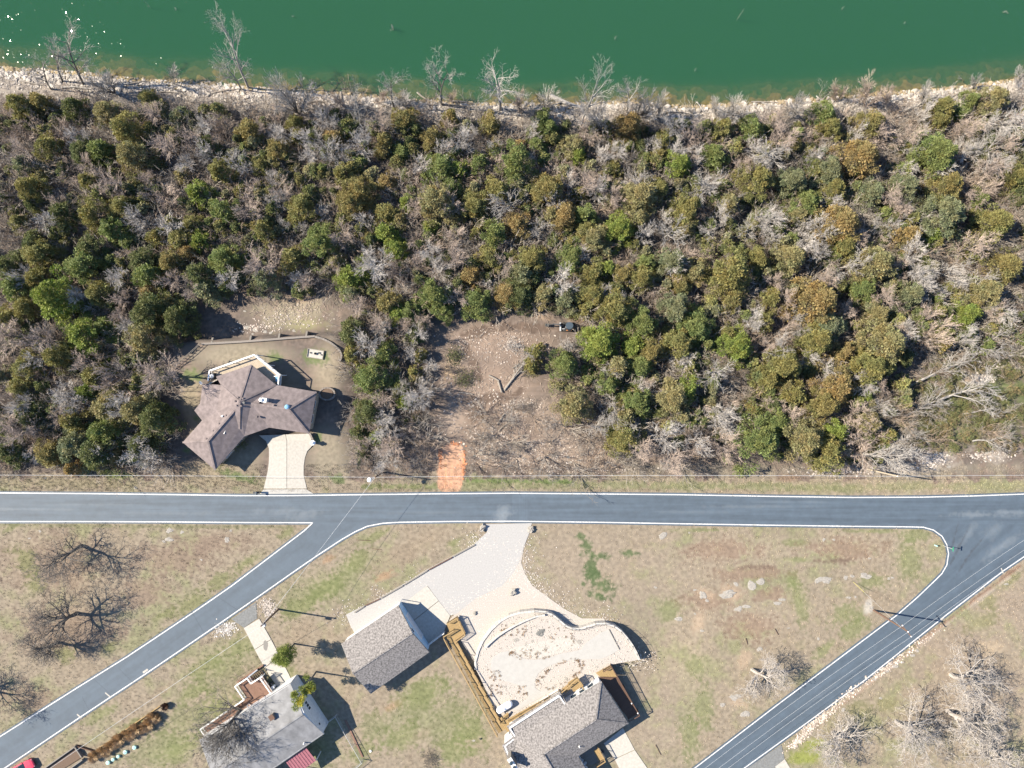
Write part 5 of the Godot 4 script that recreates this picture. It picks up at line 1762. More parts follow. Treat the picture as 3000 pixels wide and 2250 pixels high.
func make_boulders() -> void:
	rng.seed = 15
	var st := []
	for k in 6:
		st.append(stone_mesh(40 + k, 0.55))
	var put := func(called: String, q: Array, place: String, up: float, one: String, many: String, m: Material) -> void:
		var a: Vector3 = G(q[0], q[1]) if up < 0 else P(q[0], q[1], up)
		var s: float = q[2] / S * 0.8
		var o := MeshInstance3D.new()
		o.name = free_name(called)
		o.mesh = st[rng.randi() % 6]
		o.material_override = m
		add_child(o)
		o.transform = Transform3D(Basis(Vector3.UP, rng.randf() * TAU).scaled(Vector3(s * rng.randf_range(0.9, 1.35), s * 0.34, s * rng.randf_range(0.6, 0.95))), a + Vector3(0, -s * 0.02, 0))
		tag(o, "", "rock", place)
		rank(place, o, q[0], one, many)
	for q in [[2133, 1740, 26], [2204, 1714, 18], [2230, 1703, 17], [2156, 1710, 10], [2279, 1768, 11], [2291, 1757, 10], [2398, 1700, 15], [2418, 1698, 20], [2478, 1692, 10], [2496, 1688, 11], [2536, 1688, 20], [2604, 1695, 8], [2614, 1692, 7], [2059, 1744, 16], [2072, 1760, 8], [2165, 1784, 14], [2185, 1776, 15], [2224, 1902, 14], [2398, 1871, 6], [2486, 1751, 8], [2506, 1749, 6], [2036, 1728, 7], [2150, 2044, 15], [2162, 2038, 12], [2181, 2092, 16], [2118, 2065, 12], [2443, 1581, 6], [2414, 1581, 8], [2547, 1636, 5], [2542, 1768, 10], [2552, 1784, 12], [2019, 1561, 5], [1940, 1570, 16], [1990, 1812, 14], [1920, 1721, 7], [2058, 1848, 7], [2036, 1798, 5], [2310, 1840, 5]]:
		put.call("boulder", q, "limestone boulders in the lawn", -1.0, "pale limestone boulder in the dry lawn", "pale boulders in the lawn beside the eastern branch", M.stone)
	for q in [[2624, 1952, 14], [2640, 1940, 9], [2674, 1920, 8], [2687, 1907, 9], [2719, 2042, 7], [2561, 1990, 9], [2600, 1965, 8], [2470, 2080, 9], [2948, 1711, 8], [2580, 2046, 6], [2860, 1740, 5]]:
		put.call("boulder", q, "rocks right of the eastern branch road", -1.0, "rock right of the eastern branch road", "rocks right of the eastern branch road", M.stone)
	for q in [[497, 1581, 16], [480, 1586, 8], [497, 1554, 12], [533, 1559, 7], [665, 1581, 13], [676, 1554, 5], [117, 1556, 6], [590, 1640, 6], [86, 1577, 5]]:
		put.call("boulder", q, "boulders in the western field", -1.0, "boulder in the field beside the western branch road", "boulders in the field left of the western branch road", M.stone)
	for q in [[725, 960, 11], [749, 969, 12], [777, 973, 10], [793, 975, 7], [861, 970, 7], [717, 912, 5], [702, 948, 4], [740, 980, 6], [805, 985, 5], [690, 965, 6], [760, 958, 5], [820, 960, 4], [780, 935, 4]]:
		put.call("boulder", q, "rocks below the retaining wall", -1.0, "rock below the timber retaining wall", "grey rocks on the slope below the timber retaining wall", M.stone)
	for q in [[1580, 1343, 9], [1408, 1318, 7], [1392, 1336, 5], [1420, 1350, 8], [1426, 1340, 6], [1665, 1340, 8], [1672, 1355, 7], [1690, 1372, 6], [1823, 1354, 7], [1950, 1360, 12], [1963, 1350, 9], [1945, 1372, 7], [1500, 1200, 6], [1520, 1195, 7], [1535, 1208, 8], [1548, 1185, 5], [1505, 1180, 4], [397, 1428, 8], [132, 1402, 6], [2432, 1364, 8], [2610, 1366, 9], [2570, 1385, 6], [2640, 1352, 8], [2460, 1400, 6], [2700, 1330, 7], [2740, 1345, 10], [2760, 1330, 8], [2780, 1368, 9], [2900, 1330, 18], [2920, 1340, 10], [2860, 1105, 10], [2880, 1120, 12], [2840, 1125, 8], [2905, 1100, 8], [2855, 1135, 6]]:
		put.call("rock", q, "rocks north of the main road", -1.0, "rock north of the main road", "rocks scattered north of the main road", M.stone if q[0] % 3 else M.stone_dark)
	for q in [[1583, 1853, 18], [1511, 1875, 10], [1696, 1880, 12], [1597, 1900, 9], [1542, 1889, 10], [1480, 2012, 6], [1493, 2015, 5], [1436, 2015, 6], [1660, 1990, 9], [1748, 1955, 6], [1560, 1880, 7], [1680, 1885, 7], [1388, 2170, 5]]:
		put.call("garden_rock", q, "rocks set in the gravel garden", TERR, "rock set in the gravel garden", "rocks set in the gravel garden", M.stone if q[0] != 1583 else M.stone_dark)
	for q in [[1414, 1545, 14, "left"], [1556, 1550, 12, "right"], [1504, 1733, 14, ""], [1391, 1796, 7, "a"]]:
		var a := P(q[0], q[1], 0.0)
		var o := MeshInstance3D.new()
		o.name = free_name("marker_stone")
		o.mesh = st[rng.randi() % 6]
		o.material_override = M.stone
		add_child(o)
		var s: float = q[2] / S
		o.transform = Transform3D(Basis(Vector3.UP, 0.4).scaled(Vector3(s * 0.7, s * 1.3, s)), a + Vector3(0, s * 0.3, 0))
		tag(o, {"left": "upright white stone at the left side of the gravel drive mouth", "right": "upright stone at the right side of the gravel drive mouth", "": "white boulder in the middle of the gravel bank", "a": "small white stone beside the ramp landing in gravel"}[q[3]], "stone")
	# loose stone: riprap beside the path, road edge rubble, clods by the clay ramp, rubble in the cleared plot
	var fields := [
		["riprap", [[655, 1845, 30, 20, 220], [672, 1835, 18, 10, 120]], "white riprap triangle left of the house path mouth", 0.38, 0.355, 0.33, 0.07, 0.17],
		["riprap", [[782, 1775, 24, 18, 260], [790, 1790, 18, 14, 120]], "white and brown riprap bed right of the house path mouth", 0.33, 0.29, 0.255, 0.07, 0.17],
		["rubble", [[2400, 2110, 60, 8, 300], [2345, 2165, 40, 10, 300], [2480, 2040, 60, 6, 150], [2600, 1955, 50, 6, 130], [2690, 1890, 60, 6, 90]], "pale rubble along the right edge of the eastern branch road", 0.42, 0.355, 0.30, 0.07, 0.2],
		["clay_clods", [[1290, 1335, 5, 22, 60], [1360, 1350, 5, 26, 80], [1335, 1300, 14, 4, 30], [1357, 1385, 3, 18, 40]], "orange clay clods along the sides of the clay ramp", 0.42, 0.18, 0.09, 0.06, 0.2],
		["field_stones", [[1530, 1190, 40, 20, 260], [1450, 1290, 90, 40, 320], [1450, 1010, 150, 40, 380], [1400, 1180, 120, 70, 300], [1640, 1330, 150, 40, 380], [860, 930, 90, 30, 260], [760, 960, 60, 14, 150], [1700, 1380, 150, 10, 160], [1480, 1350, 100, 24, 200]], "small loose stones strewn over the cleared plots", 0.40, 0.345, 0.30, 0.04, 0.17],
		["roadside_stones", [[2450, 1380, 110, 12, 240], [2600, 1370, 60, 12, 160], [2740, 1345, 40, 16, 260], [2870, 1110, 34, 14, 220], [2900, 1335, 60, 14, 180], [2960, 1075, 26, 10, 90]], "loose grey stones between the scrub and the main road", 0.36, 0.32, 0.285, 0.07, 0.22]]
	for f in fields:
		var tr := []
		var cols := []
		for q in f[1]:
			for k in q[4]:
				var a := G(q[0] + rng.randfn() * q[2] * 0.6, q[1] + rng.randfn() * q[3] * 0.6)
				if q[0] > 2300 and q[1] > 1800:
					a = P(q[0], q[1], 0) + Vector3(0.8, 0, -0.6) * rng.randfn() * q[2] / S * 0.6 + Vector3(0.6, 0, 0.8) * rng.randfn() * 0.35
					a.y = -0.03
				var s := rng.randf_range(f[6], f[7]) * (0.6 + 0.4 * rng.randf())
				tr.append(Transform3D(Basis(Vector3.UP, rng.randf() * TAU).scaled(Vector3(s, s * 0.9, s)), a + Vector3(0, s * 0.2, 0)))
				var v := rng.randf_range(0.4, 1.25)
				cols.append(Color(f[3] * v, f[4] * v, f[5] * v))
		scatter(f[0], st[1], tr, cols, M.plain, f[2], "stones")

# ---------------------------------------------------------------- poles and wires
func pole(label: String, base: Vector3, h: float, m: Material) -> Node3D:
	var t := thing("utility_pole", label, "pole", base, "utility poles along the roads")
	var mb := MB.new()
	mb.tube(base + Vector3(0, -0.3, 0), base + Vector3(0, h, 0), 0.17, 0.11, 10)
	part("shaft", mb, m, t)
	return t
func wire(label: String, a: Vector3, b: Vector3, sag: float, r := 0.022) -> void:
	var mb := MB.new()
	var n := 14
	for k in n:
		var t0 := k / float(n); var t1 := (k + 1) / float(n)
		mb.tube(a.lerp(b, t0) - Vector3(0, sag * 4 * t0 * (1 - t0), 0), a.lerp(b, t1) - Vector3(0, sag * 4 * t1 * (1 - t1), 0), r, r, 4, false)
	single("power_line", mb, M.wire, a.lerp(b, 0.5), label, "cable")
func insulator(t: Node3D, at: Vector3) -> void:
	var mb := MB.new()
	mb.lathe(at, Vector3.UP, [Vector2(0.03, 0), Vector2(0.08, 0.06), Vector2(0.05, 0.14), Vector2(0.08, 0.18), Vector2(0.001, 0.26)], 10)
	part("insulator", mb, M.white_paint, t)
func make_poles() -> void:
	var b1 := G(1123, 1382)
	var t := pole("wooden pole with a white street lamp beside the orange clay ramp", b1, 7.2, M.pole_wood)
	var mb := MB.new()
	mb.beam(b1 + Vector3(0, 6.7, 0), b1 + Vector3(-0.9, 7.15, 0.4), 0.09, 0.09)
	part("arm", mb, M.grey_metal, t)
	mb = MB.new()
	mb.lathe(b1 + Vector3(-0.95, 6.95, 0.42), Vector3.UP, [Vector2(0.12, 0), Vector2(0.34, 0.05), Vector2(0.36, 0.16), Vector2(0.2, 0.3), Vector2(0.001, 0.34)], 14)
	part("lamp_head", mb, M.white_paint, t)
	var b5 := G(2540, 1374)
	t = pole("pale wooden pole in the rubble verge below the scrub", b5, 9.4, M.pole_pale)
	insulator(t, b5 + Vector3(0, 9.4, 0))
	var b3 := P(816, 1785, 0)
	t = pole("dark pole with a lamp arm behind the riprap bed", b3, 8.4, M.pole_wood)
	mb = MB.new()
	mb.beam(b3 + Vector3(0, 7.9, 0), b3 + Vector3(0.5, 8.0, -0.1), 0.08, 0.08)
	part("arm", mb, M.grey_metal, t)
	mb = MB.new()
	mb.box(b3 + Vector3(0.1, 7.2, 0.25), Vector3(0.4, 0.6, 0.4))
	part("transformer", mb, M.grey_metal, t)
	var b2 := P(2560, 1788, 0)
	t = pole("tall brown pole with a crossarm leaning over the eastern branch road", b2, 10.2, M.pole_wood)
	t.set_meta("label", "tall brown pole with crossarm beside the eastern branch road")
	var ax := Vector3(0.62, 0, 0.78)
	mb = MB.new()
	mb.beam(b2 + Vector3(0, 9.9, 0) - ax * 1.2, b2 + Vector3(0, 9.9, 0) + ax * 1.2, 0.12, 0.12)
	part("crossarm", mb, M.pole_wood, t)
	for s in [-1.1, 0.05, 1.1]:
		insulator(t, b2 + ax * s + Vector3(0, 9.96 + (0.25 if absf(s) < 0.5 else 0.0), 0))
	# guy wire with its yellow guard
	var ga := P(2500, 1705, 0)
	mb = MB.new()
	mb.tube(ga, b2 + Vector3(0, 8.6, 0), 0.012, 0.012, 4, false)
	part("guy_wire", mb, M.wire, t)
	mb = MB.new()
	mb.col = Color(0.40, 0.36, 0.10)
	mb.tube(ga, ga.lerp(b2 + Vector3(0, 8.6, 0), 0.24), 0.03, 0.03, 6)
	part("guy_guard", mb, M.plain, t)
	var top1 := b1 + Vector3(0, 7.1, 0)
	var top5 := b5 + Vector3(0, 9.5, 0)
	var top3 := b3 + Vector3(0, 8.3, 0)
	var dirw := Vector3(-0.835, 0, 0.55)
	wire("cable running left along the main road from the lamp pole", top1, P(-400, 1391, 6.9), 0.6)
	wire("cable along the main road verge between lamp pole and pale pole", top1, top5, 1.6)
	wire("cable leaving the pale pole to the right along the verge", top5, P(3500, 1391, 9.4), 0.5)
	wire("cable crossing the road from the lamp pole to the dark pole", top1, top3, 0.5)
	wire("service cable from the dark pole down along the western branch road", top3, P(90, 2290, 7.5), 1.0)
	for q in [[-1.1, "upper"], [0.05, "middle"], [1.1, "lower"]]:
		var a: Vector3 = b2 + ax * q[0] + Vector3(0, 10.1 + (0.25 if q[0] == 0.05 else 0.0), 0)
		wire("%s of the three wires from the crossarm pole toward lower left" % q[1], a, a + Vector3(-0.80, 0, 0.60) * 62.0, 1.2, 0.012)
		wire("%s of the three wires from the crossarm pole toward upper right" % q[1], a, a + Vector3(0.83, 0, -0.56) * 40.0, 0.8, 0.012)

# ---------------------------------------------------------------- the cleared plot
func log_mesh(mb: MB, a: Vector3, b: Vector3, r0: float, r1: float, bend: float, n := 5) -> void:
	var side := (b - a).cross(Vector3.UP).normalized() * bend * rng.randf_range(-1, 1)
	var p := a
	for k in n:
		var t := (k + 1.0) / n
		var q := a.lerp(b, t) + side * sin(t * PI) + Vector3(0, bend * 0.3 * rng.randf(), 0)
		mb.tube(p, q, lerpf(r0, r1, float(k) / n), lerpf(r0, r1, t), 7, k == 0 or k == n - 1)
		p = q
func make_clearing() -> void:
	rng.seed = 16
	# compact excavator facing left
	var o := G(1664, 958)
	var ex := thing("excavator", "small excavator with dark canopy at the edge of the cleared plot", "excavator", o)
	for s in [[-0.62, 0], [0.62, 1]]:
		var mb := MB.new()
		var prof := [Vector2(-0.95, 0.12), Vector2(-0.78, 0.0), Vector2(0.78, 0.0), Vector2(0.95, 0.12), Vector2(0.98, 0.3), Vector2(0.8, 0.46), Vector2(-0.8, 0.46), Vector2(-0.98, 0.3)]
		for k in prof.size():
			var u: Vector2 = prof[k]; var w: Vector2 = prof[(k + 1) % prof.size()]
			var z0: float = s[0] - 0.16; var z1: float = s[0] + 0.16
			mb.quad(o + Vector3(u.x, u.y, z0), o + Vector3(w.x, w.y, z0), o + Vector3(w.x, w.y, z1), o + Vector3(u.x, u.y, z1))
			mb.tri(o + Vector3(0, 0.23, z0), o + Vector3(w.x, w.y, z0), o + Vector3(u.x, u.y, z0))
			mb.tri(o + Vector3(0, 0.23, z1), o + Vector3(u.x, u.y, z1), o + Vector3(w.x, w.y, z1))
		part("track", mb, M.rubber, ex)
	var m := MB.new(); m.box(o + Vector3(0, 0.36, 0), Vector3(1.2, 0.3, 0.95)); part("undercarriage", m, M.black_metal, ex)
	m = MB.new()
	m.box(o + Vector3(-1.42, 0.3, 0), Vector3(0.14, 0.5, 1.5)); m.box(o + Vector3(-1.36, 0.56, 0), Vector3(0.22, 0.05, 1.5))
	part("dozer_blade", m, M.grey_metal, ex)
	for s in [-0.35, 0.35]:
		m = MB.new(); m.beam(o + Vector3(-1.36, 0.34, s), o + Vector3(-0.5, 0.4, s), 0.1, 0.1); part("blade_arm", m, M.grey_metal, ex)
	m = MB.new()
	m.lathe(o + Vector3(0.2, 0.55, 0), Vector3.UP, [Vector2(0.001, 0), Vector2(0.74, 0), Vector2(0.78, 0.1), Vector2(0.76, 0.62), Vector2(0.6, 0.72), Vector2(0.001, 0.74)], 16)
	part("body", m, M.black_metal, ex)
	m = MB.new(); m.box(o + Vector3(0.1, 0.9, 0.66), Vector3(0.9, 0.5, 0.12)); part("side_panel", m, M.machine_orange, ex)
	m = MB.new(); m.box(o + Vector3(0.05, 1.32, -0.05), Vector3(0.5, 0.12, 0.5)); m.box(o + Vector3(0.28, 1.6, -0.05), Vector3(0.1, 0.5, 0.5)); part("seat", m, M.rubber, ex)
	for s in [[-0.45, -0.5], [0.55, -0.5], [0.55, 0.4], [-0.45, 0.4]]:
		m = MB.new(); m.tube(o + Vector3(s[0], 1.2, s[1]), o + Vector3(s[0], 2.35, s[1]), 0.035, 0.035, 6); part("canopy_post", m, M.black_metal, ex)
	m = MB.new()
	var cp := []
	for k in 16:
		cp.append(o + Vector3(0.06 + cos(TAU * k / 16) * 0.66, 2.44, -0.06 + sin(TAU * k / 16) * 0.60))
	m.poly(cp, 0.1)
	part("canopy", m, M.canvas_dark, ex)
	m = MB.new()
	m.beam(o + Vector3(-0.5, 0.85, -0.25), o + Vector3(-1.6, 2.0, -0.3), 0.22, 0.3); m.beam(o + Vector3(-1.55, 2.0, -0.3), o + Vector3(-2.7, 1.8, -0.35), 0.2, 0.26)
	part("boom", m, M.black_metal, ex)
	m = MB.new(); m.beam(o + Vector3(-2.6, 1.9, -0.35), o + Vector3(-3.5, 0.75, -0.3), 0.17, 0.22); part("stick", m, M.black_metal, ex)
	m = MB.new(); m.tube(o + Vector3(-0.9, 1.0, -0.2), o + Vector3(-1.9, 1.8, -0.25), 0.06, 0.045, 8); part("cylinder", m, M.grey_metal, ex)
	m = MB.new()
	m.box(o + Vector3(-3.75, 0.45, -0.3), Vector3(0.5, 0.12, 0.5), Basis(Vector3.FORWARD, 0.5)); m.box(o + Vector3(-3.5, 0.6, -0.3), Vector3(0.12, 0.5, 0.5), Basis(Vector3.FORWARD, 0.2))
	for k in 4:
		m.box(o + Vector3(-4.02, 0.28, -0.48 + k * 0.12), Vector3(0.18, 0.05, 0.05), Basis(Vector3.FORWARD, 0.5))
	part("bucket", m, M.stone_dark, ex)
	# felled trunks
	for q in [[1478, 1142, 1530, 1070, 0.22, 0.12, "thick pale felled trunk propped in the middle of the cleared plot", 0.5], [1432, 1100, 1462, 1116, 0.17, 0.14, "short sawn log beside the thick felled trunk", 0.1], [1460, 1118, 1470, 1150, 0.2, 0.12, "broken stump wood at the foot of the felled trunk", 0.2], [1457, 1243, 1478, 1212, 0.18, 0.12, "short split log beside the lower brush pile", 0.1], [1460, 1265, 1480, 1245, 0.14, 0.1, "thin pale log at the end of the lower brush pile", 0.1], [1345, 1150, 1385, 1155, 0.13, 0.1, "small log sticking out below the dark brush piles", 0.1], [1625, 1135, 1700, 1148, 0.12, 0.06, "grey fallen limb at the right edge of the cleared plot", 0.1], [1690, 1255, 1775, 1262, 0.11, 0.05, "long grey fallen pole in the scrub right of the clearing", 0.1], [1520, 1065, 1500, 1078, 0.1, 0.08, "short dark log below the white dead branches", 0.1], [1390, 780, 1425, 800, 0.14, 0.08, "broken trunk lying in the wood above the cleared plot", 0.1]]:
		var mb := MB.new()
		var a := G(q[0], q[1], 0.15)
		var b := G(q[2], q[3], 0.15 + q[7])
		log_mesh(mb, a, b, q[4], q[5], 0.12)
		var t := single("felled_log", mb, M.driftwood, a, q[6], "log")
		t.set_meta("group", "felled wood in the cleared plot")
	var dead := bare_proto(71, 6.0, 0.10, {"kids": [2, 2, 2, 2, 1], "angle": 0.75, "ratio": 0.55, "bend": 0.2, "up": 0.05, "first": 1, "thin": 0.014}, M.bark_pale, M.bark_pale, 3)
	var dd := stand(dead, "dead_tree", G(1482, 1138, 0.3), G(1572, 1015, 1.6), 6.0, 0.9)
	tag(dd, "white dead tree lying across the middle of the cleared plot", "tree")
	# heaps of cut brush
	var kind := 0
	for q in [[1332, 1045, 26, 34, "dark tall brush heap left of the bulldozed track"], [1362, 1112, 36, 34, "black-green brush heap beside the felled trunk"], [1493, 1226, 34, 22, "twiggy brush heap below the felled trunk"], [1560, 1085, 40, 30, "pale brush heap at the right edge of the cleared plot"], [1262, 2222, 24, 28, "brush heap on the lawn at the photo's bottom edge"], [1320, 1085, 26, 40, "straw-coloured brush heap left of the dark brush heaps"], [1505, 1015, 30, 20, "grey stick heap near the top of the cleared plot"], [1420, 1285, 30, 22, "brown twig heap above the orange clay ramp"], [1615, 1245, 40, 20, "long grey twig heap at the right of the cleared plot"], [1540, 1195, 36, 20, "pale debris heap among the stones of the cleared plot"], [1700, 1300, 44, 24, "wide brown brush heap right of the cleared plot"]]:
		var c := G(q[0], q[1])
		var bp := thing("brush_pile", q[4], "brush pile", c, "heaps of cut brush")
		var st := MB.new()
		for k in 170:
			var a := c + Vector3(rng.randfn() * q[2] / S * 0.5, 0, rng.randfn() * q[3] / S * 0.5)
			a.y = c.y + maxf(0.05, 0.9 * (1.0 - Vector2(a.x - c.x, a.z - c.z).length() / 2.0)) * rng.randf()
			var d := ball()
			d.y = d.y * 0.35 + 0.15
			var s := rng.randf_range(0.6, 1.25)
			st.col = Color(s, s, s)
			st.tube(a, a + d * rng.randf_range(0.5, 1.6), rng.randf_range(0.012, 0.035), 0.004, 4, false)
		part("sticks", st, [M.bark, M.bark, M.twigs, M.driftwood, M.bark, M.dry_grass, M.twigs, M.bark, M.twigs_grey, M.driftwood, M.twigs_brown][kind], bp)
		if kind in [0, 1, 3]:
			var lf := MB.new()
			for k in 520:
				var a := c + Vector3(rng.randfn() * q[2] / S * 0.45, 0, rng.randfn() * q[3] / S * 0.45)
				a.y = c.y + maxf(0.1, 0.95 * (1.0 - Vector2(a.x - c.x, a.z - c.z).length() / 2.0)) * rng.randf_range(0.3, 1.0)
				var g := ball(); g.y = absf(g.y) * 0.6
				var w := g.cross(ball()).normalized() * 0.06
				var s := rng.randf_range(0.5, 1.2)
				lf.col = Color(s, s, s)
				lf.tri(a - w, a + g * 0.32, a + w)
			part("cut_foliage", lf, M.leaf_d if kind < 2 else M.leaf_o, bp)
		kind += 1

# ---------------------------------------------------------------- small things
func make_small_things() -> void:
	rng.seed = 17
	make_car()
	# row of dry ornamental grass along the garden edge
	var z := [0.0, 1500.0, 2.212]
	var tf := MB.new()
	for k in 900:
		var a := rng.randf() * TAU
		var b := Vector3(cos(a), 0, sin(a)) * 0.35 * sqrt(rng.randf())
		var t := b + Vector3(cos(a), 0, sin(a)) * rng.randf_range(0.1, 0.62) + Vector3(0, rng.randf_range(0.5, 1.35), 0)
		var mid_ := b.lerp(t, 0.6) + Vector3(0, 0.2, 0)
		var s := Vector3(-sin(a), 0, cos(a)) * 0.028
		var v := rng.randf_range(0.55, 1.4)
		tf.col = Color(v, v * 0.97, v * 0.9)
		tf.tri(b - s, mid_ + s, b + s)
		tf.tri(b - s * 0.5, t, mid_ + s)
	var gm := tf.mesh()
	for k in 13:
		var t := k / 12.0
		var a := P(lerpf(620, 1030, t) / z[2], 1500 + lerpf(1575, 1320, t) / z[2], 0)
		var o := MeshInstance3D.new()
		o.name = free_name("dry_grass_clump")
		o.mesh = gm
		o.material_override = M.dry_grass
		add_child(o)
		o.transform = Transform3D(Basis(Vector3.UP, rng.randf() * TAU).scaled(Vector3(1, 0.8, 1) * rng.randf_range(1.0, 1.5)), a + Vector3(rng.randfn() * 0.2, 0, rng.randfn() * 0.2))
		tag(o, "", "ornamental grass", "row of dry ornamental grass")
		rank("og", o, a.x, "dry grass clump", "dry brown ornamental grass clumps in the garden row")
	var ob := MeshInstance3D.new()
	ob.name = "red_grass_clump"
	ob.mesh = gm
	ob.material_override = M.wood_red
	add_child(ob)
	ob.transform = Transform3D(Basis.from_scale(Vector3.ONE * 0.8), P(487, 2066, 0))
	tag(ob, "reddish shrub at the upper end of the dry grass row", "shrub")
	# edging boards of the garden bed
	for q in [[590, 1565, 1040, 1255, "long timber edging board behind the dry grass row", "wood_new", 0.2], [500, 1515, 640, 1558, "dark timber shadow-side board joining the raised bed to the grass row", "wood_brown", 0.5]]:
		var mb := MB.new()
		mb.beam(P(q[0] / z[2], 1500 + q[1] / z[2], 0.15), P(q[2] / z[2], 1500 + q[3] / z[2], 0.15), 0.14, q[6])
		single("edging_board", mb, M[q[5]], P((q[0] + q[2]) * 0.5 / z[2], 1500 + (q[1] + q[3]) * 0.5 / z[2], 0), q[4] if q[6] < 0.4 else "dark timber board joining the raised bed to the grass row", "board")
	var bed := thing("raised_bed", "timber-framed raised bed with bare soil beside the red car", "raised bed", P(180, 2215, 0))
	for q in [[270, 1672, 492, 1515], [490, 1518, 535, 1585], [440, 1672, 540, 1600]]:
		var mb := MB.new()
		mb.beam(P(q[0] / z[2], 1500 + q[1] / z[2], 0.3), P(q[2] / z[2], 1500 + q[3] / z[2], 0.3), 0.18, 0.7)
		part("board", mb, M.wood_grey, bed)
	var sb := MB.new()
	sb.poly([P(130, 2250, 0.15), P(221, 2188, 0.15), P(240, 2218, 0.15), P(190, 2250, 0.15), P(160, 2270, 0.15)], 0.2)
	part("soil", sb, M.soil, bed)
	# teal lids over buried tanks
	for q in [[875, 1522, 0.33], [816, 1552, 0.34], [770, 1580, 0.27], [737, 1600, 0.28], [704, 1620, 0.33]]:
		var a := P(q[0] / z[2], 1500 + q[1] / z[2], 0)
		var t := thing("tank_lid", "", "lid", a, "round teal lids beside the grass row")
		rank("tl", t, q[0], "teal lid", "round teal tank lids beside the dry grass row")
		var mb := MB.new()
		mb.lathe(a, Vector3.UP, [Vector2(q[2] * 0.9, -0.1), Vector2(q[2] * 0.9, 0.22), Vector2(q[2], 0.23), Vector2(q[2], 0.3), Vector2(q[2] * 0.7, 0.34), Vector2(0.001, 0.35)], 18)
		part("lid", mb, M.teal_plastic, t)
		mb = MB.new()
		mb.box(a + Vector3(0, 0.37, 0), Vector3(q[2] * 0.8, 0.06, 0.06), Basis(Vector3.UP, q[0]))
		part("handle", mb, M.teal_plastic, t)
	# street sign at the east corner
	var sp := P(2763, 1598, 0)
	var sg := thing("street_sign", "street sign post with green name plates at the right road corner", "sign", sp)
	var sm := MB.new(); sm.tube(sp, sp + Vector3(0, 2.6, 0), 0.04, 0.04, 8); part("post", sm, M.grey_metal, sg)
	sm = MB.new(); sm.box(sp + Vector3(0, 2.5, 0), Vector3(0.75, 0.2, 0.02), Basis(Vector3.UP, 0.3)); part("plate", sm, M.sign_green, sg)
	sm = MB.new(); sm.box(sp + Vector3(0, 2.72, 0), Vector3(0.75, 0.2, 0.02), Basis(Vector3.UP, 1.5)); part("plate", sm, M.sign_green, sg)
	var np := P(2738, 1597, 0)
	sm = MB.new(); sm.box(np + Vector3(0, 0.4, 0), Vector3(0.1, 0.8, 0.2))
	single("utility_marker", sm, M.teal_plastic, np, "pale green utility marker in the lawn near the street sign", "marker")
	# kerb timbers along the gravel drive
	var kl := [[865, 212], [720, 292], [560, 378], [400, 476], [250, 562], [150, 610], [80, 655]]
	var kt := thing("drive_edging", "line of dark timbers along the gravel drive's left edge", "edging", P(1210, 1690, 0))
	for k in kl.size() - 1:
		var mb := MB.new()
		mb.beam(P(1000 + kl[k][0] / 2.212, 1500 + kl[k][1] / 2.212, 0.12), P(1000 + (kl[k + 1][0] + 6) / 2.212, 1500 + (kl[k + 1][1] - 4) / 2.212, 0.12), 0.16, 0.26)
		part("timber", mb, M.wood_brown if k % 3 == 1 else M.wood_grey, kt)
	# stakes and bits lying on the lawns
	for q in [[1043, 1582, 1085, 1584, 0.35, "bent grey pipe stake near the road bend"], [1090, 1608, 1116, 1610, 0.06, "short dark board lying on the lawn near the road bend"], [1920, 2182, 1936, 2212, 0.1, "thin pale stake on the lawn right of the side drive"], [2185, 1870, 2190, 1888, 0.1, "small dark twig pile in the dry lawn"], [2270, 1842, 2280, 1860, 0.1, "reddish branch lying in the dry lawn"]]:
		var mb := MB.new()
		mb.beam(P(q[0], q[1], q[4]), P(q[2], q[3], 0.06), 0.07, 0.07)
		single("stake", mb, M.wood_brown, P(q[0], q[1], 0), q[5], "stake")
	var stain := MB.new()
	stain.col = Color(0.16, 0.15, 0.14)
	var sp2 := []
	for k in 14:
		var a := TAU * k / 14.0
		sp2.append(P(778, 1891, 0.05) + Vector3(cos(a) * 0.42 * rng.randf_range(0.8, 1.15), 0.0, sin(a) * 0.85 * rng.randf_range(0.8, 1.15)))
	stain.poly(sp2)
	var sn := part("oil_stain", stain, M.plain, get_node("path"))
	sn.position.y = 0.0
	var lid := MB.new()
	var la := P(548, 2088, 0)
	lid.lathe(P(1085, 2200, 0), Vector3.UP, [Vector2(0.2, 0), Vector2(0.2, 0.1), Vector2(0.001, 0.12)], 12)
	single("valve_box", lid, M.white_paint, P(1085, 2200, 0), "small white valve box in the lawn left of the brush heap", "valve box")
	# two tall thin pines by the path
	make_pine("tall green pine overhanging the concrete path", P(862, 1886, 0), 8.6, 1.75, M.leaf_b, 41, [0.45, 0.55, 0.62, 0.70, 0.8, 0.9, 1.0])
	make_pine("tall yellowing pine leaning beside the white house gable", P(926, 1968, 0), 12.5, 1.45, M.leaf_y, 42, [0.38, 0.5, 0.72, 0.86, 1.0])
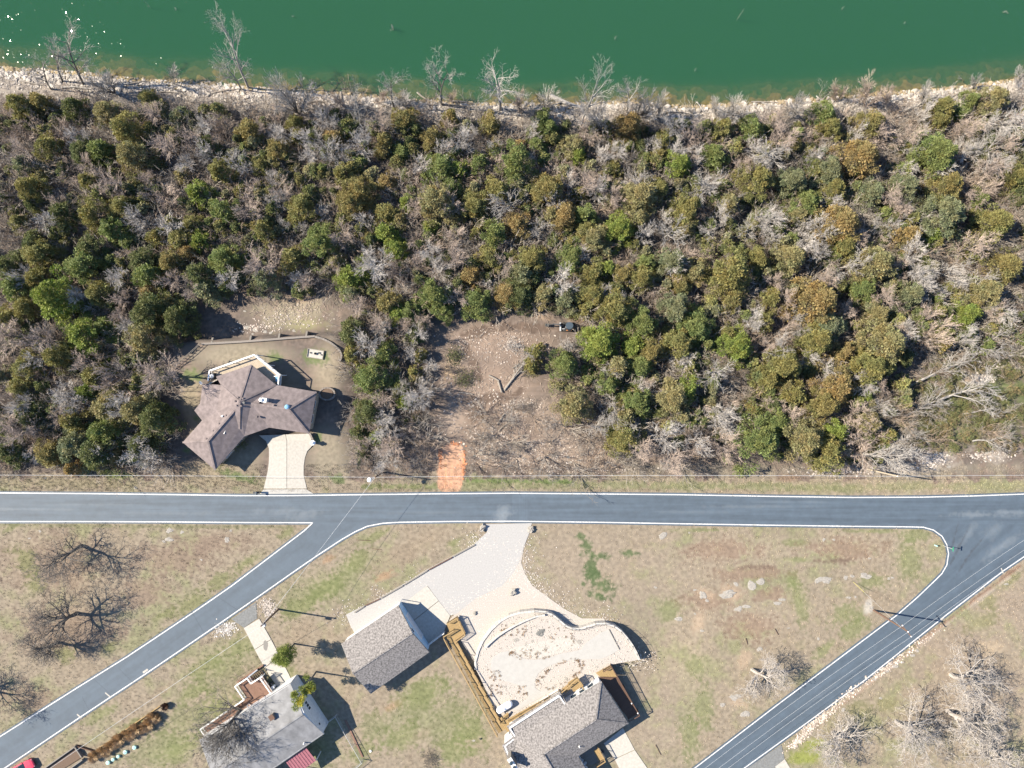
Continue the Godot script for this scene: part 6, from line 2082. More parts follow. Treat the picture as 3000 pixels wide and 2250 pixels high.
func make_pine(label: String, base: Vector3, h: float, r: float, m: Material, sd: int, tiers: Array) -> void:
	rng.seed = sd
	var t := thing("pine_tree", label, "tree", base, "tall pines by the path")
	var tk := MB.new()
	var cr := MB.new()
	var old := MB.new()
	tk.tube(base + Vector3(0, -0.3, 0), base + Vector3(0, h * 0.95, 0), 0.16, 0.05, 8)
	for q in tiers:
		for k in 4 if q < 0.95 else 3:
			var az := rng.randf() * TAU
			var d := Vector3(cos(az), 0.15, sin(az))
			var a: Vector3 = base + Vector3(0, h * q * 0.95, 0)
			var l: float = r * rng.randf_range(0.45, 1.0) * (1.15 - 0.4 * q)
			tk.tube(a - Vector3(0, 0.2, 0), a + d * l, 0.04, 0.015, 4, false)
			var c: Vector3 = a + d * l * 0.8
			for i in 260:
				var u := ball()
				var b: Vector3 = c + Vector3(u.x, u.y * 0.55, u.z) * rng.randf_range(0.2, 0.75) * r * 0.52
				var g := (u + ball() * 0.6).normalized()
				var w := g.cross(ball()).normalized() * 0.045
				var s := rng.randf_range(0.6, 1.3)
				var leafy := cr if m == M.leaf_b or k > 0 else old
				leafy.col = Color(s, s, s)
				leafy.tri(b - w, b + g * 0.24, b + w)
	part("trunk", tk, M.bark, t)
	part("crown", cr, M.leaf_b, t)
	if old.v.size():
		part("yellow_boughs", old, m, t)
func make_car() -> void:
	# axis from tail to nose along the verge
	var o := P(72, 2246, 0)
	var f := (P(118, 2222, 0) - o).normalized()
	var b := Basis(f, Vector3.UP, f.cross(Vector3.UP))
	var car := thing("parked_car", "red car parked nose-up at the photo's lower left corner", "car", o)
	var at := func(x: float, y: float, zz: float) -> Vector3: return o + b * Vector3(x, y, zz)
	# lower body: sections along the length (x, half width, sill, belt)
	var sec := [[-2.15, 0.62, 0.45, 0.78], [-2.05, 0.78, 0.30, 0.92], [-1.3, 0.86, 0.25, 0.98], [-0.4, 0.88, 0.25, 0.97], [0.6, 0.88, 0.25, 0.95], [1.1, 0.86, 0.25, 0.90], [1.75, 0.80, 0.28, 0.80], [2.05, 0.68, 0.32, 0.70], [2.18, 0.52, 0.42, 0.58]]
	var mb := MB.new()
	for k in sec.size() - 1:
		var s: Array = sec[k]; var t: Array = sec[k + 1]
		for q in [-1.0, 1.0]:
			mb.quad(at.call(s[0], s[2], q * s[1]), at.call(t[0], t[2], q * t[1]), at.call(t[0], t[3] - 0.12, q * t[1] * 1.02), at.call(s[0], s[3] - 0.12, q * s[1] * 1.02))
			mb.quad(at.call(s[0], s[3] - 0.12, q * s[1] * 1.02), at.call(t[0], t[3] - 0.12, q * t[1] * 1.02), at.call(t[0], t[3], q * t[1] * 0.86), at.call(s[0], s[3], q * s[1] * 0.86))
			mb.quad(at.call(s[0], s[3], q * s[1] * 0.86), at.call(t[0], t[3], q * t[1] * 0.86), at.call(t[0], t[3] + 0.03, 0), at.call(s[0], s[3] + 0.03, 0))
		mb.quad(at.call(s[0], s[2], -s[1]), at.call(s[0], s[2], s[1]), at.call(t[0], t[2], t[1]), at.call(t[0], t[2], -t[1]))
	for s in [sec[0], sec[-1]]:
		mb.quad(at.call(s[0], s[2], -s[1]), at.call(s[0], s[2], s[1]), at.call(s[0], s[3], s[1]), at.call(s[0], s[3], -s[1]))
	part("body", mb, M.car_red, car)
	mb = MB.new()
	var r0 := [[-1.05, 1.38, 0.62], [0.05, 1.42, 0.64]]
	mb.poly([at.call(-1.05, 1.38, -0.58), at.call(0.05, 1.41, -0.6), at.call(0.12, 1.40, 0), at.call(0.05, 1.41, 0.6), at.call(-1.05, 1.38, 0.58)], 0.06)
	part("roof_panel", mb, M.car_red, car)
	var gl := func(q: Array, called: String) -> void:
		var w := MB.new()
		w.quad(q[0], q[1], q[2], q[3])
		part(called, w, M.glass_dark, car)
	gl.call([at.call(0.1, 1.38, -0.58), at.call(0.1, 1.38, 0.58), at.call(0.85, 0.95, 0.72), at.call(0.85, 0.95, -0.72)], "windscreen")
	gl.call([at.call(-1.05, 1.35, -0.56), at.call(-1.05, 1.35, 0.56), at.call(-1.7, 0.98, 0.68), at.call(-1.7, 0.98, -0.68)], "rear_window")
	for q in [-1.0, 1.0]:
		gl.call([at.call(-1.05, 1.35, q * 0.58), at.call(0.08, 1.37, q * 0.6), at.call(0.82, 0.95, q * 0.76), at.call(-1.65, 0.97, q * 0.76)], "side_window")
		mb = MB.new(); mb.box(at.call(0.62, 1.0, q * 0.95), Vector3(0.14, 0.12, 0.2), b); part("mirror", mb, M.car_red, car)
		mb = MB.new(); mb.box(at.call(2.0, 0.6, q * 0.52), Vector3(0.22, 0.12, 0.3), b); part("headlight", mb, M.grey_metal, car)
		mb = MB.new(); mb.box(at.call(-2.12, 0.75, q * 0.52), Vector3(0.1, 0.14, 0.26), b); part("tail_light", mb, M.wood_red, car)
		for x in [-1.35, 1.35]:
			mb = MB.new()
			mb.lathe(at.call(x, 0.31, q * 0.72), b.z * q, [Vector2(0.18, -0.02), Vector2(0.31, 0.0), Vector2(0.31, 0.18), Vector2(0.2, 0.19)], 16)
			var wh := part("wheel", mb, M.rubber, car)
			mb = MB.new()
			mb.lathe(at.call(x, 0.31, q * 0.72), b.z * q, [Vector2(0.2, 0.185), Vector2(0.05, 0.17), Vector2(0.001, 0.18)], 12)
			part("rim", mb, M.grey_metal, wh)
	mb = MB.new(); mb.box(at.call(2.17, 0.42, 0), Vector3(0.12, 0.2, 1.25), b); part("bumper", mb, M.black_metal, car)

# ---------------------------------------------------------------- bare oaks in the fields
func make_field_trees() -> void:
	rng.seed = 18
	var oak := {"kids": [2, 2, 2, 2, 2], "angle": 0.95, "ratio": 0.70, "bend": 0.20, "up": 0.04, "first": 1, "thin": 0.015, "trunk": 0.52}
	var pr := []
	for k in 4:
		pr.append(bare_proto(81 + k, 9.0, 0.22, oak, M.bark, M.bark, 4))
	for k in 3:
		pr.append(bare_proto(91 + k, 9.0, 0.24, oak, M.twigs_grey, M.twigs_grey, 4))
	for q in [[238, 1598, 1.2, 0, "dark bare oak nearest the main road in the western field"], [225, 1797, 1.3, 1, "wide bare oak in the middle of the western field"], [168, 1882, 1.15, 2, "bare oak close to the western branch road"], [-60, 2018, 1.15, 3, "bare oak at the photo's left edge by the western branch road"], [2203, 1962, 1.1, 4, "bare oak on the lawn casting its shadow on the eastern branch road"], [2785, 1976, 1.3, 5, "pale bare oak highest of the group at the right edge"], [2776, 2081, 1.3, 6, "pale bare oak below the highest one at the right edge"], [2625, 2113, 1.3, 5, "pale bare oak in the middle of the lower right group"], [2440, 2146, 1.3, 4, "pale bare oak beside the bright green lawn patch"], [2868, 2190, 1.25, 6, "pale bare oak at the lower right corner"]]:
		var o := copy_of(pr[q[3]], "bare_oak", P(q[0], q[1], -0.05), rng.randf() * TAU, Vector3(1.3, 0.98, 1.3) * q[2])
		tag(o, q[4], "tree", "bare oaks in the fields")
	var hs := bare_proto(97, 11.0, 0.24, {"kids": [2, 2, 2, 2, 2], "angle": 0.80, "ratio": 0.72, "bend": 0.15, "up": 0.08, "first": 0, "thin": 0.017, "trunk": 0.55}, M.bark, M.bark, 4)
	var ho := copy_of(hs, "bare_tree", P(712, 2070, 0), 1.0, Vector3(1.55, 1.12, 1.55))
	tag(ho, "spreading bare tree whose branches hang over the white house roof", "tree")
	# shrubs in the lawn
	for q in [[2392, 2186, 0.35, "reddish round shrub on the bright green lawn patch"], [2190, 1862, 0.2, ""]]:
		if q[3] == "": continue
		var bp := bush_proto().duplicate(true)
		bp[1][2] = M.wood_red
		tag(copy_of(bp, "shrub", P(q[0], q[1], 0), 0.3, Vector3.ONE * q[2]), q[3], "shrub")

# ---------------------------------------------------------------- shore
func make_shore() -> void:
	rng.seed = 19
	var st := []
	for k in 3:
		st.append(stone_mesh(60 + k, 0.6))
	for v in 3:
		var tr := []
		var cols := []
		for k in 4200:
			var px := rng.randf_range(-60, 3060)
			var up := absf(rng.randfn()) * 26.0 - 8.0
			var wide: float = 1.0 if px < 900 or px > 1900 else 0.8
			var a := G(px, lerp_table(SHORE, px) + up * wide)
			var s := rng.randf_range(0.07, 0.26) * (1.0 + (1.2 if rng.randf() < 0.05 else 0.0))
			tr.append(Transform3D(Basis(Vector3.UP, rng.randf() * TAU) * Basis(Vector3.RIGHT, rng.randf_range(-0.5, 0.5)) * Basis.from_scale(Vector3(s, s * rng.randf_range(0.5, 1.0), s)), a + Vector3(0, s * 0.15, 0)))
			var b := rng.randf_range(0.6, 1.25)
			cols.append(Color(0.35 * b, 0.315 * b, 0.275 * b) if up > 1 or rng.randf() < 0.3 else Color(0.24 * b, 0.185 * b, 0.105 * b))
		scatter("shore_stones", st[v], tr, cols, M.plain, ["broken pale stones covering the lake shore", "flat pale slabs mixed through the lake shore", "angular pale stones along the water's edge"][v], "stones")
	# sticks washed up
	var tr := []
	var cols := []
	var sm := MB.new()
	sm.tube(Vector3(-0.5, 0, 0), Vector3(0, 0.04, 0.05), 0.03, 0.026, 4)
	sm.tube(Vector3(0, 0.04, 0.05), Vector3(0.5, 0, 0), 0.026, 0.008, 4)
	for k in 2600:
		var px := rng.randf_range(-60, 3060)
		var a := G(px, lerp_table(SHORE, px) + rng.randf_range(4, 75) * (0.6 + 0.4 * rng.randf()), 0.08)
		var s := rng.randf_range(0.5, 2.6)
		tr.append(Transform3D(Basis(Vector3.UP, rng.randfn() * 0.7) * Basis(Vector3.BACK, rng.randf_range(-0.25, 0.25)) * Basis.from_scale(Vector3(s, 1.2, 1.2)), a))
		var b := rng.randf_range(0.5, 1.3)
		cols.append(Color(0.33 * b, 0.29 * b, 0.26 * b))
	scatter("driftwood_sticks", sm.mesh(), tr, cols, M.plain, "grey driftwood sticks littering the rocky shore", "driftwood")
	# logs
	var logs := [[1612, 282, 1700, 318, 0.42, 0.36, 1], [1590, 318, 1650, 298, 0.22, 0.2, 0], [1295, 306, 1400, 314, 0.16, 0.1, 0], [1320, 298, 1385, 304, 0.18, 0.1, 0], [1470, 318, 1570, 332, 0.2, 0.1, 1], [1350, 322, 1470, 330, 0.14, 0.08, 0], [1222, 272, 1282, 306, 0.16, 0.09, 0], [1172, 292, 1215, 294, 0.14, 0.1, 0], [860, 310, 945, 322, 0.2, 0.12, 0], [820, 300, 905, 330, 0.17, 0.1, 1], [900, 305, 960, 300, 0.16, 0.09, 0], [620, 275, 700, 262, 0.14, 0.07, 0], [240, 245, 400, 250, 0.13, 0.06, 1], [180, 258, 260, 262, 0.16, 0.09, 1], [470, 270, 560, 285, 0.13, 0.07, 0], [375, 250, 440, 240, 0.12, 0.07, 0], [60, 238, 130, 250, 0.15, 0.08, 0], [560, 300, 640, 310, 0.13, 0.07, 0], [2200, 300, 2285, 302, 0.15, 0.1, 0], [2230, 302, 2310, 316, 0.13, 0.06, 1], [2366, 315, 2428, 288, 0.22, 0.12, 0], [2380, 322, 2400, 310, 0.14, 0.1, 0], [2390, 282, 2430, 308, 0.12, 0.06, 1], [2460, 300, 2482, 318, 0.12, 0.06, 1], [2775, 290, 2875, 252, 0.16, 0.07, 0], [2790, 282, 2850, 270, 0.13, 0.08, 0], [2878, 300, 2950, 270, 0.16, 0.1, 1], [2520, 290, 2560, 300, 0.11, 0.06, 1], [2040, 300, 2062, 330, 0.12, 0.07, 1], [1960, 330, 2020, 335, 0.12, 0.06, 0], [1860, 322, 1950, 332, 0.13, 0.06, 1], [1750, 320, 1810, 330, 0.12, 0.06, 0], [1000, 270, 1012, 330, 0.26, 0.12, 0], [1520, 335, 1560, 345, 0.14, 0.09, 1], [1130, 330, 1240, 362, 0.12, 0.06, 1], [1215, 345, 1250, 375, 0.12, 0.08, 1]]
	for q in logs:
		var mb := MB.new()
		var a := G(q[0], q[1], 0.2)
		log_mesh(mb, a, G(q[2], q[3], 0.22), q[4], q[5], 0.35)
		if q[4] > 0.15:
			for k in 3:
				var c := a.lerp(G(q[2], q[3], 0.25), rng.randf_range(0.3, 0.9))
				mb.tube(c, c + (ball() + Vector3(0, 0.6, 0)) * 0.7, 0.06, 0.015, 5, false)
		var o := single("driftwood_log", mb, M.bark_pale if q[6] else M.driftwood, a, "", "log", "driftwood logs on the shore")
		rank("logs" + ("p" if q[6] else "d"), o, q[0], "driftwood log", ("pale grey" if q[6] else "tan") + " driftwood logs stranded on the rocky shore")
	# trees at the water's edge
	var tall := {"kids": [2, 2, 2, 2, 1], "angle": 0.80, "ratio": 0.47, "bend": 0.16, "up": 0.10, "first": 1, "thin": 0.016, "trunk": 0.78}
	var pr := []
	for k in 4:
		pr.append(bare_proto(111 + k, 15.0, 0.24, tall, M.bark_pale if k % 2 == 0 else M.bark, M.bark_pale, 4))
	var fan := {"kids": [2, 2, 2, 2, 1], "angle": 0.5, "ratio": 0.62, "bend": 0.12, "up": 0.15, "first": 0, "thin": 0.018, "trunk": 0.5, "stems": 3}
	for k in 3:
		pr.append(bare_proto(121 + k, 8.0, 0.10, fan, M.bark, M.twigs, 3))
	pr.append(bare_proto(131, 8.0, 0.08, fan, M.twigs_brown, M.twigs_brown, 3))
	var list := [[728, 258, 655, 72, 0, 1.0, "tallest pale forked tree standing out over the lake"], [708, 262, 640, 150, 2, 0.7, "thin pale tree beside the tallest forked shore tree"], [877, 337, 812, 175, 4, 1.5, "wide fan-shaped grey tree on the left part of the shore"], [820, 350, 770, 250, 3, 0.6, "dark leaning shore tree left of the fan-shaped one"], [1055, 372, 1050, 163, 0, 0.7, "slim straight pale tree left of the middle shore"], [1158, 321, 1106, 221, 3, 0.8, "dark leaning shore tree with a bent pale top"], [1294, 307, 1271, 149, 1, 0.95, "dark-trunked shore tree with upswept pale limbs"], [1466, 323, 1440, 172, 2, 1.2, "broad white-limbed tree in the middle of the shore"], [1700, 384, 1714, 203, 0, 1.0, "crooked pale tree behind the forked driftwood log"], [1768, 389, 1764, 240, 5, 1.3, "grey many-stemmed tree right of the crooked pale tree"], [1836, 330, 1840, 204, 2, 0.75, "slim pale tree left of the shore's wide grey crown"], [1868, 340, 1882, 222, 6, 1.3, "wide grey crown at the shore above the rust cedar"], [1925, 345, 1945, 258, 4, 0.9, "small grey shore tree right of the wide grey crown"], [2149, 335, 2160, 238, 5, 1.1, "rounded twiggy shore tree on the right half"], [2325, 330, 2375, 216, 6, 0.9, "leaning fan-shaped tree on the right half of the shore"], [2533, 318, 2565, 232, 7, 1.3, "brownish twiggy bush standing at the right shore"], [2450, 300, 2470, 240, 7, 0.8, "small brown shore bush beside the right driftwood"], [2700, 300, 2720, 240, 4, 0.8, "small grey shore bush toward the right edge"], [2850, 262, 2862, 218, 5, 0.5, "small dead bush by the right-hand driftwood"], [2985, 240, 3005, 200, 4, 0.7, "grey twiggy bush at the far right shore"], [243, 246, 182, 105, 3, 1.0, "dark leaning tree over the glittering water, rightmost of three"], [183, 238, 115, 108, 3, 0.8, "dark leaning tree over the glittering water, middle of three"], [150, 262, 85, 165, 1, 0.7, "dark leaning tree over the glittering water, leftmost of three"], [335, 271, 300, 160, 6, 1.2, "twiggy shore tree right of the three leaning trees"], [510, 245, 495, 185, 4, 0.7, "small pale shore bush right of the twiggy tree"], [1530, 322, 1545, 245, 7, 0.9, "brown twiggy shore bush left of the forked log"], [1590, 318, 1600, 250, 5, 0.9, "grey shore bush just left of the forked log"], [1110, 300, 1100, 240, 7, 0.8, "brownish shore bush below the slim straight tree"], [1190, 300, 1185, 250, 5, 0.9, "grey twiggy shore bush below the bent-topped tree"], [1000, 305, 985, 235, 7, 0.9, "brown shore bush left of the slim straight tree"], [1330, 300, 1335, 262, 7, 0.6, "small brown shore bush right of the upswept tree"], [2095, 335, 2100, 285, 4, 0.7, "low grey bush left of the rounded shore tree"], [2610, 300, 2630, 245, 7, 0.9, "tan twiggy bush left of the white fallen crown"]]
	for q in list:
		var a := G(q[0], q[1])
		var h: float = (H - a.y) * (1.0 - (1125.0 - q[1]) / (1125.0 - q[3]))
		var top := P(q[2], q[3], a.y + h)
		var o := stand(pr[q[4]], "shore_tree", a, top, 17.5 if q[4] < 4 else 9.5, q[5] * 0.95)
		tag(o, q[6], "tree" if not "bush" in q[6] else "bush", "bare trees on the shore")
	# dead wood standing in the lake
	var snag := bare_proto(141, 2.2, 0.06, {"kids": [1, 2, 1, 1, 1], "angle": 0.7, "ratio": 0.6, "bend": 0.2, "up": 0.1, "first": 1, "thin": 0.012}, M.bark_pale, M.bark_pale, 2)
	for q in [[1152, 86, 1150, 66, 1.4, "forked dead snag in open water left of centre"], [2160, 56, 2185, 14, 0.5, "long white dead pole leaning out of the lake"], [441, 22, 412, -6, 0.45, "dark dead trunk rising from the lake at the top edge"], [516, 26, 512, 18, 0.8, "small stump tip breaking the lake surface near the dark trunk"], [1802, 112, 1800, 108, 0.7, "tiny stump tip in the lake right of centre"], [2036, 206, 2036, 200, 0.6, "small stump tip near the right shore water"], [2652, 68, 2654, 62, 0.6, "stump tip in the lake at the far right"], [2468, 24, 2469, 19, 0.6, "small dark stump tip near the top right"], [2942, 34, 2952, 28, 1.0, "short white stick floating at the top right"], [857, 48, 854, 40, 0.6, "faint stump tip in the lake left of centre"], [2820, 232, 2805, 215, 1.0, "crooked tan snag at the right shore water"]]:
		var a := P(q[0], q[1], WATER)
		var h: float = maxf(0.25, (H - a.y) * (1.0 - (1125.0 - q[1]) / (1125.0 - q[3])))
		var o := stand(snag, "lake_snag", a - Vector3(0, 0.2, 0), P(q[2], q[3], WATER + h), 2.2, q[4])
		tag(o, q[5], "snag", "dead wood in the lake")

# ---------------------------------------------------------------- wood
const CEDARS := "54,304,35,o;117,299,32,r;214,312,32,d;296,320,40,t;428,282,28,o;366,380,48,o;136,426,35,o;225,437,42,d;293,437,35,g;380,453,48,t;54,338,28,o;62,475,30,s;250,529,28,o;84,554,42,o;353,602,40,o;174,622,38,d;271,630,42,o;572,562,38,b;529,508,22,t;556,657,30,o;325,673,38,g;41,646,28,o;456,690,25,o;520,331,25,s;725,380,38,r;806,434,40,r;760,480,32,o;863,358,26,o;977,402,30,n;1002,508,34,o;644,502,36,o;603,429,30,d;880,600,45,o;1029,592,42,r;652,616,36,g;771,673,34,o;923,681,30,g;758,546,18,o;945,494,20,g;1190,350,34,r;1320,342,24,r;1437,361,32,r;1127,413,32,r;1176,445,28,g;1263,405,42,r;1293,483,48,g;1342,494,30,b;1404,475,30,g;1510,475,46,g;1521,426,25,n;1589,345,26,g;1054,556,45,r;1125,527,28,n;1271,589,55,t;1323,556,30,g;1390,600,44,o;1127,622,36,o;1190,592,26,b;1461,556,36,o;1168,640,24,t;1255,665,24,b;1125,678,36,b;1513,657,40,n;1450,684,36,g;1570,418,28,g;1583,556,38,r;1842,364,44,n;1608,369,30,g;1687,424,36,t;1695,451,26,b;1939,413,30,o;1627,407,16,g;1994,475,42,b;1801,489,26,o;1614,556,44,r;1880,565,58,t;1934,548,40,o;1655,630,44,n;1711,630,38,g;1871,635,36,t;2015,611,52,o;1820,668,42,b;2010,665,30,t;1717,673,34,o;1617,624,24,t;1934,451,26,r;2088,445,30,g;2122,367,32,o;2418,337,34,g;2434,372,32,o;2550,367,46,r;2531,453,58,n;2100,461,36,g;2228,524,48,o;2325,527,46,s;2434,494,46,s;2564,562,42,s;2371,589,44,g;2474,649,62,n;2141,589,36,t;2450,548,40,o;2339,630,30,t;2320,697,26,g;2333,424,24,r;2203,380,34,g;2761,440,64,g;2766,310,34,o;2820,326,26,g;2923,285,42,t;2785,537,48,r;2647,543,44,s;2772,622,56,s;2932,651,52,o;2666,689,36,n;2734,690,30,b;2869,586,26,g;2850,290,26,g;2983,521,40,o;2750,353,30,o;16,780,40,d;108,742,48,o;250,720,40,d;233,777,50,g;407,761,42,d;488,764,40,r;550,734,26,n;431,804,38,g;578,802,38,d;103,813,36,o;38,834,38,g;152,872,60,b;282,862,42,o;431,856,34,n;428,910,58,d;488,894,30,t;515,935,48,d;230,975,50,b;293,956,32,g;423,997,44,t;68,900,40,o;16,935,35,o;163,1043,42,o;70,1070,38,o;363,704,28,g;515,696,36,o;583,704,30,b;90,718,34,d;646,756,46,g;682,758,26,o;850,753,38,o;939,712,46,g;985,764,28,t;1015,813,42,b;771,818,34,s;590,845,38,s;1023,975,36,d;1056,805,30,b;1271,862,48,g;1301,908,26,g;1130,889,36,r;1163,918,30,b;1195,916,34,g;1390,878,44,g;1483,859,40,n;1521,862,46,d;1589,864,34,t;1377,807,32,n;1434,750,36,o;1160,729,30,b;1127,1035,32,g;1556,758,44,o;1532,802,36,s;1572,1030,24,o;1211,1090,18,o;1674,756,44,g;1736,802,40,o;1780,786,30,b;1825,802,40,r;1880,813,40,o;1739,862,44,o;1806,908,50,o;1716,900,24,o;1727,985,30,b;1760,1005,56,b;1852,1016,36,b;1885,943,44,g;1983,900,48,s;2042,962,50,g;1988,1000,50,o;1907,1030,40,r;1996,837,40,r;1969,767,44,s;2037,796,34,t;1893,769,30,g;1656,1066,42,g;1880,1073,40,g;1812,1070,36,t;1739,699,44,t;1657,875,36,s;2401,880,60,n;2136,802,60,o;2217,758,40,o;2323,756,48,t;2149,880,36,r;2100,908,24,s;2163,1016,46,b;2130,973,26,o;2258,875,34,o;2428,956,52,s;2393,997,50,o;2474,1035,36,n;2298,1073,52,o;2578,916,40,t;2529,848,40,g;2236,935,30,o;2475,723,40,o;2570,767,54,t;2671,862,40,s;2600,1003,58,t;2552,1073,54,o;2834,921,40,b;2752,875,24,g;2964,780,52,r;2888,850,46,t;2611,1073,26,o;47,1137,34,o;265,1100,34,o;250,1147,30,b;303,1194,50,t;388,1203,44,t;449,1227,50,d;213,1236,36,o;307,1260,46,g;213,1298,48,s;132,1331,44,r;265,1331,54,d;336,1336,28,n;80,1227,34,d;19,1322,34,d;407,1307,40,d;208,1373,22,n;1080,1104,50,g;1213,1099,20,t;1080,1203,40,d;1165,1128,22,g;1184,1180,22,b;1047,1265,22,d;1099,1279,26,g;1028,1038,24,o;1680,1189,46,t;1784,1123,36,g;1864,1175,44,g;1831,1227,36,t;1826,1284,48,o;1973,1165,54,t;2010,1142,34,b;2030,1232,22,g;2250,1110,40,o;2303,1132,30,t;2326,1156,36,o;2449,1137,48,n;2416,1189,50,r;2236,1284,58,g;2208,1203,26,r;2359,1288,52,t;2449,1265,36,b;2426,1317,48,o;2534,1161,26,b;2544,1241,40,t;2279,1236,40,g;1030,860,26,s;1555,1070,20,o;2900,1010,24,g;1700,560,22,o;330,560,22,s;90,600,22,d;400,540,20,o;700,560,22,o"
const BARES := "60,360,40;140,372,40;230,395,32;60,440,36;180,490,36;330,530,42;440,560,46;480,430,42;540,470,36;40,530,36;160,590,32;460,650,46;440,330,42;560,400,40;700,480,36;900,440,38;1050,430,44;740,560,36;720,610,46;820,560,32;890,660,28;840,660,24;960,560,28;1030,650,26;1220,480,36;1300,450,36;1350,420,40;1440,480,34;1080,640,34;1340,690,34;1240,700,40;1560,460,32;1640,500,38;1760,440,46;1890,510,46;1980,430,46;1720,540,42;1750,570,36;2230,430,44;2360,410,32;2440,440,40;2120,640,34;2380,690,40;2080,670,34;2880,420,50;2950,330,50;2540,690,34;2900,530,46;20,980,50;120,1000,46;330,810,38;350,880,34;350,960,42;110,1030,40;750,770,48;870,800,40;980,790,34;1080,760,52;640,830,32;560,850,34;1040,900,42;1340,760,44;1270,770,40;1120,970,42;1210,980,32;1220,1045,30;1320,840,30;1480,780,34;1650,840,44;1990,750,42;1740,720,34;1840,880,30;2000,1060,40;2290,690,36;2270,830,34;2220,950,36;2430,1080,42;2600,870,42;2660,960,36;2760,960,52;150,1150,54;320,1110,54;450,1100,58;400,1300,46;420,1350,44;30,1240,40;100,1290,40;190,1220,36;1120,1170,36;1100,1290,38;1150,1305,42;1205,1275,32;1060,1330,36;1130,1240,38;1220,1180,34;1880,1310,46;1960,1290,52;1970,1350,44;2100,1200,34;2140,1210,46;2110,1310,54;2590,1310,62;2030,1290,40;1130,1335,36;2920,470,44;2850,380,40;630,360,34;780,330,30;960,350,36;1100,360,34;1560,390,26;1720,380,34;2000,370,46;2060,400,46;2270,360,40;2620,370,44;2680,400,40;2480,330,30;2960,420,40;60,1180,34;240,1060,36;1470,720,30;1420,830,26;2480,1180,30;2260,1180,30;2050,1180,34;1900,1120,26;1700,1100,30;2340,930,28;2870,720,44;2690,750,40;2940,900,40;2850,990,40"
const STARS := "1505,610,50,0;1575,668,38,1;2040,560,56,2;2222,480,58,3;2200,650,44,4;2620,640,54,5;2670,310,60,0;2830,480,60,1;2620,440,52,2;1940,705,52,3;2450,790,50,4;2720,790,60,5;2800,735,58,0;2780,850,54,1;2830,1010,58,2;2960,1030,66,3;2700,1110,70,4;2770,1160,64,5;2850,1195,46,0;2660,1262,26,1;2880,1272,38,2;2680,1200,44,3;2090,1090,54,4;2260,1040,46,5;1790,1175,46,0;1185,1150,32,1;1740,1255,40,2;2170,690,40,3;2370,685,42,4;2330,970,32,5;2500,1325,60,0;2545,685,32,1;1545,1045,30,2;1740,1130,24,3"
const LEAF_WORDS := {"o": "olive-green", "d": "dark green", "g": "mid-green", "b": "bright green", "r": "rust-tinged", "t": "tan-tinged", "s": "grey-green", "n": "orange-brown"}
func place_words(px: float, py: float) -> String:
	var row := "behind the rocky shore" if py < 430 else ("in the upper wood" if py < 650 else ("in the middle wood" if py < 900 else ("in the lower wood" if py < 1150 else "near the main road")))
	var col := "far left" if px < 600 else ("mid left" if px < 1200 else ("centre" if px < 1800 else ("mid right" if px < 2400 else "far right")))
	return row + ", " + col
func in_wood(px: float, py: float) -> bool:
	if py < lerp_table(SHORE, px) + 62.0: return false
	if px > 1560 and px < 1700 and py > 905 and py < 1010: return false
	if px < 500: return py < 1370
	if px < 1045: return py < 860 or (px > 985 and py < 900)
	if px < 1250: return py < 1330 - maxf(0.0, px - 1160.0) * 1.5
	if px < 1380 and py > 1280: return false
	if px < 1640: return py < 900
	if px < 2000: return py < 1300 and (px > 1760 or py < 1150)
	if px < 2650: return py < 1340
	return py < 1040
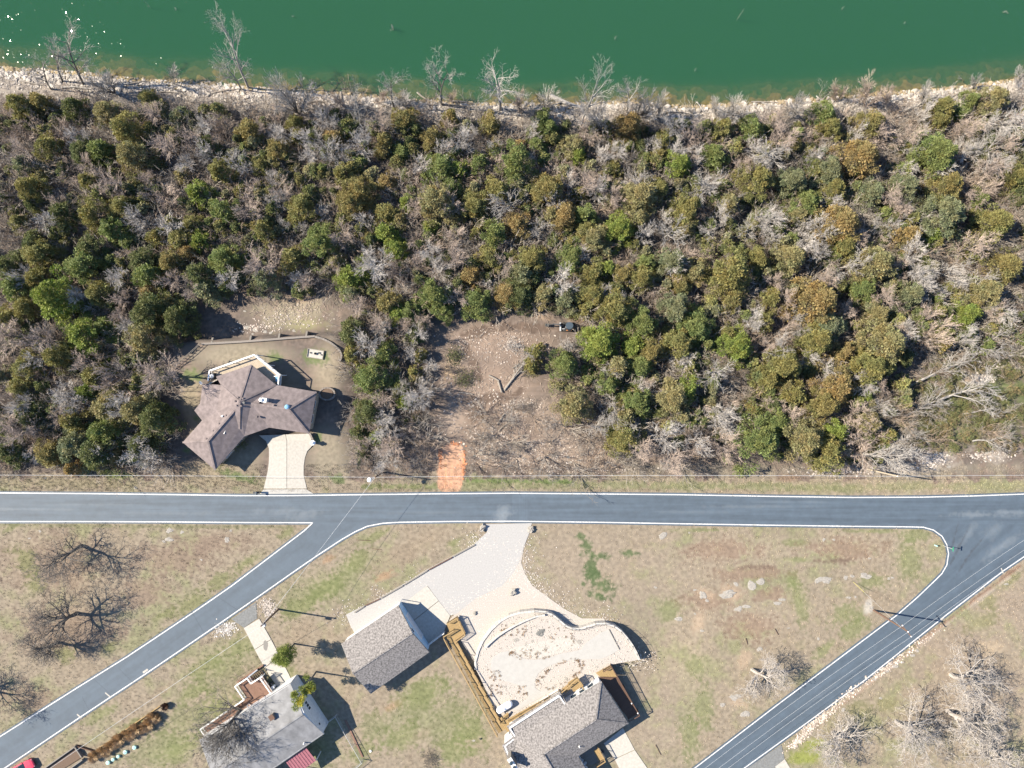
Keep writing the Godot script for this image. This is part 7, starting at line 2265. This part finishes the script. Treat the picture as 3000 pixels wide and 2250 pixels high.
func make_wood() -> void:
	rng.seed = 20
	var small := []; var medium := []; var large := []
	for k in 4:
		small.append(cedar_proto(200 + k, 1.5, 5200))
		medium.append(cedar_proto(210 + k, 2.3, 11500))
		large.append(cedar_proto(220 + k, 3.3, 21000))
	var taken := []
	var list := []
	for s in CEDARS.split(";"):
		var q := s.split(",")
		list.append([float(q[0]), float(q[1]), float(q[2]), q[3]])
	for q in list:
		taken.append(Vector3(q[0], q[1], q[2]))
	# young cedars filling gaps
	var pick := ["o", "g", "d", "o", "s", "r"]
	for k in 900:
		if list.size() >= 296: break
		var c := Vector2(rng.randf_range(8, 2992), rng.randf_range(330, 1330))
		if not in_wood(c.x, c.y): continue
		var r := rng.randf_range(15, 26)
		var ok := true
		for t: Vector3 in taken:
			if Vector2(t.x, t.y).distance_to(c) < (t.z + r) * 0.8:
				ok = false
				break
		if ok:
			taken.append(Vector3(c.x, c.y, r))
			list.append([c.x, c.y, r, pick[rng.randi() % 6]])
	for q in list:
		var R: float = q[2] / S * 1.27
		var pool: Array = small if R < 1.9 else (medium if R < 2.8 else large)
		var R0: float = 1.5 if R < 1.9 else (2.3 if R < 2.8 else 3.3)
		var pr: Array = pool[rng.randi() % 4]
		var k: float = R / R0
		var hh := (R0 * 2.0 + 1.3) * k * 0.62
		var a := G(q[0], q[1])
		for i in 3:
			a = P(q[0], q[1], a.y + hh)
			a.y = gh(a.x, a.z)
		var o := copy_of([pr[0], ["crown", pr[1][1], M["leaf_" + q[3]]]], "cedar_tree", a - Vector3(0, 0.1, 0), rng.randf() * TAU, Vector3(k, k * rng.randf_range(0.75, 1.0), k))
		tag(o, "", "tree", "cedars in the wood")
		var w := place_words(q[0], q[1])
		rank("c" + q[3] + w, o, q[0], "%s cedar %s" % [LEAF_WORDS[q[3]], w], "%s cedars %s" % [LEAF_WORDS[q[3]], w])
	# the many young cedars too small and close to tell apart
	for v in 2:
		var ytr := []
		var ycol := []
		for k in 1300:
			var c := Vector2(rng.randf_range(-60, 3060), rng.randf_range(330, 1345))
			if not in_wood(c.x, c.y) or cover.get_noise_2d(c.x * 0.25, c.y * 0.25 + 400.0 * v) < -0.12: continue
			var ok := true
			for t: Vector3 in taken:
				if Vector2(t.x, t.y).distance_to(c) < t.z * 0.85:
					ok = false
					break
			if not ok: continue
			var s := rng.randf_range(0.45, 1.0)
			ytr.append(Transform3D(Basis(Vector3.UP, rng.randf() * TAU).scaled(Vector3(s * 1.1, s * rng.randf_range(0.8, 1.2), s * 1.1)), G(c.x, c.y)))
			var b := rng.randf_range(0.75, 1.2)
			ycol.append([Color(0.165 * b, 0.160 * b, 0.060 * b), Color(0.13 * b, 0.150 * b, 0.052 * b), Color(0.105 * b, 0.118 * b, 0.046 * b), Color(0.175 * b, 0.168 * b, 0.092 * b)][rng.randi() % 4])
		scatter("young_cedars", small[v * 2][1][1], ytr, ycol, M.plain, ["young olive cedars crowding between the larger trees", "low green cedar growth filling gaps in the wood"][v], "trees")
	# leafless trees
	var sp := {"kids": [2, 2, 2, 2, 2], "angle": 0.62, "ratio": 0.60, "bend": 0.17, "up": 0.14, "first": 1, "thin": 0.017, "trunk": 0.60}
	var sh := {"kids": [2, 2, 2, 2, 1], "angle": 0.60, "ratio": 0.62, "bend": 0.17, "up": 0.10, "first": 0, "thin": 0.017, "trunk": 0.5, "stems": 3}
	var bp := []
	for k in 5:
		bp.append(bare_proto(300 + k, 8.0, 0.13, sp, M.bark, M.twigs if k % 3 else M.twigs_brown, 4))
	for k in 3:
		bp.append(bare_proto(310 + k, 6.5, 0.08, sh, M.bark, M.twigs if k % 2 else M.twigs_brown, 3))
	var bl := []
	for s in BARES.split(";"):
		var q := s.split(",")
		bl.append([float(q[0]), float(q[1]), float(q[2])])
		taken.append(Vector3(bl[-1][0], bl[-1][1], bl[-1][2] * 0.6))
	for k in 4000:
		if bl.size() >= 292: break
		var c := Vector2(rng.randf_range(8, 2992), rng.randf_range(330, 1340))
		if not in_wood(c.x, c.y): continue
		var r := rng.randf_range(26, 42)
		var ok := true
		for t: Vector3 in taken:
			if Vector2(t.x, t.y).distance_to(c) < t.z * 0.55 + r * 0.38:
				ok = false
				break
		if ok:
			taken.append(Vector3(c.x, c.y, r * 0.6))
			bl.append([c.x, c.y, r])
	for q in bl:
		var a := G(q[0], q[1])
		var k: float = q[2] / S / 2.7 * rng.randf_range(1.15, 1.4)
		for i in 3:
			a = P(q[0], q[1], a.y + 5.0 * k)
			a.y = gh(a.x, a.z)
		var o := copy_of(bp[rng.randi() % 8], "bare_tree", a - Vector3(0, 0.1, 0), rng.randf() * TAU, Vector3(k * 1.05, k, k * 1.05))
		tag(o, "", "tree", "leafless trees in the wood")
		var w := place_words(q[0], q[1])
		rank("b" + w, o, q[0], "leafless grey tree %s" % w, "leafless grey trees %s" % w)
	# whitened dead trees, some thrown over
	var ds := {"kids": [2, 2, 2, 1, 1], "angle": 0.70, "ratio": 0.62, "bend": 0.24, "up": 0.05, "first": 1, "thin": 0.02, "trunk": 0.58}
	var dp := []
	for k in 6:
		dp.append(bare_proto(330 + k, 7.5, 0.125, ds, M.bark_pale, M.bark_pale, 3))
	for s in STARS.split(";"):
		var q := s.split(",")
		var px := float(q[0]); var py := float(q[1]); var r := float(q[2]) / S
		var fallen := px > 2560
		var a := G(px - (30 if fallen else 0), py + (18 if fallen else 0))
		var k := r / 2.7 * 1.3
		var o := copy_of(dp[int(q[3])], "dead_tree", a, rng.randf() * TAU, Vector3.ONE * k)
		if fallen:
			var y := Vector3(0.9, rng.randf_range(0.22, 0.5), -0.35 + rng.randf_range(-0.3, 0.3)).normalized()
			var x := y.cross(Vector3(0, 0, 1)).normalized()
			o.basis = Basis(x * k, y * k, x.cross(y) * k)
			o.position.y += 0.4
		tag(o, "", "tree", "whitened dead trees in the wood")
		var w := place_words(px, py)
		var word := "whitened fallen tree" if fallen else "whitened dead tree"
		rank("d" + word + w, o, px, "%s %s" % [word, w], "%ss %s" % [word, w])
	# thin undergrowth between the trees
	var um := []
	for k in 3:
		var b := MB.new()
		var t2 := MB.new()
		rng.seed = 400 + k
		for s in 5:
			grow(t2, t2, Vector3(0, -0.1, 0), (Vector3.UP + ball() * 0.8).normalized(), 1.5, 0.022, 1, 3, {"kids": [1, 1, 2, 1], "angle": 0.6, "ratio": 0.6, "bend": 0.2, "up": 0.05, "first": 0, "thin": 0.009})
		um.append(t2.mesh())
	rng.seed = 21
	for v in 3:
		var tr := []
		var cols := []
		for k in 3000:
			var px := rng.randf_range(-60, 3060); var py := rng.randf_range(300, 1385)
			if not in_wood(px, py) and not (px > 2600 and py > 1000 and py < 1330 and rng.randf() < 0.16) and not (py < lerp_table(SHORE, px) + 62.0 and py > lerp_table(SHORE, px) + 6.0 and rng.randf() < 0.4) and not (px > 1250 and px < 1900 and py > 1180 and py < 1390 and (px < 1275 or px > 1375) and rng.randf() < 0.22) and not (px > 1040 and px < 1260 and py < 1390 and py > 1000 and rng.randf() < 0.7) and not (px > 1560 and px < 2000 and py > 1300 and py < 1370 and rng.randf() < 0.25): continue
			var s := rng.randf_range(0.6, 1.5) if rng.randf() < 0.7 else rng.randf_range(1.5, 2.6)
			tr.append(Transform3D(Basis(Vector3.UP, rng.randf() * TAU).scaled(Vector3(s * 1.2, s, s * 1.2)), G(px, py)))
			var b := rng.randf_range(0.6, 1.3)
			cols.append(Color(0.25 * b, 0.222 * b, 0.192 * b) if rng.randf() < 0.6 else Color(0.22 * b, 0.17 * b, 0.13 * b))
		scatter("undergrowth", um[v], tr, cols, M.plain, ["grey leafless undergrowth between the trees", "brown twiggy undergrowth between the trees", "thin grey saplings between the trees"][v], "undergrowth")
	# twigs and chips left on the cleared plot
	var chip := MB.new()
	chip.tube(Vector3(-0.5, 0, 0), Vector3(0.5, 0.05, 0.06), 0.022, 0.008, 4)
	var ctr := []
	var cc := []
	for k in 2600:
		var q2: Array = [[1450, 1000, 150, 50], [1420, 1110, 130, 80], [1480, 1230, 150, 70], [1560, 1320, 180, 50], [1740, 1330, 140, 40], [1250, 1350, 110, 30], [860, 900, 110, 40], [1620, 1220, 90, 50]][k % 8]
		var px: float = q2[0] + rng.randfn() * q2[2] * 0.6
		var py: float = q2[1] + rng.randfn() * q2[3] * 0.6
		if py > 1400 or (px > 1285 and px < 1360 and py > 1300): continue
		var s := rng.randf_range(0.3, 1.3)
		ctr.append(Transform3D(Basis(Vector3.UP, rng.randf() * TAU) * Basis(Vector3.BACK, rng.randf_range(-0.3, 0.3)) * Basis.from_scale(Vector3(s, 1.3, 1.3)), G(px, py, 0.06)))
		var b := rng.randf_range(0.5, 1.3)
		cc.append(Color(0.36 * b, 0.29 * b, 0.235 * b))
	scatter("wood_chips", chip.mesh(), ctr, cc, M.plain, "broken twigs littering the cleared plot", "twigs")
	# low green-brown scrub on the right slope
	var sc := bush_proto()
	var tr2 := []
	var c2 := []
	for k in 520:
		var px := rng.randf_range(2600, 3060); var py := rng.randf_range(1010, 1320)
		if px < 2700 and py < 1120: continue
		if Vector2((px - 2865) / 60.0, (py - 1112) / 26.0).length() < 1.0: continue
		var s := rng.randf_range(0.25, 0.62)
		tr2.append(Transform3D(Basis(Vector3.UP, rng.randf() * TAU).scaled(Vector3(s * 1.5, s * 0.6, s * 1.2)), G(px, py)))
		var b := rng.randf_range(0.6, 1.2)
		c2.append(Color(0.125 * b, 0.13 * b, 0.05 * b) if rng.randf() < 0.6 else Color(0.17 * b, 0.135 * b, 0.07 * b))
	scatter("scrub", sc[1][1], tr2, c2, M.plain, "low green-brown scrub on the slope at the far right", "scrub")

# ---------------------------------------------------------------- turf
func make_grass() -> void:
	rng.seed = 22
	var e := 0.2
	var ring := line3(NORTH_LINE, 0)
	for l in [EAST_LOWER, SOUTH_MID, WEST_LOWER, WEST_UPPER, SOUTH_LEFT]:
		var k: Array = line3(l, 0)
		k.reverse()
		ring.append_array(k)
	reg(ring)
	var zz := [1000.0, 1500.0, 2.212]
	reg(Q(1000, 1500, 2.212, [925, 70, 865, 205, 560, 370, 30, 665, 110, 830, 0, 855, 190, 1180, 570, 910, 700, 800, 870, 1000, 1000, 1350, 1040, 1500, 1070, 1659, 1700, 1659, 2000, 1659, 1830, 1400, 1990, 1330, 1900, 1050, 1770, 1000, 1930, 950, 1860, 800, 1700, 690, 1440, 625, 1240, 480, 1165, 330, 1240, 70], 0))
	reg(Q(500, 980, 3.687, [450, 400, 925, 220, 1200, 440, 1575, 620, 1530, 1060, 1530, 1200, 1440, 1420, 1470, 1664, 1000, 1664, 1060, 1300, 960, 1100, 800, 1100, 480, 1465, 130, 1165, 330, 930], 0))
	reg(Q(560, 1800, 3.686, [100, 1350, 500, 740, 780, 545, 575, 160, 730, 50, 1090, 690, 1435, 1292, 900, 1660, 200, 1660], 0))
	var tuft := [tuft_mesh(31, 9, 0.13, 0.16), tuft_mesh(32, 12, 0.17, 0.26)]
	for v in 2:
		var tr := []
		var cols := []
		for k in 42000 if v == 0 else 17000:
			var px := rng.randf_range(-40, 3040)
			var py := rng.randf_range(1390, 2290)
			if v == 1:
				# taller stand: unmown verges, the western field and the eastern lawn
				if rng.randf() < 0.45: py = rng.randf_range(1360, 1440)
				elif px > 900 and px < 2000: continue
			var a := P(px, py, 0)
			if paved(a.x, a.z): continue
			if a.z < 16.7: a = G(px, py)
			else: a.y = gh(a.x, a.z)
			var c := soil_at(a.x, a.z)
			var b := rng.randf_range(0.65, 1.3)
			cols.append(Color(c.r * b, c.g * b, c.b * b))
			var s := rng.randf_range(0.6, 1.3)
			tr.append(Transform3D(Basis(Vector3.UP, rng.randf() * TAU).scaled(Vector3(s, s * 0.8, s)), a))
		scatter("turf" if v == 0 else "tall_grass", tuft[v], tr, cols, M.plain, ["short winter turf on the lawns and verges", "taller dry grass in the fields and along the verge"][v], "grass")
